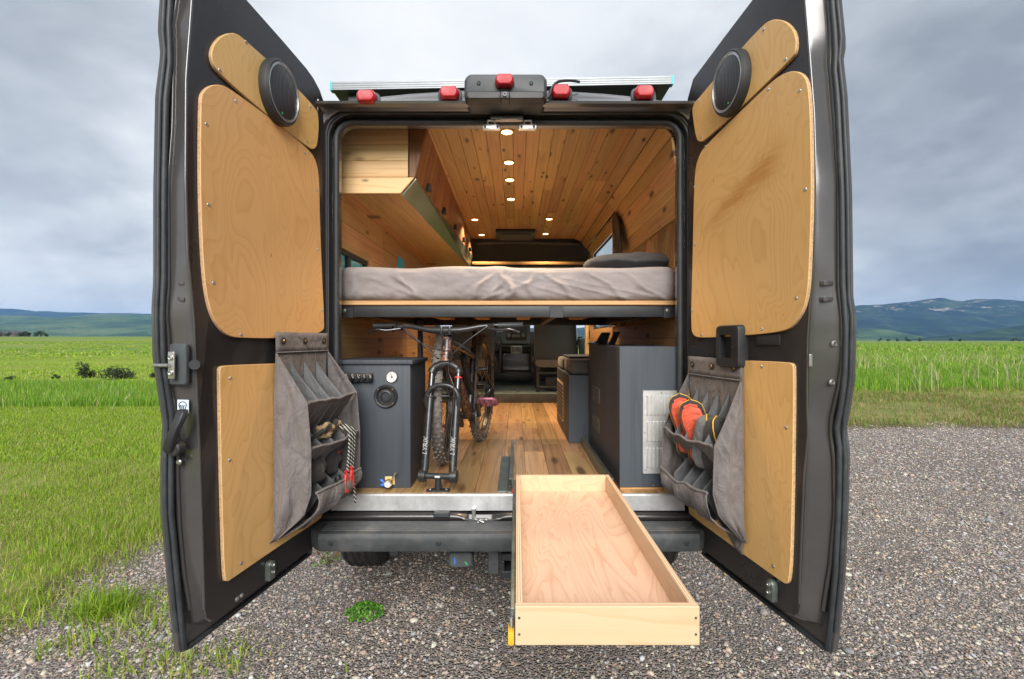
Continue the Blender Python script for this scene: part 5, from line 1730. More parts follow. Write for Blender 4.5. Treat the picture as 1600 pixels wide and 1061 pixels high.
for q, (t0, z1) in enumerate(((0.30, -0.62), (0.24, -0.60), (0.18, -0.70))):
    p = [DL.pt(um(t0 + 0.03), 0.13, -0.36), DL.pt(um(t0), 0.178, -0.385), DL.pt(um(t0 - 0.01), 0.182, -0.45), DL.pt(um(t0 + 0.01), 0.178, -0.55), DL.pt(um(t0 - 0.02), 0.186, z1)]
    o = MB().tube(bez(p, 8), 0.0055, 8).build('cord_strand', rope_m, None, 60)
    tag(o, 'black and white flecked cord hanging over the organizer pockets', 'cord', 'cords hanging from the organizer')
for q, (t0, zz) in enumerate(((0.40, -0.575), (0.27, -0.57))):
    p = [DL.pt(um(t0 - 0.02), 0.185, zz + 0.035), DL.pt(um(t0 + 0.02), 0.187, zz - 0.01), DL.pt(um(t0 + 0.02), 0.190, zz - 0.045), DL.pt(um(t0 - 0.02), 0.190, zz - 0.05), DL.pt(um(t0 - 0.03), 0.188, zz - 0.01), DL.pt(um(t0 + 0.01), 0.187, zz + 0.035)]
    o = MB().tube(bez(p, 6), 0.0055, 6).build('strap_loop', M['red'], None, 60)
    tag(o, 'bright red webbing pull loop dangling over the lowest tier', 'strap', 'red pull loops on the organizer')
for t0 in (0.52, 0.62):
    ctr = DL.pt(um(t0), 0.18, -0.575)
    p = [ctr + DL.udir() * 0.014 * math.cos(a) + Vector((0, 0, 0.03 * math.sin(a))) for a in np.linspace(0, 2 * math.pi, 14)[:-1]]
    o = MB().tube(p, 0.0045, 8, True).build('carabiner', M['black_metal'], None, 60)
    tag(o, 'small black oval carabiner clipped at the lowest tier lip', 'carabiner', 'carabiners on the organizer')


def shoe(name, label, base, up_dir, sole_n, L=0.27, Wd=0.098, sole=None, upper=None, group=None):
    """shoe standing on its heel: sole faces sole_n"""
    base = Vector(base); a = Vector(up_dir).normalized(); n_ = Vector(sole_n); n_ = (n_ - a * n_.dot(a)).normalized(); b_ = a.cross(n_)
    root = thing(name, base, label, 'shoe', group)

    def outline(k, t):
        hw = float(np.interp(t, [0, 0.04, 0.12, 0.3, 0.45, 0.65, 0.8, 0.92, 0.98, 1.0], [0.02, 0.55, 0.72, 0.66, 0.62, 0.9, 1.0, 0.82, 0.45, 0.05])) * Wd / 2
        return hw
    ts = np.linspace(0, 1, 24)

    def ring(off, sc):
        l = [base + a * (L * (t * sc + (1 - sc) / 2)) + b_ * outline(0, t) * sc + n_ * off for t in ts]
        r = [base + a * (L * (t * sc + (1 - sc) / 2)) - b_ * outline(0, t) * sc + n_ * off for t in reversed(ts)]
        return l + r
    MB().loft([ring(0.0, 0.97), ring(0.006, 1.0), ring(0.018, 1.0), ring(0.024, 0.95)]).build('midsole', M['shoe'], root, 50)
    MB().loft([ring(0.022, 0.86), ring(0.028, 0.83)]).build('outsole', sole, root, 50, 0.002)
    for t in np.linspace(0.12, 0.9, 8):
        hw = outline(0, t) * 0.62
        p = base + a * (L * t)
        MB().hexa([p + b_ * hw + a * 0.006 + n_ * 0.027, p + a * 0.014 + n_ * 0.027, p + a * 0.006 + n_ * 0.027, p + b_ * hw - a * 0.004 + n_ * 0.027],
                  [p + b_ * hw + a * 0.006 + n_ * 0.031, p + a * 0.014 + n_ * 0.031, p + a * 0.006 + n_ * 0.031, p + b_ * hw - a * 0.004 + n_ * 0.031]).build('sole_lug', sole, root, 40)
        MB().hexa([p - b_ * hw + a * 0.006 + n_ * 0.027, p + a * 0.014 + n_ * 0.027, p + a * 0.006 + n_ * 0.027, p - b_ * hw - a * 0.004 + n_ * 0.027],
                  [p - b_ * hw + a * 0.006 + n_ * 0.031, p + a * 0.014 + n_ * 0.031, p + a * 0.006 + n_ * 0.031, p - b_ * hw - a * 0.004 + n_ * 0.031]).build('sole_lug', sole, root, 40)
    rings = []
    for t in ts:
        hw = outline(0, t) * 0.98; hh = float(np.interp(t, [0, 0.05, 0.25, 0.5, 0.75, 0.95, 1], [0.02, 0.075, 0.085, 0.075, 0.055, 0.035, 0.01]))
        rings.append([base + a * (L * t) + b_ * hw * math.cos(th) - n_ * (hh * math.sin(th) - 0.001) for th in np.linspace(0, math.pi, 10)])
    MB().loft(rings, closed=False).build('upper', upper or M['shoe'], root, 60)
    ed = [base + a * (L * t) + b_ * outline(0, t) * 1.01 + n_ * 0.004 for t in ts]
    MB().tube(ed, 0.0025, 6).build('welt_stitch', M['yellow'], root, 60)
    ed = [base + a * (L * t) - b_ * outline(0, t) * 1.01 + n_ * 0.004 for t in ts]
    MB().tube(ed, 0.0025, 6).build('welt_stitch', M['yellow'], root, 60)
    return root


ur = lambda t: bRu0 + (bRu1 - bRu0) * t
upv = Vector((0, 0, 1))
shoe('running_shoe', 'black shoe with bright orange sole facing out of the pocket', DR.pt(ur(0.42), 0.062, -0.515), upv * 0.97 - DR.udir() * 0.10 + DR.wdir() * 0.10, DR.wdir() * 0.55 + DR.udir() * 0.8, 0.27, 0.10, M['orange_sole'], None, 'orange-soled shoes in the organizer')
shoe('running_shoe', 'black shoe with orange sole tucked behind the other orange-soled shoe', DR.pt(ur(0.16), 0.066, -0.50), upv * 0.97 - DR.udir() * 0.05 + DR.wdir() * 0.10, DR.wdir() * 0.45 + DR.udir() * 0.85, 0.27, 0.098, M['orange_sole'], None, 'orange-soled shoes in the organizer')
shoe('dark_shoe', 'dark grey shoe with yellow edge slumped beside the orange-soled shoes', DR.pt(ur(0.70), 0.05, -0.50), upv * 0.9 - DR.udir() * 0.12 + DR.wdir() * 0.14, -DR.wdir() * 0.5 + DR.udir() * 0.4, 0.21, 0.085, M['canvas_dark'], M['canvas_dark'])
shoe('dark_shoe', 'dark shoe with yellow edge leaning on the organizer gusset', DR.pt(ur(0.84), 0.055, -0.50), upv * 0.95 - DR.udir() * 0.12 + DR.wdir() * 0.08, -DR.wdir() * 0.3 + DR.udir() * 0.5, 0.21, 0.085, M['shoe'], M['shoe'])

# ------------------------------------------------------------------ interior lining
WL, WR = -0.88, 0.79                             # inner wall faces
YB = 5.03                                        # step up to the cab
G = 0.0007                                       # half joint between boards


def segs(y0, y1, lo, hi):
    out = [y0]; y = y0
    while True:
        y += rng.uniform(lo, hi)
        if y > y1 - lo * 0.5:
            break
        out.append(y)
    out.append(y1)
    return list(zip(out[:-1], out[1:]))


def plank_y(name, mat, x0, x1, y0, y1, z0, z1, parent=None, bev=0.0010):
    return MB().box(x0 + G, x1 - G, y0 + 0.0006, y1 - 0.0006, z0, z1).build(name, mat, parent or van, 30, bev)


# sub floor, ceiling deck and walls behind the boards
MB().box(WL - 0.06, WR + 0.06, 2.10, YB, Z(FL - 0.06), Z(FL - 0.016)).build('floor_deck', M['black_metal'], van, 30)
MB().box(-0.92, 0.84, 2.12, 4.80, Z(CE + 0.013), Z(CE + 0.02)).build('ceiling_deck', M['black_metal'], van, 30)
# floor boards
x = WL - 0.04
wf = 0.121
while x < WR + 0.04:
    x1 = min(x + wf, WR + 0.05)
    for a, b in segs(2.076, YB, 0.7, 1.3):
        plank_y('floor_plank', M['floor'], x, x1, a, b, Z(FL - 0.014), Z(FL) + rng.uniform(-0.0004, 0.0004))
    x = x1
# ceiling boards
x = -0.50
while x < 0.60:
    x1 = x + 0.0688
    for a, b in segs(2.125, 4.74, 0.8, 1.6):
        plank_y('ceiling_plank', M['cedar'], x, x1, a, b, Z(CE) + rng.uniform(-0.0006, 0.0006), Z(CE + 0.012), None, 0.0016)
    x = x1
xc0 = x


def slab_y(name, mat, p, q, y0, y1, t=0.012, parent=None, bev=0.0025):
    """board between cross-section points p and q (x,z rel), thickness outward"""
    p = Vector(p); q = Vector(q); d = (q - p).normalized(); n = Vector((-d.y, d.x))
    if n.x * (p.x - XC) < 0: n = -n
    p2, q2 = p + d * G, q - d * G
    a = [(p2.x, y0 + 0.0006, Z(p2.y)), (q2.x, y0 + 0.0006, Z(q2.y)), (q2.x + n.x * t, y0 + 0.0006, Z(q2.y + n.y * t)), (p2.x + n.x * t, y0 + 0.0006, Z(p2.y + n.y * t))]
    b = [(u[0], y1 - 0.0006, u[2]) for u in a]
    return MB().hexa(a, b).build(name, mat, parent or van, 30, bev)


# sloping cove and upper wall boards on the passenger side
cs = [(xc0, CE), (0.675, 1.018), (0.722, 0.945)]
for p, q in zip(cs[:-1], cs[1:]):
    for a, b in segs(2.125, 4.74, 0.9, 1.5):
        slab_y('ceiling_plank', M['cedar'], p, q, a, b)
up = [(0.722 + (0.772 - 0.722) * t, 0.945 + (0.600 - 0.945) * t) for t in np.linspace(0, 1, 5)]
for p, q in zip(up[:-1], up[1:]):
    for a, b in segs(2.125, 3.34, 0.6, 1.3):
        slab_y('wall_plank', M['cedar_side'], p, q, a, b, 0.014)
# lower edge trim of that header
MB().box(0.768, 0.805, 2.125, 3.34, Z(0.592), Z(0.602)).build('header_trim', M['cedar_side'], van, 30, 0.002)
# above the side window
for z0, z1 in ((0.86, 0.945),):
    for a, b in ((3.34, 4.74),):
        slab_y('wall_plank', M['cedar_side'], (0.735, 0.945), (0.775, 0.865), a, b)
# passenger wall: boards below, slats in the chevron panel, frame round the window
zz = FL
while zz < 0.10 - 0.01:
    z1 = min(zz + 0.118, 0.10)
    for a, b in segs(2.10, 3.70, 0.7, 1.4):
        MB().box(WR, WR + 0.012, a, b, Z(zz + G), Z(z1 - G)).build('wall_plank', M['cedar_side'], van, 30, 0.0025)
    zz = z1
MB().box(WR + 0.012, WR + 0.02, 2.10, 3.72, Z(0.10), Z(0.62)).build('wall_backing', M['cedar_side'], van, 30)
for k in range(17):                              # chevron slats
    yb = 2.10 + k * 0.072
    for (z0, z1, sgn) in ((0.12, 0.36, 1), (0.36, 0.60, -1)):
        y0, y1 = (yb, yb + 0.14) if sgn > 0 else (yb + 0.14, yb)
        a = [(WR, y0 + G, Z(z0)), (WR, y0 + 0.072 - G, Z(z0)), (WR, y1 + 0.072 - G, Z(z1)), (WR, y1 + G, Z(z1))]
        if max(q[1] for q in a) > 3.36:
            continue
        MB().hexa(a, [(q[0] + 0.0115, q[1], q[2]) for q in a]).build('chevron_slat', M['chevron'], van, 30, 0.002)
for (y0, y1, z0, z1) in ((3.34, 3.66, 0.10, 0.90), (4.76, 4.95, 0.0, 0.90), (3.66, 4.76, 0.895, 0.935), (3.66, 4.95, -0.02, 0.102)):
    MB().box(0.770, 0.806, y0, y1, Z(z0), Z(z1)).build('window_surround', M['cedar_side'], van, 30, 0.006, 2)
# driver wall: boards with the tinted window
zz = FL
while zz < 0.74:
    z1 = min(zz + 0.118, 0.75)
    zm = (zz + z1) / 2
    spans = segs(2.10, 5.0, 0.8, 1.6)
    if 0.14 < zm < 0.46:
        spans = segs(2.77, 5.0, 0.8, 1.4)
    for a, b in spans:
        MB().box(WL - 0.012, WL, a, b, Z(zz + G), Z(z1 - G)).build('wall_plank', M['cedar_side'], van, 30, 0.0025)
    zz = z1
for (y0, y1, z0, z1) in ((2.10, 2.16, 0.10, 0.50), (2.71, 2.78, 0.10, 0.50), (2.16, 2.71, 0.462, 0.50), (2.16, 2.71, 0.10, 0.13)):
    MB().box(WL - 0.022, WL + 0.004, y0, y1, Z(z0), Z(z1)).build('window_surround', M['cedar_side'], van, 30, 0.004, 2)
wn = MB()
for (y0, y1, z0, z1) in ((2.16, 2.71, 0.44, 0.464), (2.41, 2.445, 0.13, 0.44), (2.16, 2.19, 0.13, 0.44), (2.68, 2.71, 0.13, 0.44), (2.16, 2.71, 0.125, 0.15)):
    wn.box(WL - 0.030, WL - 0.008, y0, y1, Z(z0), Z(z1))
w1 = wn.build('side_window', M['black_plastic'], van, 30, 0.003)
MB().box(WL - 0.021, WL - 0.017, 2.18, 2.70, Z(0.14), Z(0.45)).build('pane', M['glass_dark'], w1)
for s in (-1, 1):
    wn = MB()
    xo = 0.822 if s > 0 else XC - 0.925
    for (y0, y1, z0, z1) in ((3.66, 4.78, 0.885, 0.90), (3.66, 3.685, 0.10, 0.885), (4.755, 4.78, 0.10, 0.885), (3.66, 4.78, 0.09, 0.12)):
        wn.box(xo - 0.012, xo + 0.012, y0, y1, Z(z0), Z(z1))
    w2 = wn.build('side_window', M['black_plastic'], van, 30, 0.004)
    MB().box(xo - 0.003, xo + 0.003, 3.68, 4.76, Z(0.11), Z(0.89)).build('pane', M['glass_clear'], w2)
# narrow dark lamp bracket beside the window
pts = []
for px_, py_ in ((957.5, 346), (960, 338), (964, 331), (968, 342), (971, 365), (973, 396), (962, 397), (961, 370)):
    Yq = 0.715 * F / (px_ - CX)
    pts.append(Vector((0.715, Yq, PZ(py_, Yq))))
bk = MB().prism(pts, (-0.012, 0, 0)).build('belt_guide', M['black_metal'], van, 40, 0.003, 2)
# teal sticker on driver wall
c = P(630, 411, 3.46)
MB().box(WL, WL + 0.003, 3.36, 3.56, Z(0.40), Z(0.62)).build('wall_card', M['teal'], van)

# downlights
def downlight(px, py, power):
    Y = (CE - 0.004) * F / (CY - py)
    c = Vector((PX(px, Y), Y, Z(CE)))
    r = MB().lathe([(0.034, 0.0), (0.036, 0.004), (0.030, 0.007), (0.027, 0.003), (0.0, 0.003)], c, (0, 0, -1), 24).build('downlight', M['brass'], van, 40)
    MB().lathe([(0.0265, 0.0035), (0.020, 0.006), (0, 0.0065)], c, (0, 0, -1), 20).build('light_lens', M['bulb'], r, 60)
    ld = bpy.data.lights.new('downlight_lamp', 'AREA')
    ld.shape = 'DISK'; ld.size = 0.05; ld.energy = power; ld.color = (1.0, 0.72, 0.42); ld.spread = R(118)
    lo = bpy.data.objects.new('downlight_lamp', ld); COL.objects.link(lo)
    place(lo, c - Vector((0, 0, 0.010)), r)


for px_, py_ in ((792, 207), (795, 254.5), (796.5, 281.5), (798.5, 311.5), (742, 343.5), (858, 342.5), (752.5, 367), (852.5, 365.5)):
    downlight(px_, py_, 1.7)
# roof vent
fv_ = MB().box(-0.20, 0.18, 4.32, 4.68, Z(CE - 0.035), Z(CE)).build('roof_vent', M['black_plastic'], van, 30, 0.012, 2)
MB().box(-0.16, 0.14, 4.36, 4.64, Z(CE - 0.042), Z(CE - 0.034)).build('vent_cover', M['headliner'], fv_, 30, 0.006)

# cab: headliner, shelf lip, step, floor, dashboard
MB().loft([[(WL, 4.745, Z(CE + 0.01)), (WR, 4.745, Z(CE + 0.01))], [(WL, 4.80, Z(CE - 0.03)), (WR, 4.80, Z(CE - 0.03))], [(WL, 4.86, Z(0.93)), (WR, 4.86, Z(0.93))], [(WL, 5.0, Z(0.86)), (WR, 5.0, Z(0.86))], [(WL, 5.8, Z(0.80)), (WR, 5.8, Z(0.80))]], closed=False).build('cab_headliner', M['headliner'], van, 30, solid=0.01)
MB().tube([P(745, 380, 4.78), P(800, 378, 4.78), P(905, 381, 4.78)], 0.02, 8).build('headliner_roll', M['grey_plastic'], van, 60)
MB().box(-0.46, 0.78, 4.70, 4.73, Z(0.775), Z(0.805)).build('shelf_lip', M['cedar_side'], van, 30, 0.006, 2)
MB().box(-0.46, 0.76, 4.72, 4.735, Z(0.62), Z(0.775)).build('shelf_front', M['headliner'], van, 30)
MB().box(WL, WR, YB, YB + 0.03, Z(FL), Z(-0.603)).build('cab_step', M['bumper'], van, 30, 0.006, 2)
MB().box(WL - 0.05, WR + 0.05, YB + 0.03, 6.6, Z(-0.64), Z(-0.605)).build('cab_floor', M['cab_floor'], van, 30)
for (x0, x1, y0, y1) in ((-0.15, 0.02, 5.2, 5.28), (-0.10, 0.15, 5.45, 5.47), (0.0, 0.02, 5.2, 5.47)):
    MB().box(x0, x1, y0, y1, Z(-0.605), Z(-0.598)).build('floor_rib', M['cab_floor'], van, 30, 0.003)
# dashboard
db = MB()
prof = [(6.50, 0.10), (6.30, 0.16), (6.12, 0.15), (6.02, 0.10), (6.0, 0.02), (6.05, -0.10), (6.10, -0.16), (6.5, -0.2)]
db.loft([[(x, y, Z(z)) for y, z in prof] for x in np.linspace(WL - 0.02, WR + 0.02, 8)], closed=False)
dash = db.build('dashboard', M['dash'], van, 40)
MB().box(-0.19, 0.18, 5.93, 6.03, Z(-0.06), Z(0.20)).build('centre_stack', M['dash'], dash, 30, 0.02, 3)
MB().box(-0.13, 0.12, 5.92, 5.935, Z(0.10), Z(0.18)).build('radio_screen', M['bike_black'], dash, 30, 0.006)
MB().box(-0.135, 0.125, 5.90, 5.935, Z(0.0), Z(0.085)).build('climate_panel', M['black_plastic'], dash, 30, 0.01, 2)
for x in (-0.10, 0.09):
    kn = MB().lathe([(0.026, 0), (0.024, 0.02), (0, 0.02)], (x, 5.90, Z(0.055)), (0, -1, 0), 20).build('control_knob', M['rail'], dash, 30)
MB().box(-0.06, 0.05, 5.895, 5.90, Z(0.03), Z(0.065)).build('button_row', M['dash'], dash)
bin_ = MB()
for b in ((-0.22, -0.19, 5.8, 6.3, -0.42, -0.10), (0.18, 0.21, 5.8, 6.3, -0.42, -0.10), (-0.22, 0.21, 5.8, 6.3, -0.44, -0.42), (-0.22, 0.21, 5.85, 6.3, -0.10, -0.07)):
    bin_.box(b[0], b[1], b[2], b[3], Z(b[4]), Z(b[5]))
bn = bin_.build('console_bin', M['black_plastic'], dash, 30, 0.01, 2)
MB().box(-0.075, 0.075, 5.82, 5.86, Z(-0.18), Z(-0.08)).build('cup_holder', M['rail'], dash, 30, 0.008, 2)
MB().box(-0.055, 0.055, 5.81, 5.825, Z(-0.165), Z(-0.095)).build('cup_recess', M['bike_black'], dash, 30, 0.006)
# windscreen and door glass
MB().add([(WL, 6.45, Z(0.12)), (WR, 6.45, Z(0.12)), (WR, 5.65, Z(0.80)), (WL, 5.65, Z(0.80))], [(0, 1, 2, 3)]).build('windscreen', M['glass_clear'], van)
for s in (-1, 1):
    x = XC + s * 0.95
    MB().box(x - 0.003, x + 0.003, 5.25, 6.05, Z(0.02), Z(0.62)).build('cab_window', M['glass_clear'], van)
    MB().box(x - 0.02 - s * 0.06, x + 0.02 - s * 0.06, 5.22, 6.1, Z(-0.6), Z(0.02)).build('cab_door_card', M['dash'], van, 30, 0.02, 2)
    pil = MB().box(x - 0.03 - s * 0.09, x + 0.03 - s * 0.09, 4.96, 5.22, Z(-0.6), Z(0.9)).build('door_pillar', M['dash'], van, 30, 0.02, 2)
MB().box(0.735, 0.775, 4.82, 4.90, Z(-0.6), Z(0.60)).build('door_post_trim', M['pine_x'], van, 30, 0.006, 2)
# steering wheel
c = Vector((-0.46, 5.78, Z(0.12)))
MB().tube([c + Vector((0.19 * math.cos(a), 0.06 * math.sin(a), 0.18 * math.sin(a))) for a in np.linspace(0, 2 * math.pi, 28)[:-1]], 0.015, 8, True).build('steering_wheel', M['black_plastic'], van, 60)


def front_seat(x, name='front_seat'):
    root = MB()

    def rr(cz, a, b, y, r=0.06):
        return rrect(x, Z(cz), a, b, r, y)
    # backrest: bulged slab
    bk = MB().loft([rr(0.02, 0.20, 0.22, 5.20), rr(0.03, 0.235, 0.26, 5.215), rr(0.04, 0.245, 0.27, 5.25), rr(0.05, 0.24, 0.27, 5.30), rr(0.06, 0.20, 0.23, 5.335)])
    st = bk.build(name, M['seat'], van, 50)
    MB().loft([rrect(x, Z(-0.27), 0.225, 0.045, 0.04, 5.22), rrect(x, Z(-0.27), 0.24, 0.055, 0.05, 5.26), rrect(x, Z(-0.25), 0.24, 0.06, 0.05, 5.68), rrect(x, Z(-0.25), 0.2, 0.04, 0.03, 5.72)]).build('seat_cushion', M['cushion'], st, 50)
    MB().loft([rrect(x, Z(0.40), 0.12, 0.08, 0.04, 5.22), rrect(x, Z(0.40), 0.135, 0.09, 0.05, 5.27), rrect(x, Z(0.40), 0.11, 0.07, 0.04, 5.31)]).build('headrest', M['seat'], st, 50)
    fr = MB()
    for sx in (-0.2, 0.2):
        fr.box(x + sx - 0.02, x + sx + 0.02, 5.22, 5.26, Z(-0.60), Z(-0.33))
        fr.box(x + sx - 0.02, x + sx + 0.02, 5.6, 5.64, Z(-0.60), Z(-0.33))
        fr.box(x + sx - 0.025, x + sx + 0.025, 5.2, 5.66, Z(-0.36), Z(-0.32))
    fr.box(x - 0.2, x + 0.2, 5.21, 5.24, Z(-0.40), Z(-0.375)).box(x - 0.2, x + 0.2, 5.21, 5.24, Z(-0.56), Z(-0.535))
    fr.build('seat_base', M['black_metal'], st, 30, 0.006)
    MB().box(x - 0.11, x + 0.04, 5.26, 5.40, Z(-0.55), Z(-0.43)).build('fan_box', M['black_plastic'], st, 30, 0.01, 2)
    for sx in (-1, 1):
        MB().lathe([(0.045, 0), (0.05, 0.01), (0.045, 0.03), (0, 0.035)], (x + sx * 0.235, 5.26, Z(-0.24)), (sx, 0, 0), 18).build('recliner_knob', M['black_plastic'], st, 40)
        MB().tube([(x + sx * 0.27, 5.24, Z(-0.02)), (x + sx * 0.275, 5.4, Z(-0.04)), (x + sx * 0.275, 5.6, Z(-0.045))], [0.025, 0.028, 0.022], 10).build('armrest', M['seat'], st, 60)
    return st


front_seat(0.445)
front_seat(-0.50)

# ------------------------------------------------------------------ overhead cabinet
oc = thing('overhead_cabinet', (-0.68, 3.5, Z(0.72)), 'long wooden overhead cabinet with red cedar doors under the ceiling', 'cabinet')
y0, y1 = 2.27, 4.70
A0 = [(-0.895, 0.722), (-0.574, 0.722), (-0.5035, 0.803), (-0.442, 1.048), (-0.895, 1.048)]
A1 = [(-0.895, 0.742), (-0.480, 0.742), (-0.458, 0.866), (-0.470, 1.048), (-0.895, 1.048)]


def cl(k, t):
    a, b = Vector(A0[k]), Vector(A1[k])
    p = a.lerp(b, t)
    return Vector((p.x, y0 + (y1 - y0) * t, Z(p.y)))


# end boards
for k, (za, zb_) in enumerate(((0.806, 0.886), (0.886, 0.966), (0.966, 1.047))):
    MB().box(-0.893, -0.538, y0 - 0.014, y0, Z(za + G), Z(zb_ - G)).build('end_board', M['pine_x'], oc, 30, 0.003, 2)
MB().add([(-0.893, y0 - 0.018, Z(0.724)), (-0.574, y0 - 0.018, Z(0.724)), (-0.506, y0 - 0.018, Z(0.803)), (-0.893, y0 - 0.018, Z(0.803)), (-0.893, y0 - 0.004, Z(0.724)), (-0.574, y0 - 0.004, Z(0.724)), (-0.506, y0 - 0.004, Z(0.803)), (-0.893, y0 - 0.004, Z(0.803))],
         [(0, 1, 2, 3), (7, 6, 5, 4), (0, 4, 5, 1), (1, 5, 6, 2), (2, 6, 7, 3), (3, 7, 4, 0)]).build('valance_board', M['pine_x'], oc, 30, 0.002)
MB().hexa([(-0.534, y0 - 0.010, Z(0.806)), (-0.503, y0 - 0.010, Z(0.806)), (-0.446, y0 - 0.010, Z(1.046)), (-0.534, y0 - 0.010, Z(1.046))], [(-0.534, y0 + 0.012, Z(0.806)), (-0.503, y0 + 0.012, Z(0.806)), (-0.446, y0 + 0.012, Z(1.046)), (-0.534, y0 + 0.012, Z(1.046))]).build('end_stile', M['cedar_z'], oc, 30, 0.003)
# underside boards
for k in range(4):
    a = [Vector((-0.893 + (-0.574 + 0.893) * (k + e) / 4, y0 - 0.002, Z(0.722))) for e in (0.006, 0.994)]
    b = [Vector((-0.893 + (-0.480 + 0.893) * (k + e) / 4, y1, Z(0.742))) for e in (0.006, 0.994)]
    up_ = Vector((0, 0, 0.012))
    MB().hexa([a[0], a[1], b[1], b[0]], [a[0] + up_, a[1] + up_, b[1] + up_, b[0] + up_]).build('bottom_board', M['cedar_side'], oc, 30, 0.002)
# reflective chamfer strip
MB().add([cl(1, 0), cl(2, 0), cl(2, 1), cl(1, 1)] + [p + Vector((0.004, 0, -0.004)) for p in (cl(1, 0), cl(2, 0), cl(2, 1), cl(1, 1))], [(0, 1, 2, 3), (7, 6, 5, 4), (0, 4, 5, 1), (1, 5, 6, 2), (2, 6, 7, 3), (3, 7, 4, 0)]).build('metal_strip', M['mirror_strip'], oc, 30)
# doors of vertical boards, each with a black latch
nd_ = 5
for d in range(nd_):
    for bnum in range(6):
        t0 = (d + bnum / 6) / nd_ + 0.0006; t1 = (d + (bnum + 1) / 6) / nd_ - (0.0006 if bnum < 5 else 0.004)
        a = [cl(2, t0), cl(2, t1), cl(3, t1), cl(3, t0)]
        MB().hexa(a, [p + Vector((-0.014, 0, 0.003)) for p in a]).build('door_board', M['cedar_z'], oc, 30, 0.002)
    t = (d + 0.5) / nd_
    p = cl(2, t).lerp(cl(3, t), 0.10)
    MB().box(p.x - 0.002, p.x + 0.022, p.y - 0.02, p.y + 0.02, p.z - 0.016, p.z + 0.022).build('door_latch', M['black_metal'], oc, 30, 0.004, 2)
MB().add([cl(0, 1), cl(1, 1), cl(2, 1), cl(3, 1), cl(4, 1)], [(0, 1, 2, 3, 4)]).build('end_panel', M['cedar_z'], oc, 30, solid=0.01)

# ------------------------------------------------------------------ bed
bp = thing('bed_platform', (-0.045, 2.9, Z(0.10)), 'plywood bed platform on black steel beams across the van', 'bed platform')
MB().box(-0.868, 0.780, 2.225, 3.58, Z(0.168), Z(0.190)).build('platform_board', M['plat'], bp, 30, 0.003)
for yb in (2.235, 3.50):
    MB().box(-0.866, 0.778, yb, yb + 0.045, Z(0.110), Z(0.1665)).build('steel_beam', M['black_metal'], bp, 30, 0.005, 2)
sc_ = PX(869, 2.25)
for xs in (-0.80, sc_, 0.70):
    MB().box(xs - 0.02, xs + 0.02, 2.283, 3.498, Z(0.115), Z(0.16)).build('cross_beam', M['black_metal'], bp, 30, 0.004)
MB().box(sc_ - 0.033, sc_ + 0.033, 2.230, 2.2345, Z(0.107), Z(0.1665)).build('splice_plate', M['black_metal'], bp, 30, 0.0015)
for x0, x1 in ((-0.866, -0.80), (0.72, 0.778)):
    MB().box(x0, x1, 2.2285, 2.2345, Z(0.105), Z(0.160)).build('beam_bracket', M['black_plastic'], bp, 30, 0.002)
    MB().lathe([(0.010, 0), (0.010, 0.004), (0.006, 0.006), (0, 0.006)], ((x0 + x1) / 2 - 0.01, 2.2285, Z(0.140)), (0, -1, 0), 14).build('beam_bolt', M['rail'], bp, 30)
for xs in (-0.52, -0.25, 0.05, 0.45):
    MB().box(xs - 0.05, xs + 0.05, 2.32, 3.48, Z(0.150), Z(0.1675)).build('platform_slat', M['plat'], bp, 30, 0.002)
# wall posts of the platform
MB().box(-0.57, -0.545, 2.62, 2.66, Z(FL), Z(0.11)).build('support_post', M['black_metal'], bp, 30, 0.003)

# mattress with wrinkled fitted sheet
mx0, mx1, my0, my1, mz0, mz1 = -0.879, 0.789, 2.225, 3.56, 0.191, 0.356


FOLDS = [(0.05, 0.4, 0.6), (0.21, -1.1, 0.9), (0.42, 1.2, 1.0), (0.47, 0.6, 1.0), (0.505, -0.5, 1.2), (0.57, 0.1, 0.8), (0.66, -1.6, 0.8), (0.80, -2.0, 0.8), (0.90, -2.2, 0.7)]


def wrinkle(s, t):
    """s along the width, t from bottom to top"""
    v = 0.0
    for c, sl, a in FOLDS:
        d = (s - c - sl * (t - 0.4) * 0.07 + 0.008 * math.sin(t * 9 + c * 40)) / 0.011
        v += a * math.exp(-d * d) * max(0, 1 - 0.9 * abs(t - 0.3)) * 0.008
    # diagonal gathers near the bottom
    for c, sl, a in FOLDS:
        d = (s - c - 0.03 - sl * (t - 0.1) * 0.22) / 0.016
        v += 0.5 * a * math.exp(-d * d) * max(0, 1 - t * 1.3) * 0.010
    v += 0.006 * mnoise.fractal(Vector((s * 9, t * 1.6, 1.1)), 1, 2.0, 3) + 0.0016 * (1 - 0.5 * t) * mnoise.fractal(Vector((s * 30 + t * 3, t * 5, 5)), 1, 2.1, 3)
    return v


prof_m = []
r_ = 0.032
prof_m.append((my0 + 0.05, mz0, 0.0))
for k in range(9):
    a = -math.pi / 2 - (math.pi / 2) * k / 8
    prof_m.append((my0 + r_ + r_ * math.cos(a), mz0 + r_ + r_ * math.sin(a), 0))
nf = 26
for k in range(1, nf):
    prof_m.append((my0, mz0 + r_ + (mz1 - mz0 - 2 * r_) * k / nf, 0))
for k in range(9):
    a = math.pi - (math.pi / 2) * k / 8
    prof_m.append((my0 + r_ + r_ * math.cos(a), mz1 - r_ + r_ * math.sin(a), 0))
for k in range(1, 7):
    prof_m.append((my0 + r_ + (my1 - my0 - r_) * k / 6, mz1, 0))
prof_m.append((my1, mz0, 0))


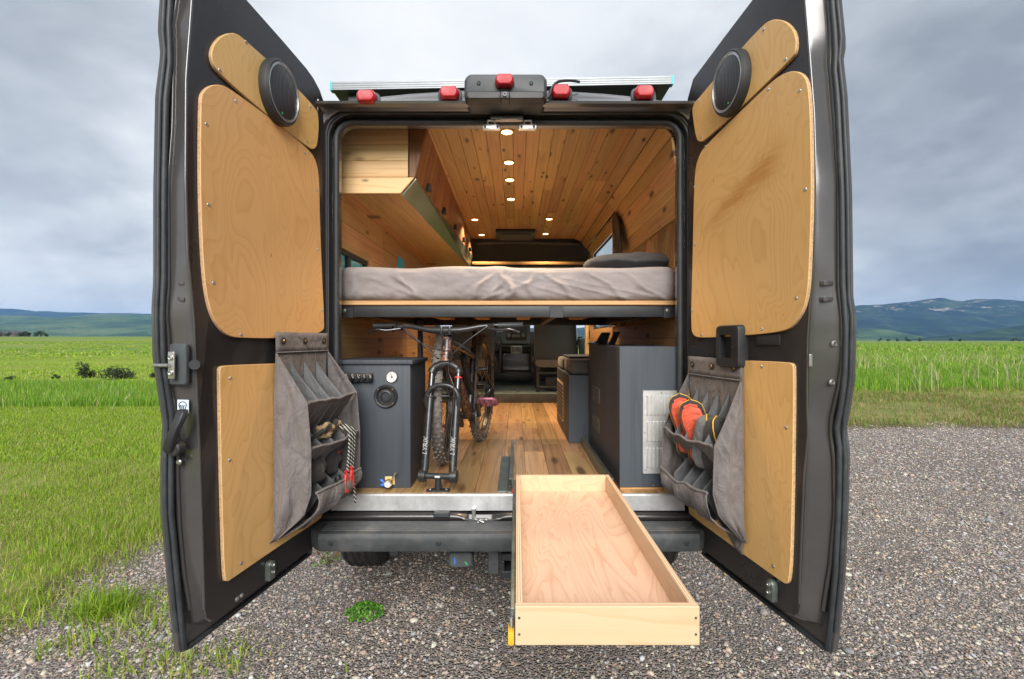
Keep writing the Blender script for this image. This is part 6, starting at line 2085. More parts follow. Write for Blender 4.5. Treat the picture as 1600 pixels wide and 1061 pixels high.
def matt(i, j):
    jj = int(round(j * (len(prof_m) - 1)))
    y, z, _ = prof_m[jj]
    t = (z - mz0) / (mz1 - mz0)
    x = mx0 + (mx1 - mx0) * i
    e = min(i, 1 - i)
    rnd = max(0, 1 - e / 0.03)
    w_ = wrinkle(i, t) if y < my0 + 0.08 else 0.0
    bulge = 0.010 * math.sin(math.pi * t) if y < my0 + 0.1 else 0
    y2 = y - w_ * 1.5 - bulge + 0.03 * rnd * rnd * (1 if y < my0 + 0.1 else 0)
    z2 = z
    if z > mz1 - 0.02:
        z2 += 0.010 * nz(i * 7, y * 3, 2) + 0.010 * math.exp(-((i - 0.47) / 0.04) ** 2) * (1 if y < my0 + 0.3 else 0)
        z2 -= 0.018 * rnd * rnd
    if z < mz0 + 0.03:
        z2 -= 0.004 * abs(math.sin(i * 40)) * abs(nz(i * 20, 1, 2))
    return (x, y2, Z(z2))


mat_o = MB().grid(matt, 300, len(prof_m) - 1).build('mattress', M['sheet'], None, 80)
tag(mat_o, 'mattress in a wrinkled light grey fitted sheet on the bed platform', 'mattress')


def pillow(c, a, b, h, seed):
    c = Vector(c); rings = []
    n = 28
    for j in range(n + 1):
        t = -1 + 2 * j / n
        ring = []
        for i in range(40):
            th = 2 * math.pi * i / 40
            ex = 0.55
            cx_, sx_ = math.cos(th), math.sin(th)
            prof = (1 - abs(t) ** 2.6) ** 0.5
            x = a * t
            rad = (1 - abs(t) ** 6) ** 0.4
            y = b * math.copysign(abs(cx_) ** ex, cx_) * rad
            z = h * math.copysign(abs(sx_) ** 0.9, sx_) * prof * (0.25 + 0.75 * (1 - abs(y / b) ** 3 if b else 1))
            z += 0.010 * mnoise.fractal(Vector((x * 9 + seed, y * 9, z * 9)), 1, 2, 3) * prof
            ring.append(c + Vector((x, y, z)))
        rings.append(ring)
    return MB().loft(rings)


pl = pillow((PX(990, 2.45), 2.52, Z(mz1 + 0.052)), 0.262, 0.17, 0.066, 2).build('pillow', M['pillow'], None, 60)
tag(pl, 'charcoal pillow lying on the mattress against the chevron wall', 'pillow')

# ------------------------------------------------------------------ black storage boxes
bx = thing('storage_box', (-0.66, 2.32, Z(FL)), 'black painted plywood storage box with gauge and round vent beside the bicycle', 'storage box')
Yf = 2.145
MB().box(-0.862, -0.500, Yf, 2.50, Z(FL), Z(-0.118)).build('box_body', M['black_paint'], bx, 30, 0.003, 2)
MB().box(-0.870, -0.488, Yf - 0.012, 2.51, Z(-0.1165), Z(-0.097)).build('lid', M['black_paint'], bx, 30, 0.003, 2)
c = P(603.5, 619, Yf); c.y = Yf
vf = MB().lathe([(0.055, 0), (0.055, 0.010), (0.050, 0.016), (0.043, 0.014), (0.036, 0.004), (0.0, 0.002)], c, (0, -1, 0), 36).build('vent_ring', M['black_plastic'], bx, 30)
MB().lathe([(0.030, 0), (0.028, 0.010), (0.022, 0.012), (0.018, 0.006), (0, 0.006)], c, (0, -1, 0), 28).build('vent_core', M['black_metal'], vf, 30)
for k in range(4):
    a = R(45 + 90 * k)
    MB().lathe([(0.0035, 0), (0.003, 0.002), (0, 0.002)], c + Vector((0.047 * math.cos(a), -0.0155, 0.047 * math.sin(a))), (0, -1, 0), 10).build('vent_screw', M['brass'], vf, 30)
c = P(613, 588, Yf); c.y = Yf
gg = MB().lathe([(0.028, 0), (0.028, 0.008), (0.026, 0.011), (0.0235, 0.010), (0.0235, 0.007), (0, 0.007)], c, (0, -1, 0), 32).build('gauge', M['steel'], bx, 30)
MB().lathe([(0.0232, 0.0), (0, 0.0005)], c + Vector((0, -0.0075, 0)), (0, -1, 0), 28).build('gauge_face', M['white'], gg, 30)
MB().hexa(*[[c + Vector((x, yy, z)) for x, z in ((-0.001, -0.002), (0.0015, -0.002), (-0.005, 0.017), (-0.0065, 0.017))] for yy in (-0.0085, -0.0105)]).build('gauge_needle', M['red'], gg)
MB().lathe([(0.004, 0), (0.003, 0.003), (0, 0.003)], c + Vector((0, -0.0085, -0.003)), (0, -1, 0), 12).build('gauge_hub', M['black_plastic'], gg, 30)
# knobbly black grip handle
c = P(559, 590.5, Yf - 0.02)
gh = MB().box(c.x - 0.068, c.x + 0.068, Yf - 0.022, Yf, c.z - 0.021, c.z + 0.022).build('grip_handle', M['black_plastic'], bx, 30, 0.008, 2)
for k in range(5):
    MB().tube([(c.x - 0.055 + k * 0.0275, Yf - 0.024, c.z - 0.014 + 0.004 * (k % 2)), (c.x - 0.045 + k * 0.0275, Yf - 0.034, c.z), (c.x - 0.055 + k * 0.0275, Yf - 0.024, c.z + 0.015)], 0.008, 8).build('grip_lobe', M['bike_black'], gh, 60)
# drain tap in a cut-out
c = P(609, 753, Yf); c.y = Yf
tp = MB().box(c.x - 0.022, c.x + 0.024, Yf - 0.0025, Yf + 0.0, c.z - 0.012, c.z + 0.026).build('tap_cutout', M['pine_x'], bx, 30, 0.001)
MB().lathe([(0.014, 0), (0.014, 0.02), (0.019, 0.022), (0.019, 0.03), (0.012, 0.032), (0, 0.032)], c + Vector((0, -0.003, 0.004)), (0, -1, -0.1), 20).build('tap_body', M['brass'], tp, 30)
MB().lathe([(0.015, 0), (0.015, 0.003), (0, 0.003)], c + Vector((0, -0.036, 0.0)), (0, -1, -0.1), 20).build('tap_cap', M['white'], tp, 30)
MB().tube([c + Vector((0.012, -0.02, 0.014)), c + Vector((0.022, -0.024, 0.030)), c + Vector((0.036, -0.026, 0.052))], [0.004, 0.004, 0.006], 8).build('tap_lever', M['steel'], tp, 60)
for dx, dz in ((-0.028, 0.016), (-0.026, -0.006), (-0.012, -0.012)):
    MB().tube([c + Vector((-0.016, -0.028, 0.002)), c + Vector((dx, -0.03, dz)), c + Vector((dx - 0.008, -0.03, dz + 0.003))], [0.006, 0.007, 0.005], 8).build('tap_wing', M['blue'], tp, 60)

rb = thing('storage_cabinet', (0.64, 2.55, Z(FL)), 'tall black plywood cabinet with bright louvred vent panel', 'cabinet')
Yr = 2.118
MB().box(0.480, 0.772, Yr, 3.02, Z(FL + 0.012), Z(-0.033)).build('cabinet_body', M['black_paint'], rb, 30, 0.002)
MB().box(0.484, 0.776, Yr + 0.006, 3.00, Z(FL), Z(FL + 0.012)).build('plinth', M['plat'], rb, 30, 0.001)
MB().box(0.4765, 0.50, 2.75, 3.03, Z(-0.0325), Z(-0.022)).build('top_lip', M['black_paint'], rb, 30, 0.002)
# stainless louvre panel
x0, x1 = PX(1004.5, Yr), PX(1037, Yr)
z0, z1 = PZ(739, Yr), PZ(610, Yr)
lv = MB().box(x0, x1 + 0.06, Yr - 0.004, Yr, z0, z1).build('louvre_panel', M['louvre'], rb, 30, 0.0015)
for k, (pa, pb) in enumerate(((617, 649), (657.5, 690), (699, 731))):
    for q in range(8):
        xx = x0 + 0.014 + q * 0.0165
        if xx > x1 + 0.05: continue
        za, zb_ = PZ(pb, Yr), PZ(pa, Yr)
        MB().loft([[(xx, Yr - 0.004, za), (xx + 0.012, Yr - 0.004, za), (xx + 0.006, Yr - 0.005, za)], [(xx, Yr - 0.004, za + 0.005), (xx + 0.012, Yr - 0.004, za + 0.005), (xx + 0.005, Yr - 0.012, za + 0.005)], [(xx, Yr - 0.004, zb_ - 0.005), (xx + 0.012, Yr - 0.004, zb_ - 0.005), (xx + 0.005, Yr - 0.012, zb_ - 0.005)], [(xx, Yr - 0.004, zb_), (xx + 0.012, Yr - 0.004, zb_), (xx + 0.006, Yr - 0.005, zb_)]]).build('louvre', M['louvre'], lv, 30)
MB().tube([(x0, Yr - 0.004, z0), (x0, Yr - 0.004, z1), (x1 + 0.06, Yr - 0.004, z1), (x1 + 0.06, Yr - 0.004, z0)], 0.0028, 6, True).build('louvre_rim', M['louvre'], lv, 60)
for px_, py_ in ((1007, 676), (1008.5, 734), (1033, 613.5)):
    c = P(px_, py_, Yr); c.y = Yr - 0.004
    MB().lathe([(0.004, 0), (0.003, 0.002), (0, 0.002)], c, (0, -1, 0), 10).build('louvre_screw', M['steel'], lv, 30)
# perforated vents in the cabinet side
for (Ya, Yb, za, zb_) in ((2.62, 2.86, -0.375, -0.285), (2.62, 2.86, -0.545, -0.46)):
    v = MB().box(0.4772, 0.480, Ya, Yb, Z(za), Z(zb_)).build('side_vent', M['rail'], rb, 30, 0.001)
    for r_i in range(4):
        for q in range(8):
            yy = Ya + 0.03 + q * 0.025 + (0.012 if r_i % 2 else 0); z_ = za + 0.014 + r_i * 0.02
            MB().box(0.4762, 0.4771, yy - 0.007, yy + 0.007, Z(z_ - 0.005), Z(z_ + 0.005)).build('vent_slot', M['bike_black'], v)
c = P(1020.5, 758, Yr); c.y = Yr
MB().lathe([(0.004, 0), (0.003, 0.002), (0, 0.002)], c, (0, -1, 0), 10).build('brass_screw', M['brass'], rb, 30)
# things standing on the cabinet
tb = thing('folded_table', (0.62, 2.9, Z(-0.033)), 'dark folded panels standing on the black cabinet', 'panel')
MB().hexa([(0.50, 2.90, Z(-0.033)), (0.575, 2.90, Z(-0.033)), (0.60, 2.90, Z(0.045)), (0.545, 2.90, Z(0.045))], [(0.50, 2.93, Z(-0.033)), (0.575, 2.93, Z(-0.033)), (0.60, 2.93, Z(0.045)), (0.545, 2.93, Z(0.045))]).build('panel_leaf', M['headliner'], tb, 30, 0.003)
MB().hexa([(0.582, 2.86, Z(-0.033)), (0.618, 2.86, Z(-0.033)), (0.655, 2.86, Z(0.05)), (0.618, 2.86, Z(0.05))], [(0.582, 2.89, Z(-0.033)), (0.618, 2.89, Z(-0.033)), (0.655, 2.89, Z(0.05)), (0.618, 2.89, Z(0.05))]).build('panel_leaf', M['headliner'], tb, 30, 0.003)
# bench box further in, with cushions
bb = thing('bench_box', (0.52, 3.5, Z(FL)), 'low black bench box with wooden louvre beyond the tall cabinet', 'bench box')
MB().box(0.352, 0.776, 3.07, 3.95, Z(FL), Z(-0.240)).build('box_body', M['black_paint'], bb, 30, 0.003)
lf = MB().box(0.3485, 0.352, 3.42, 3.90, Z(-0.62), Z(-0.33)).build('louvre_frame', M['pine_x'], bb, 30, 0.001)
for k in range(9):
    MB().box(0.345, 0.3484, 3.43, 3.89, Z(-0.609 + k * 0.030), Z(-0.586 + k * 0.030)).build('louvre_slat', M['black_paint'], lf, 30, 0.001)
for k, (xa, ya, lb) in enumerate(((0.37, 3.12, 'grey brown seat cushion on the front of the bench box'), (0.36, 3.56, 'grey brown seat cushion on the far end of the bench box'))):
    cu = MB().box(xa, 0.77, ya, ya + 0.42, Z(-0.2395), Z(-0.145)).build('seat_cushion', M['cushion'], None, 50, 0.03, 4)
    tag(cu, lb, 'cushion')
MB().box(0.40, 0.76, 3.45, 3.95, Z(-0.144), Z(-0.128)).build('folded_tray', M['black_plastic'], None, 30, 0.004)
tag(bpy.data.objects['folded_tray'], 'thin black tray lying on the bench cushions', 'tray')

# ------------------------------------------------------------------ sliding tray and its rails
def ply_layers(name, cross):
    m, k, b = new_mat(name)
    g = k.n('ShaderNodeNewGeometry').outputs['Position']
    sp = k.n('ShaderNodeSeparateXYZ'); k.set(sp.inputs[0], g)
    v = k.math('FRACT', k.math('MULTIPLY', sp.outputs[cross], 1 / 0.0058))
    st = k.ss(k.math('ABSOLUTE', k.math('SUBTRACT', v, 0.5)), 0.12, 0.3)
    n_ = k.noise(g, 60, 4, 0.6)
    c = k.mix(st, (0.45, 0.28, 0.15), (0.78, 0.60, 0.42))
    c = k.mix(k.ss(n_, 0.45, 0.75, 0, 0.5), c, (0.58, 0.40, 0.24))
    k.set(b.inputs['Base Color'], c)
    b.inputs['Roughness'].default_value = 0.65
    return m


M['ply_edge_x'] = ply_layers('tray_ply_layers_front', 1)
M['ply_edge_y'] = ply_layers('tray_ply_layers_side', 0)
M['worn_white'] = paint('worn_white_print', (0.33, 0.33, 0.32), 0.6, var=0.4, scale=60)
tr = thing('sliding_tray', (0.2, 1.5, Z(-0.69)), 'pale birch plywood tray pulled out over the bumper', 'tray')
tx0, tx1, ty0, ty1 = 0.0, 0.416, 1.026, 2.03
tz0, tz1, tt = -0.690, -0.602, 0.018
tx0 = PX(805, ty0)
tx1 = PX(1093.5, ty0)
MB().box(tx0, tx1, ty0, ty0 + tt, Z(tz0), Z(tz1)).build('front_board', M['tray_x'] if 'tray_x' in M else wood('pale_birch_front', (0.66, 0.49, 0.32), (0.57, 0.39, 0.22), 'X', 4, (7, 1.2), 0.3, 0, 0.5, 0.03, 0.7, 1.0, 0.5), tr, 30, 0.0015)
MB().box(tx0 + tt, tx1 - tt, ty1 - tt, ty1, Z(tz0 + 0.013), Z(tz1)).build('back_board', M['tray'], tr, 30, 0.0015)
for a, b in ((tx0 + 0.0012, tx0 + tt), (tx1 - tt, tx1 - 0.0012)):
    MB().box(a, b, ty0 + tt, ty1, Z(tz0 + 0.001), Z(tz1 - 0.0006)).build('side_board', M['tray'], tr, 30, 0.0015)
MB().box(tx0 + tt, tx1 - tt, ty0 + tt, ty1 - tt, Z(tz0 + 0.006), Z(tz0 + 0.018)).build('tray_bottom', M['tray_bed'], tr, 30)
ed = MB()
for zz in (-0.6122, -0.6062):
    ed.box(tx0 + 0.0010, tx1 - 0.0010, ty0 - 0.0004, ty0 + 0.0002, Z(zz), Z(zz + 0.0015))
# drawer slides: members fixed to the tray and to the floor
sl = MB().box(tx0 - 0.013, tx0 - 0.001, 1.10, 2.06, Z(-0.672), Z(-0.628)).box(tx1 + 0.001, tx1 + 0.013, 1.10, 2.06, Z(-0.672), Z(-0.628))
for k, (a, b) in enumerate(((tx0 - 0.012, tx0), (tx1 - 0.0, tx1 + 0.012))):
    m_ = MB().box(a, b, 1.07, 2.05, Z(-0.676), Z(-0.632)).build('slide_member', M['rail'], tr, 30, 0.002)
MB().box(tx0 - 0.017, tx0 - 0.002, ty0 + 0.01, ty0 + 0.05, Z(-0.698), Z(-0.668)).build('lock_lever', M['yellow'], tr, 30, 0.004, 2)
MB().tube([(tx0 - 0.009, ty0 + 0.03, Z(-0.668)), (tx0 - 0.009, ty0 + 0.035, Z(-0.648))], 0.005, 8).build('lever_pin', M['steel'], tr, 60)
MB().box(tx0 - 0.016, tx0 - 0.013, 1.93, 1.95, Z(-0.655), Z(-0.640)).build('stop_tab', M['red'], tr, 30)
for k, (a, b, nm, lb) in enumerate(((tx0 - 0.034, tx0 - 0.014, 'floor_rail', 'worn steel slide rail on the floor by the bicycle'), (tx1 + 0.014, tx1 + 0.034, 'floor_rail', 'steel slide rail on the floor along the tall black cabinet'))):
    yend = 2.88 if k == 0 else 3.0
    rr_ = thing(nm, ((a + b) / 2, 2.5, Z(FL)), lb, 'rail', 'slide rails of the tray')
    MB().box(a, b, 2.078, yend, Z(FL), Z(FL + 0.006)).build('rail_base', M['rail'], rr_, 30, 0.001)
    xa = b - 0.005 if k == 0 else a
    MB().box(xa, xa + 0.005, 2.078, yend, Z(FL + 0.006), Z(FL + 0.060)).build('rail_web', M['rail'], rr_, 30, 0.001)
    MB().box(xa - (0.012 if k == 0 else 0), xa + (0.005 if k == 0 else 0.017), 2.078, yend, Z(FL + 0.060), Z(FL + 0.065)).build('rail_flange', M['rail'], rr_, 30, 0.001)
    for yy in np.arange(2.15, yend, 0.16):
        MB().lathe([(0.005, 0), (0.004, 0.002), (0, 0.002)], ((a + b) / 2 - (0.003 if k == 0 else -0.003), yy, Z(FL + 0.006)), (0, 0, 1), 10).build('rail_screw', M['steel'], rr_, 30)
# wide dark mounting plate beside the rail
MB().box(tx0 - 0.085, tx0 - 0.036, 2.078, 2.70, Z(FL), Z(FL + 0.008)).build('mounting_plate', M['rail'], None, 30, 0.002)
tag(bpy.data.objects['mounting_plate'], 'flat greenish steel mounting plate on the floor beside the tray rail', 'plate')

for o_ in list(tr.children):
    if o_.name.split('.')[0] in ('front_board', 'back_board', 'side_board'):
        o_.data.materials.append(M['ply_edge_x'] if o_.name.split('.')[0] != 'side_board' else M['ply_edge_y'])
        for f_ in o_.data.polygons:
            if f_.normal.z > 0.9:
                f_.material_index = 1
for xx in (tx0 + 0.009, tx1 - 0.009):
    for zz in (-0.628, -0.665):
        MB().lathe([(0.0032, 0), (0.0028, 0.0006), (0, 0.0006)], (xx, ty0, Z(zz)), (0, -1, 0), 10).build('tray_screw', M['rail'], tr, 30)
# ------------------------------------------------------------------ bicycle
FA = Vector((-0.362, 2.105, Z(-0.632)))          # front axle in the floor mount
fw = Vector((-0.108, -1, 0)).normalized()        # travel direction: towards the tailgate
lat = Vector((fw.y, -fw.x, 0))                   # sideways
up = Vector((0, 0, 1))
if lat.x < 0: lat = -lat


def B(x, y, z):
    """x back from the front axle, y sideways, z above the axle"""
    return FA - fw * x + lat * y + up * z


bk = thing('mountain_bike', B(0.6, 0, -0.068), 'black and orange mountain bike without front wheel clamped in the floor mount', 'bicycle')
phi = R(15)
sd = Vector((math.sin(phi), 0, math.cos(phi)))   # along the fork, in (x,z)


def Fk(d, y, off=0.0):
    return B(sd.x * d + off, y, sd.z * d)


for s in (-1, 1):
    MB().tube([Fk(0.0, s * 0.068), Fk(0.05, s * 0.066), Fk(0.30, s * 0.066), Fk(0.36, s * 0.066)], [0.018, 0.0185, 0.0195, 0.021], 16).build('fork_leg', M['bike_black'], bk, 60)
    MB().tube([Fk(0.36, s * 0.066), Fk(0.50, s * 0.066)], 0.0155, 16).build('stanchion', M['stanchion'], bk, 60)
    MB().lathe([(0.030, 0), (0.030, 0.03), (0.024, 0.034), (0, 0.034)], Fk(0.0, s * 0.058), lat * s, 18).build('dropout', M['bike_black'], bk, 40)
    MB().tube([Fk(0.362, s * 0.066), Fk(0.37, s * 0.066)], 0.0285, 16).build('dust_wiper', M['black_plastic'], bk, 60)
    if s > 0:
        MB().tube([Fk(0.458, s * 0.066), Fk(0.465, s * 0.066)], 0.019, 16).build('travel_ring', M['red'], bk, 60)
arch = [Fk(0.30, -0.072), Fk(0.36, -0.080, -0.02), Fk(0.405, -0.062, -0.03), Fk(0.425, -0.03, -0.034), Fk(0.428, 0.0, -0.035), Fk(0.425, 0.03, -0.034), Fk(0.405, 0.062, -0.03), Fk(0.36, 0.080, -0.02), Fk(0.30, 0.072)]
MB().tube(bez(arch, 5), 0.013, 10).build('fork_arch', M['bike_black'], bk, 60)
cr = [Fk(0.485, -0.068), Fk(0.510, -0.056), Fk(0.530, -0.02), Fk(0.533, 0), Fk(0.530, 0.02), Fk(0.510, 0.056), Fk(0.485, 0.068)]
MB().tube(bez(cr, 5), [0.0225] * 4 + [0.019] * 23 + [0.0225] * 4, 12).build('fork_crown', M['bike_black'], bk, 60)
hd = MB().tube([Fk(0.540, 0), Fk(0.555, 0), Fk(0.645, 0), Fk(0.660, 0)], [0.030, 0.027, 0.026, 0.030], 18).build('head_tube', M['oilslick'], bk, 60)
MB().tube([Fk(0.660, 0), Fk(0.695, 0)], 0.019, 14).build('headset_spacer', M['bike_black'], bk, 60)
hb = Fk(0.700, 0, -0.045)
MB().tube([Fk(0.697, 0), hb], [0.021, 0.023], 12).build('stem', M['bike_black'], bk, 60)
for s in (-1, 1):
    MB().box(hb.x + s * 0.020 - 0.007, hb.x + s * 0.020 + 0.007, hb.y - 0.022, hb.y + 0.022, hb.z - 0.022, hb.z + 0.022).build('stem_clamp', M['bike_black'], bk, 30, 0.004, 2)
bar = []
for y, z, x in ((-0.375, 0.026, 0.03), (-0.25, 0.024, 0.018), (-0.18, 0.020, 0.01), (-0.09, 0.004, 0.0), (-0.04, 0.0, 0.0), (0.04, 0.0, 0.0), (0.09, 0.004, 0.0), (0.18, 0.020, 0.01), (0.25, 0.024, 0.018), (0.375, 0.026, 0.03)):
    bar.append(hb + lat * y + up * z - fw * x)
MB().tube(bez(bar, 5), [0.0115 + 0.006 * math.exp(-((k - 22.5) / 8) ** 2) for k in range(46)], 12).build('handlebar', M['bike_black'], bk, 60)
for s in (-1, 1):
    g0 = hb + lat * s * 0.255 + up * 0.024 - fw * 0.02; g1 = hb + lat * s * 0.378 + up * 0.026 - fw * 0.03
    MB().tube([g0, g0.lerp(g1, 0.05), g0.lerp(g1, 0.95), g1], [0.0165, 0.0155, 0.0155, 0.0185], 14).build('grip', M['black_plastic'], bk, 60)
    b0 = hb + lat * s * 0.215 + up * 0.020 + fw * 0.015
    MB().tube([b0, b0 + lat * s * 0.04 + fw * 0.025 - up * 0.012, b0 + lat * s * 0.02 + fw * 0.02], [0.013, 0.016, 0.012], 10).build('brake_lever_body', M['stanchion'], bk, 60)
    MB().tube(bez([b0 + fw * 0.03 - up * 0.012, b0 + lat * s * 0.06 + fw * 0.055 - up * 0.020, b0 + lat * s * 0.11 + fw * 0.06 - up * 0.016, b0 + lat * s * 0.155 + fw * 0.048 - up * 0.030], 6), [0.008] * 4 + [0.006] * 15, 8).build('brake_lever', M['stanchion'], bk, 60)
    MB().tube(bez([b0 + fw * 0.02, hb + lat * s * 0.12 + fw * 0.06 - up * 0.05, hb + lat * s * 0.03 + fw * 0.06 - up * 0.13, Fk(0.56, s * 0.03, -0.03)], 8), 0.0028, 6).build('brake_hose', M['bike_black'], bk, 60)
MB().tube(bez([hb - lat * 0.23 + up * 0.01, hb - lat * 0.10 + fw * 0.09 - up * 0.06, hb + lat * 0.02 + fw * 0.06 - up * 0.10, Fk(0.62, 0.035, 0.02)], 8), 0.0028, 6).build('shift_cable', M['bike_black'], bk, 60)
MB().tube(bez([Fk(0.56, 0.03, -0.03), Fk(0.50, 0.03, -0.06), Fk(0.40, 0.062, -0.05), Fk(0.2, 0.05, -0.02), Fk(0.06, 0.06, -0.01)], 8), 0.0028, 6).build('brake_hose', M['bike_black'], bk, 60)
# frame (nose down): rear axle and bottom bracket
RAX = B(1.10, 0.0, 0.300)
BBK = B(0.68, 0.0, 0.175)
ST = B(0.80, 0.0, 0.52)
dt0 = Fk(0.572, 0, 0.01); tt0 = Fk(0.640, 0, 0.01)
MB().tube([dt0, dt0.lerp(BBK, 0.15), dt0.lerp(BBK, 0.6), BBK], [0.027, 0.031, 0.032, 0.030], 16).build('down_tube', M['oilslick'], bk, 60)
MB().tube([tt0, tt0.lerp(ST, 0.5) + up * 0.005, ST], [0.027, 0.022, 0.018], 16).build('top_tube', M['bike_black'], bk, 60)
MB().tube([BBK, ST, ST + (ST - BBK).normalized() * 0.06], [0.024, 0.020, 0.020], 14).build('seat_tube', M['bike_black'], bk, 60)
sp0 = ST + (ST - BBK).normalized() * 0.05; sp1 = B(0.845, 0, 0.685)
MB().tube([sp0, sp1], 0.0145, 12).build('seat_post', M['stanchion'], bk, 60)
MB().lathe([(0.03, -0.045), (0.03, 0.045)], BBK, lat, 18).build('bottom_bracket', M['bike_black'], bk, 30)
# saddle
sr = []
for t in np.linspace(0, 1, 14):
    hw = float(np.interp(t, [0, 0.1, 0.5, 0.8, 1.0], [0.012, 0.02, 0.03, 0.068, 0.05])); hh = float(np.interp(t, [0, 0.1, 0.5, 1], [0.01, 0.018, 0.022, 0.018]))
    ctr = sp1 + up * 0.035 - fw * (-0.14 + 0.27 * t) + up * (0.004 * t)
    sr.append([ctr + lat * hw * math.cos(a) + up * hh * math.sin(a) * (1 if math.sin(a) > 0 else 0.5) for a in np.linspace(0, 2 * math.pi, 17)[:-1]])
MB().loft(sr).build('saddle', M['black_plastic'], bk, 60)
MB().tube([sp1, sp1 + up * 0.028], 0.018, 10).build('saddle_clamp', M['bike_black'], bk, 60)
for s in (-1, 1):
    MB().tube([BBK + lat * s * 0.03 - fw * 0.02, BBK.lerp(RAX, 0.4) + lat * s * 0.055, RAX + lat * s * 0.07], [0.016, 0.014, 0.012], 10).build('chain_stay', M['bike_black'], bk, 60)
    MB().tube([ST.lerp(BBK, 0.25) + lat * s * 0.02, ST.lerp(RAX, 0.4) + lat * s * 0.055, RAX + lat * s * 0.07], [0.013, 0.011, 0.011], 10).build('seat_stay', M['bike_black'], bk, 60)
# shock, cranks, pedals, chainring
MB().tube([tt0.lerp(ST, 0.55) - up * 0.03, BBK.lerp(ST, 0.35)], 0.022, 12).build('rear_shock', M['bike_black'], bk, 60)
cring = []
for k in range(64):
    a = 2 * math.pi * k / 64; rr_ = 0.066 + (0.005 if k % 2 else 0)
    cring.append(BBK + lat * 0.050 - fw * rr_ * math.cos(a) + up * rr_ * math.sin(a))
MB().prism(cring, lat * 0.004).build('chainring', M['rail'], bk, 30)
for s, ang in ((1, R(100)), (-1, R(-80))):
    ca = -fw * math.cos(ang) * 0 + up * 0
    dirc = (fw * math.cos(R(35)) + up * math.sin(R(35))) * s
    e = BBK + lat * s * 0.075 + dirc * 0.17
    MB().tube([BBK + lat * s * 0.06, e], [0.017, 0.013], 10).build('crank_arm', M['bike_black'], bk, 60)
    pc = e + lat * s * 0.065
    pm = MB()
    t1 = (fw * 0.9 + up * 0.45).normalized() if s > 0 else fw
    t2 = lat.cross(t1).normalized()
    hw, hl = 0.048, 0.050
    corners = [pc + lat * a * hw + t1 * b * hl for a, b in ((-1, -0.75), (-0.7, -1), (0.7, -1), (1, -0.75), (1, 0.75), (0.7, 1), (-0.7, 1), (-1, 0.75))]
    pm.tube(corners, 0.0085, 8, True)
    pm.tube([pc - lat * 0.06, pc + lat * hw], 0.0095, 10)
    pm.tube([pc - lat * hw * 0.4 + t1 * hl, pc - lat * hw * 0.4 - t1 * hl], 0.006, 8)
    pm.tube([pc + lat * hw * 0.4 + t1 * hl, pc + lat * hw * 0.4 - t1 * hl], 0.006, 8)
    for a in (-0.7, 0.0, 0.7):
        for b in (-1, 1):
            q = pc + lat * a * hw + t1 * b * hl
            pm.tube([q - t2 * 0.012, q + t2 * 0.012], 0.002, 6)
    pm.build('pedal', M['pink'], bk, 60)
# derailleur, cassette and chain
for r_, dx in ((0.075, 0.034), (0.058, 0.040), (0.042, 0.046), (0.030, 0.052)):
    MB().lathe([(r_, 0), (r_, 0.002), (r_ * 0.5, 0.002)], RAX + lat * dx, lat, 30).build('sprocket', M['rail'], bk, 30)
dm = RAX + lat * 0.075 - up * 0.10 + fw * 0.05
MB().tube([RAX + lat * 0.075 - up * 0.02, dm + up * 0.04, dm, dm - up * 0.08 + fw * 0.02], [0.014, 0.018, 0.014, 0.012], 10).build('derailleur', M['bike_black'], bk, 60)
chain = [BBK + lat * 0.054 + up * 0.068, RAX + lat * 0.048 + up * 0.05, RAX + lat * 0.05 - fw * 0.05, dm + lat * -0.02, BBK + lat * 0.054 - up * 0.068, BBK + lat * 0.054 + fw * 0.068]
MB().tube(bez(chain + [chain[0]], 6), 0.004, 6).build('chain', M['rail'], bk, 60)


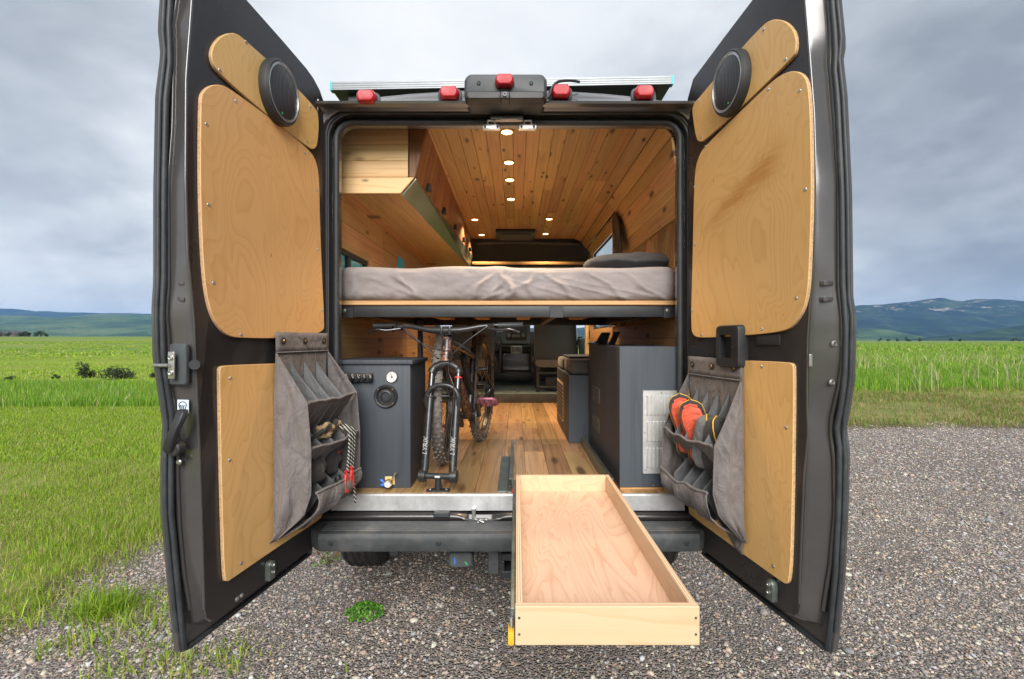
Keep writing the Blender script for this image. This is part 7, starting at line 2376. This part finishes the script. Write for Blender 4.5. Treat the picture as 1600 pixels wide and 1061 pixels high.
def bike_wheel_parts(c, ax, parent, Rr=0.37):
    c = Vector(c); ax = Vector(ax).normalized()
    e1 = ax.cross(up).normalized(); e2 = e1.cross(ax)
    if e2.z < 0: e2 = -e2

    def pt(r, a, o):
        return c + e1 * r * math.cos(a) + e2 * r * math.sin(a) + ax * o
    n = 72
    ty = MB()
    rings = []
    for k in range(n):
        a = 2 * math.pi * k / n
        ring = []
        for q in range(12):
            b = 2 * math.pi * q / 12
            ring.append(pt(Rr - 0.030 + 0.026 * math.cos(b), a, 0.030 * math.sin(b)))
        rings.append(ring)
    rings.append(rings[0])
    ty.loft(rings, True, False, False)
    tyre = ty.build('tyre', M['bike_tyre'], parent, 60)
    kn = MB()
    for k in range(84):
        a = 2 * math.pi * k / 84
        da = 0.020
        offs = (-0.010, 0.010) if k % 2 == 0 else (-0.023, 0.023, 0.0)
        for o in offs:
            rb = Rr - 0.030 + 0.026 * math.cos(math.asin(min(0.99, abs(o) / 0.030)))
            nrm = 0.007
            hw = 0.0055
            lo_ = [pt(rb - 0.003, a - da / 2, o - hw), pt(rb - 0.003, a + da / 2, o - hw), pt(rb - 0.003, a + da / 2, o + hw), pt(rb - 0.003, a - da / 2, o + hw)]
            oo = o * 1.18
            hi_ = [pt(rb + nrm, a - da / 2.3, oo - hw * 0.8), pt(rb + nrm, a + da / 2.3, oo - hw * 0.8), pt(rb + nrm, a + da / 2.3, oo + hw * 0.8), pt(rb + nrm, a - da / 2.3, oo + hw * 0.8)]
            kn.hexa(lo_, hi_)
    tag(kn.build('tread_knobs', M['bike_tyre'], tyre if False else parent, 30), kind='stuff')
    rim = MB(); rings = []
    for k in range(n):
        a = 2 * math.pi * k / n
        rings.append([pt(r, a, o) for r, o in ((Rr - 0.048, 0.017), (Rr - 0.066, 0.012), (Rr - 0.066, -0.012), (Rr - 0.048, -0.017))])
    rings.append(rings[0])
    rim.loft(rings, True, False, False).build('rim', M['bike_black'], parent, 40)
    MB().lathe([(0.018, -0.05), (0.030, -0.035), (0.018, -0.028), (0.018, 0.028), (0.030, 0.035), (0.018, 0.05)], c, ax, 18).build('hub', M['bike_black'], parent, 30)
    for k in range(28):
        a = 2 * math.pi * k / 28; s = 1 if k % 2 else -1
        p0 = pt(0.028, a + (0.9 if k % 4 < 2 else -0.9), 0.034 * s); p1 = pt(Rr - 0.060, a, 0.004 * s)
        MB().tube([p0, p1], 0.0011, 4).build('spoke', M['steel'], parent, 0)
    rr = MB(); rings = []
    for k in range(48):
        a = 2 * math.pi * k / 48
        rings.append([pt(0.09, a, -0.043), pt(0.075, a, -0.043), pt(0.075, a, -0.041), pt(0.09, a, -0.041)])
    rings.append(rings[0])
    rr.loft(rings, True, False, False).build('brake_disc', M['steel'], parent, 40)


bike_wheel_parts(RAX, lat, bk)
# white lettering on the fork legs
for s in (-1, 1):
    fc = bpy.data.curves.new('lettering_curve', 'FONT'); fc.body = 'LYRIK'; fc.size = 0.032; fc.extrude = 0.0004; fc.align_x = 'CENTER'; fc.align_y = 'CENTER'; fc.shear = 0.25
    fo = bpy.data.objects.new('lettering_curve', fc); COL.objects.link(fo)
    bpy.context.view_layer.update()
    tm = bpy.data.meshes.new_from_object(fo.evaluated_get(bpy.context.evaluated_depsgraph_get()))
    bpy.data.objects.remove(fo); tm.materials.clear(); tm.materials.append(M['worn_white'])
    fo = bpy.data.objects.new('fork_lettering', tm); COL.objects.link(fo)
    p = Fk(0.14, s * 0.066) + fw * 0.0196
    rx = (Fk(0.3, s * 0.066) - Fk(0.0, s * 0.066)).normalized()
    ez = fw.copy(); ez = (ez - rx * ez.dot(rx)).normalized(); ey = ez.cross(rx)
    fo.parent = bk
    fo.matrix_local = Matrix.Translation(p - WO[bk.name]) @ Matrix((rx, ey, ez)).transposed().to_4x4()

# loose front wheel standing behind the box
lw_c = Vector((-0.408, 2.58, Z(FL + 0.377)))
lw = thing('loose_wheel', (-0.408, 2.58, Z(FL)), 'removed knobbly bicycle wheel standing between black box and bicycle', 'wheel')
bike_wheel_parts(lw_c, (1, 0.035, 0.0), lw)

# floor mount for the fork
fm = thing('fork_mount', (FA.x, FA.y, Z(FL)), 'black T-shaped fork mount bolted at the edge of the floor', 'fork mount')
MB().tube([FA - lat * 0.058, FA + lat * 0.058], 0.0135, 14).build('axle_tube', M['black_metal'], fm, 60)
MB().tube([FA, Vector((FA.x, FA.y, Z(FL + 0.004)))], [0.014, 0.016], 14).build('post', M['black_metal'], fm, 60)
MB().loft([rrect(FA.x, 0, 0.055, 0.022, 0.016, 0)] and [[Vector((p.x, FA.y + p.z, Z(FL))) for p in rrect(FA.x, 0, 0.055, 0.022, 0.016, 0)], [Vector((p.x, FA.y + p.z, Z(FL + 0.007))) for p in rrect(FA.x, 0, 0.055, 0.022, 0.016, 0)]]).build('base_plate', M['black_metal'], fm, 30, 0.002)
for s in (-1, 1):
    MB().lathe([(0.007, 0), (0.006, 0.004), (0, 0.004)], (FA.x + s * 0.038, FA.y, Z(FL + 0.007)), (0, 0, 1), 10).build('mount_bolt', M['steel'], fm, 30)
MB().tube([FA + fw * 0.0128 - lat * 0.012, FA + fw * 0.0128 + lat * 0.012], 0.005, 8).build('mount_badge', M['white'], fm, 60)

# ------------------------------------------------------------------ air between here and the mountains
hz_ = MB().box(-7200, 7200, -460, 7100, -14.0, 420.0).build('haze', None, None, 0, center=False)
hm = bpy.data.materials.new('air'); hm.use_nodes = True
ht_ = NT(hm.node_tree); hm.node_tree.nodes.clear()
pv = ht_.n('ShaderNodeVolumePrincipled', {'Color': (0.26, 0.53, 1.0), 'Density': 0.00009, 'Anisotropy': 0.0})
ho = ht_.n('ShaderNodeOutputMaterial'); ht_.set(ho.inputs['Volume'], pv.outputs[0])
hz_.data.materials.append(hm)
tag(hz_, 'thin bluish haze over the valley', 'haze', kind='stuff')
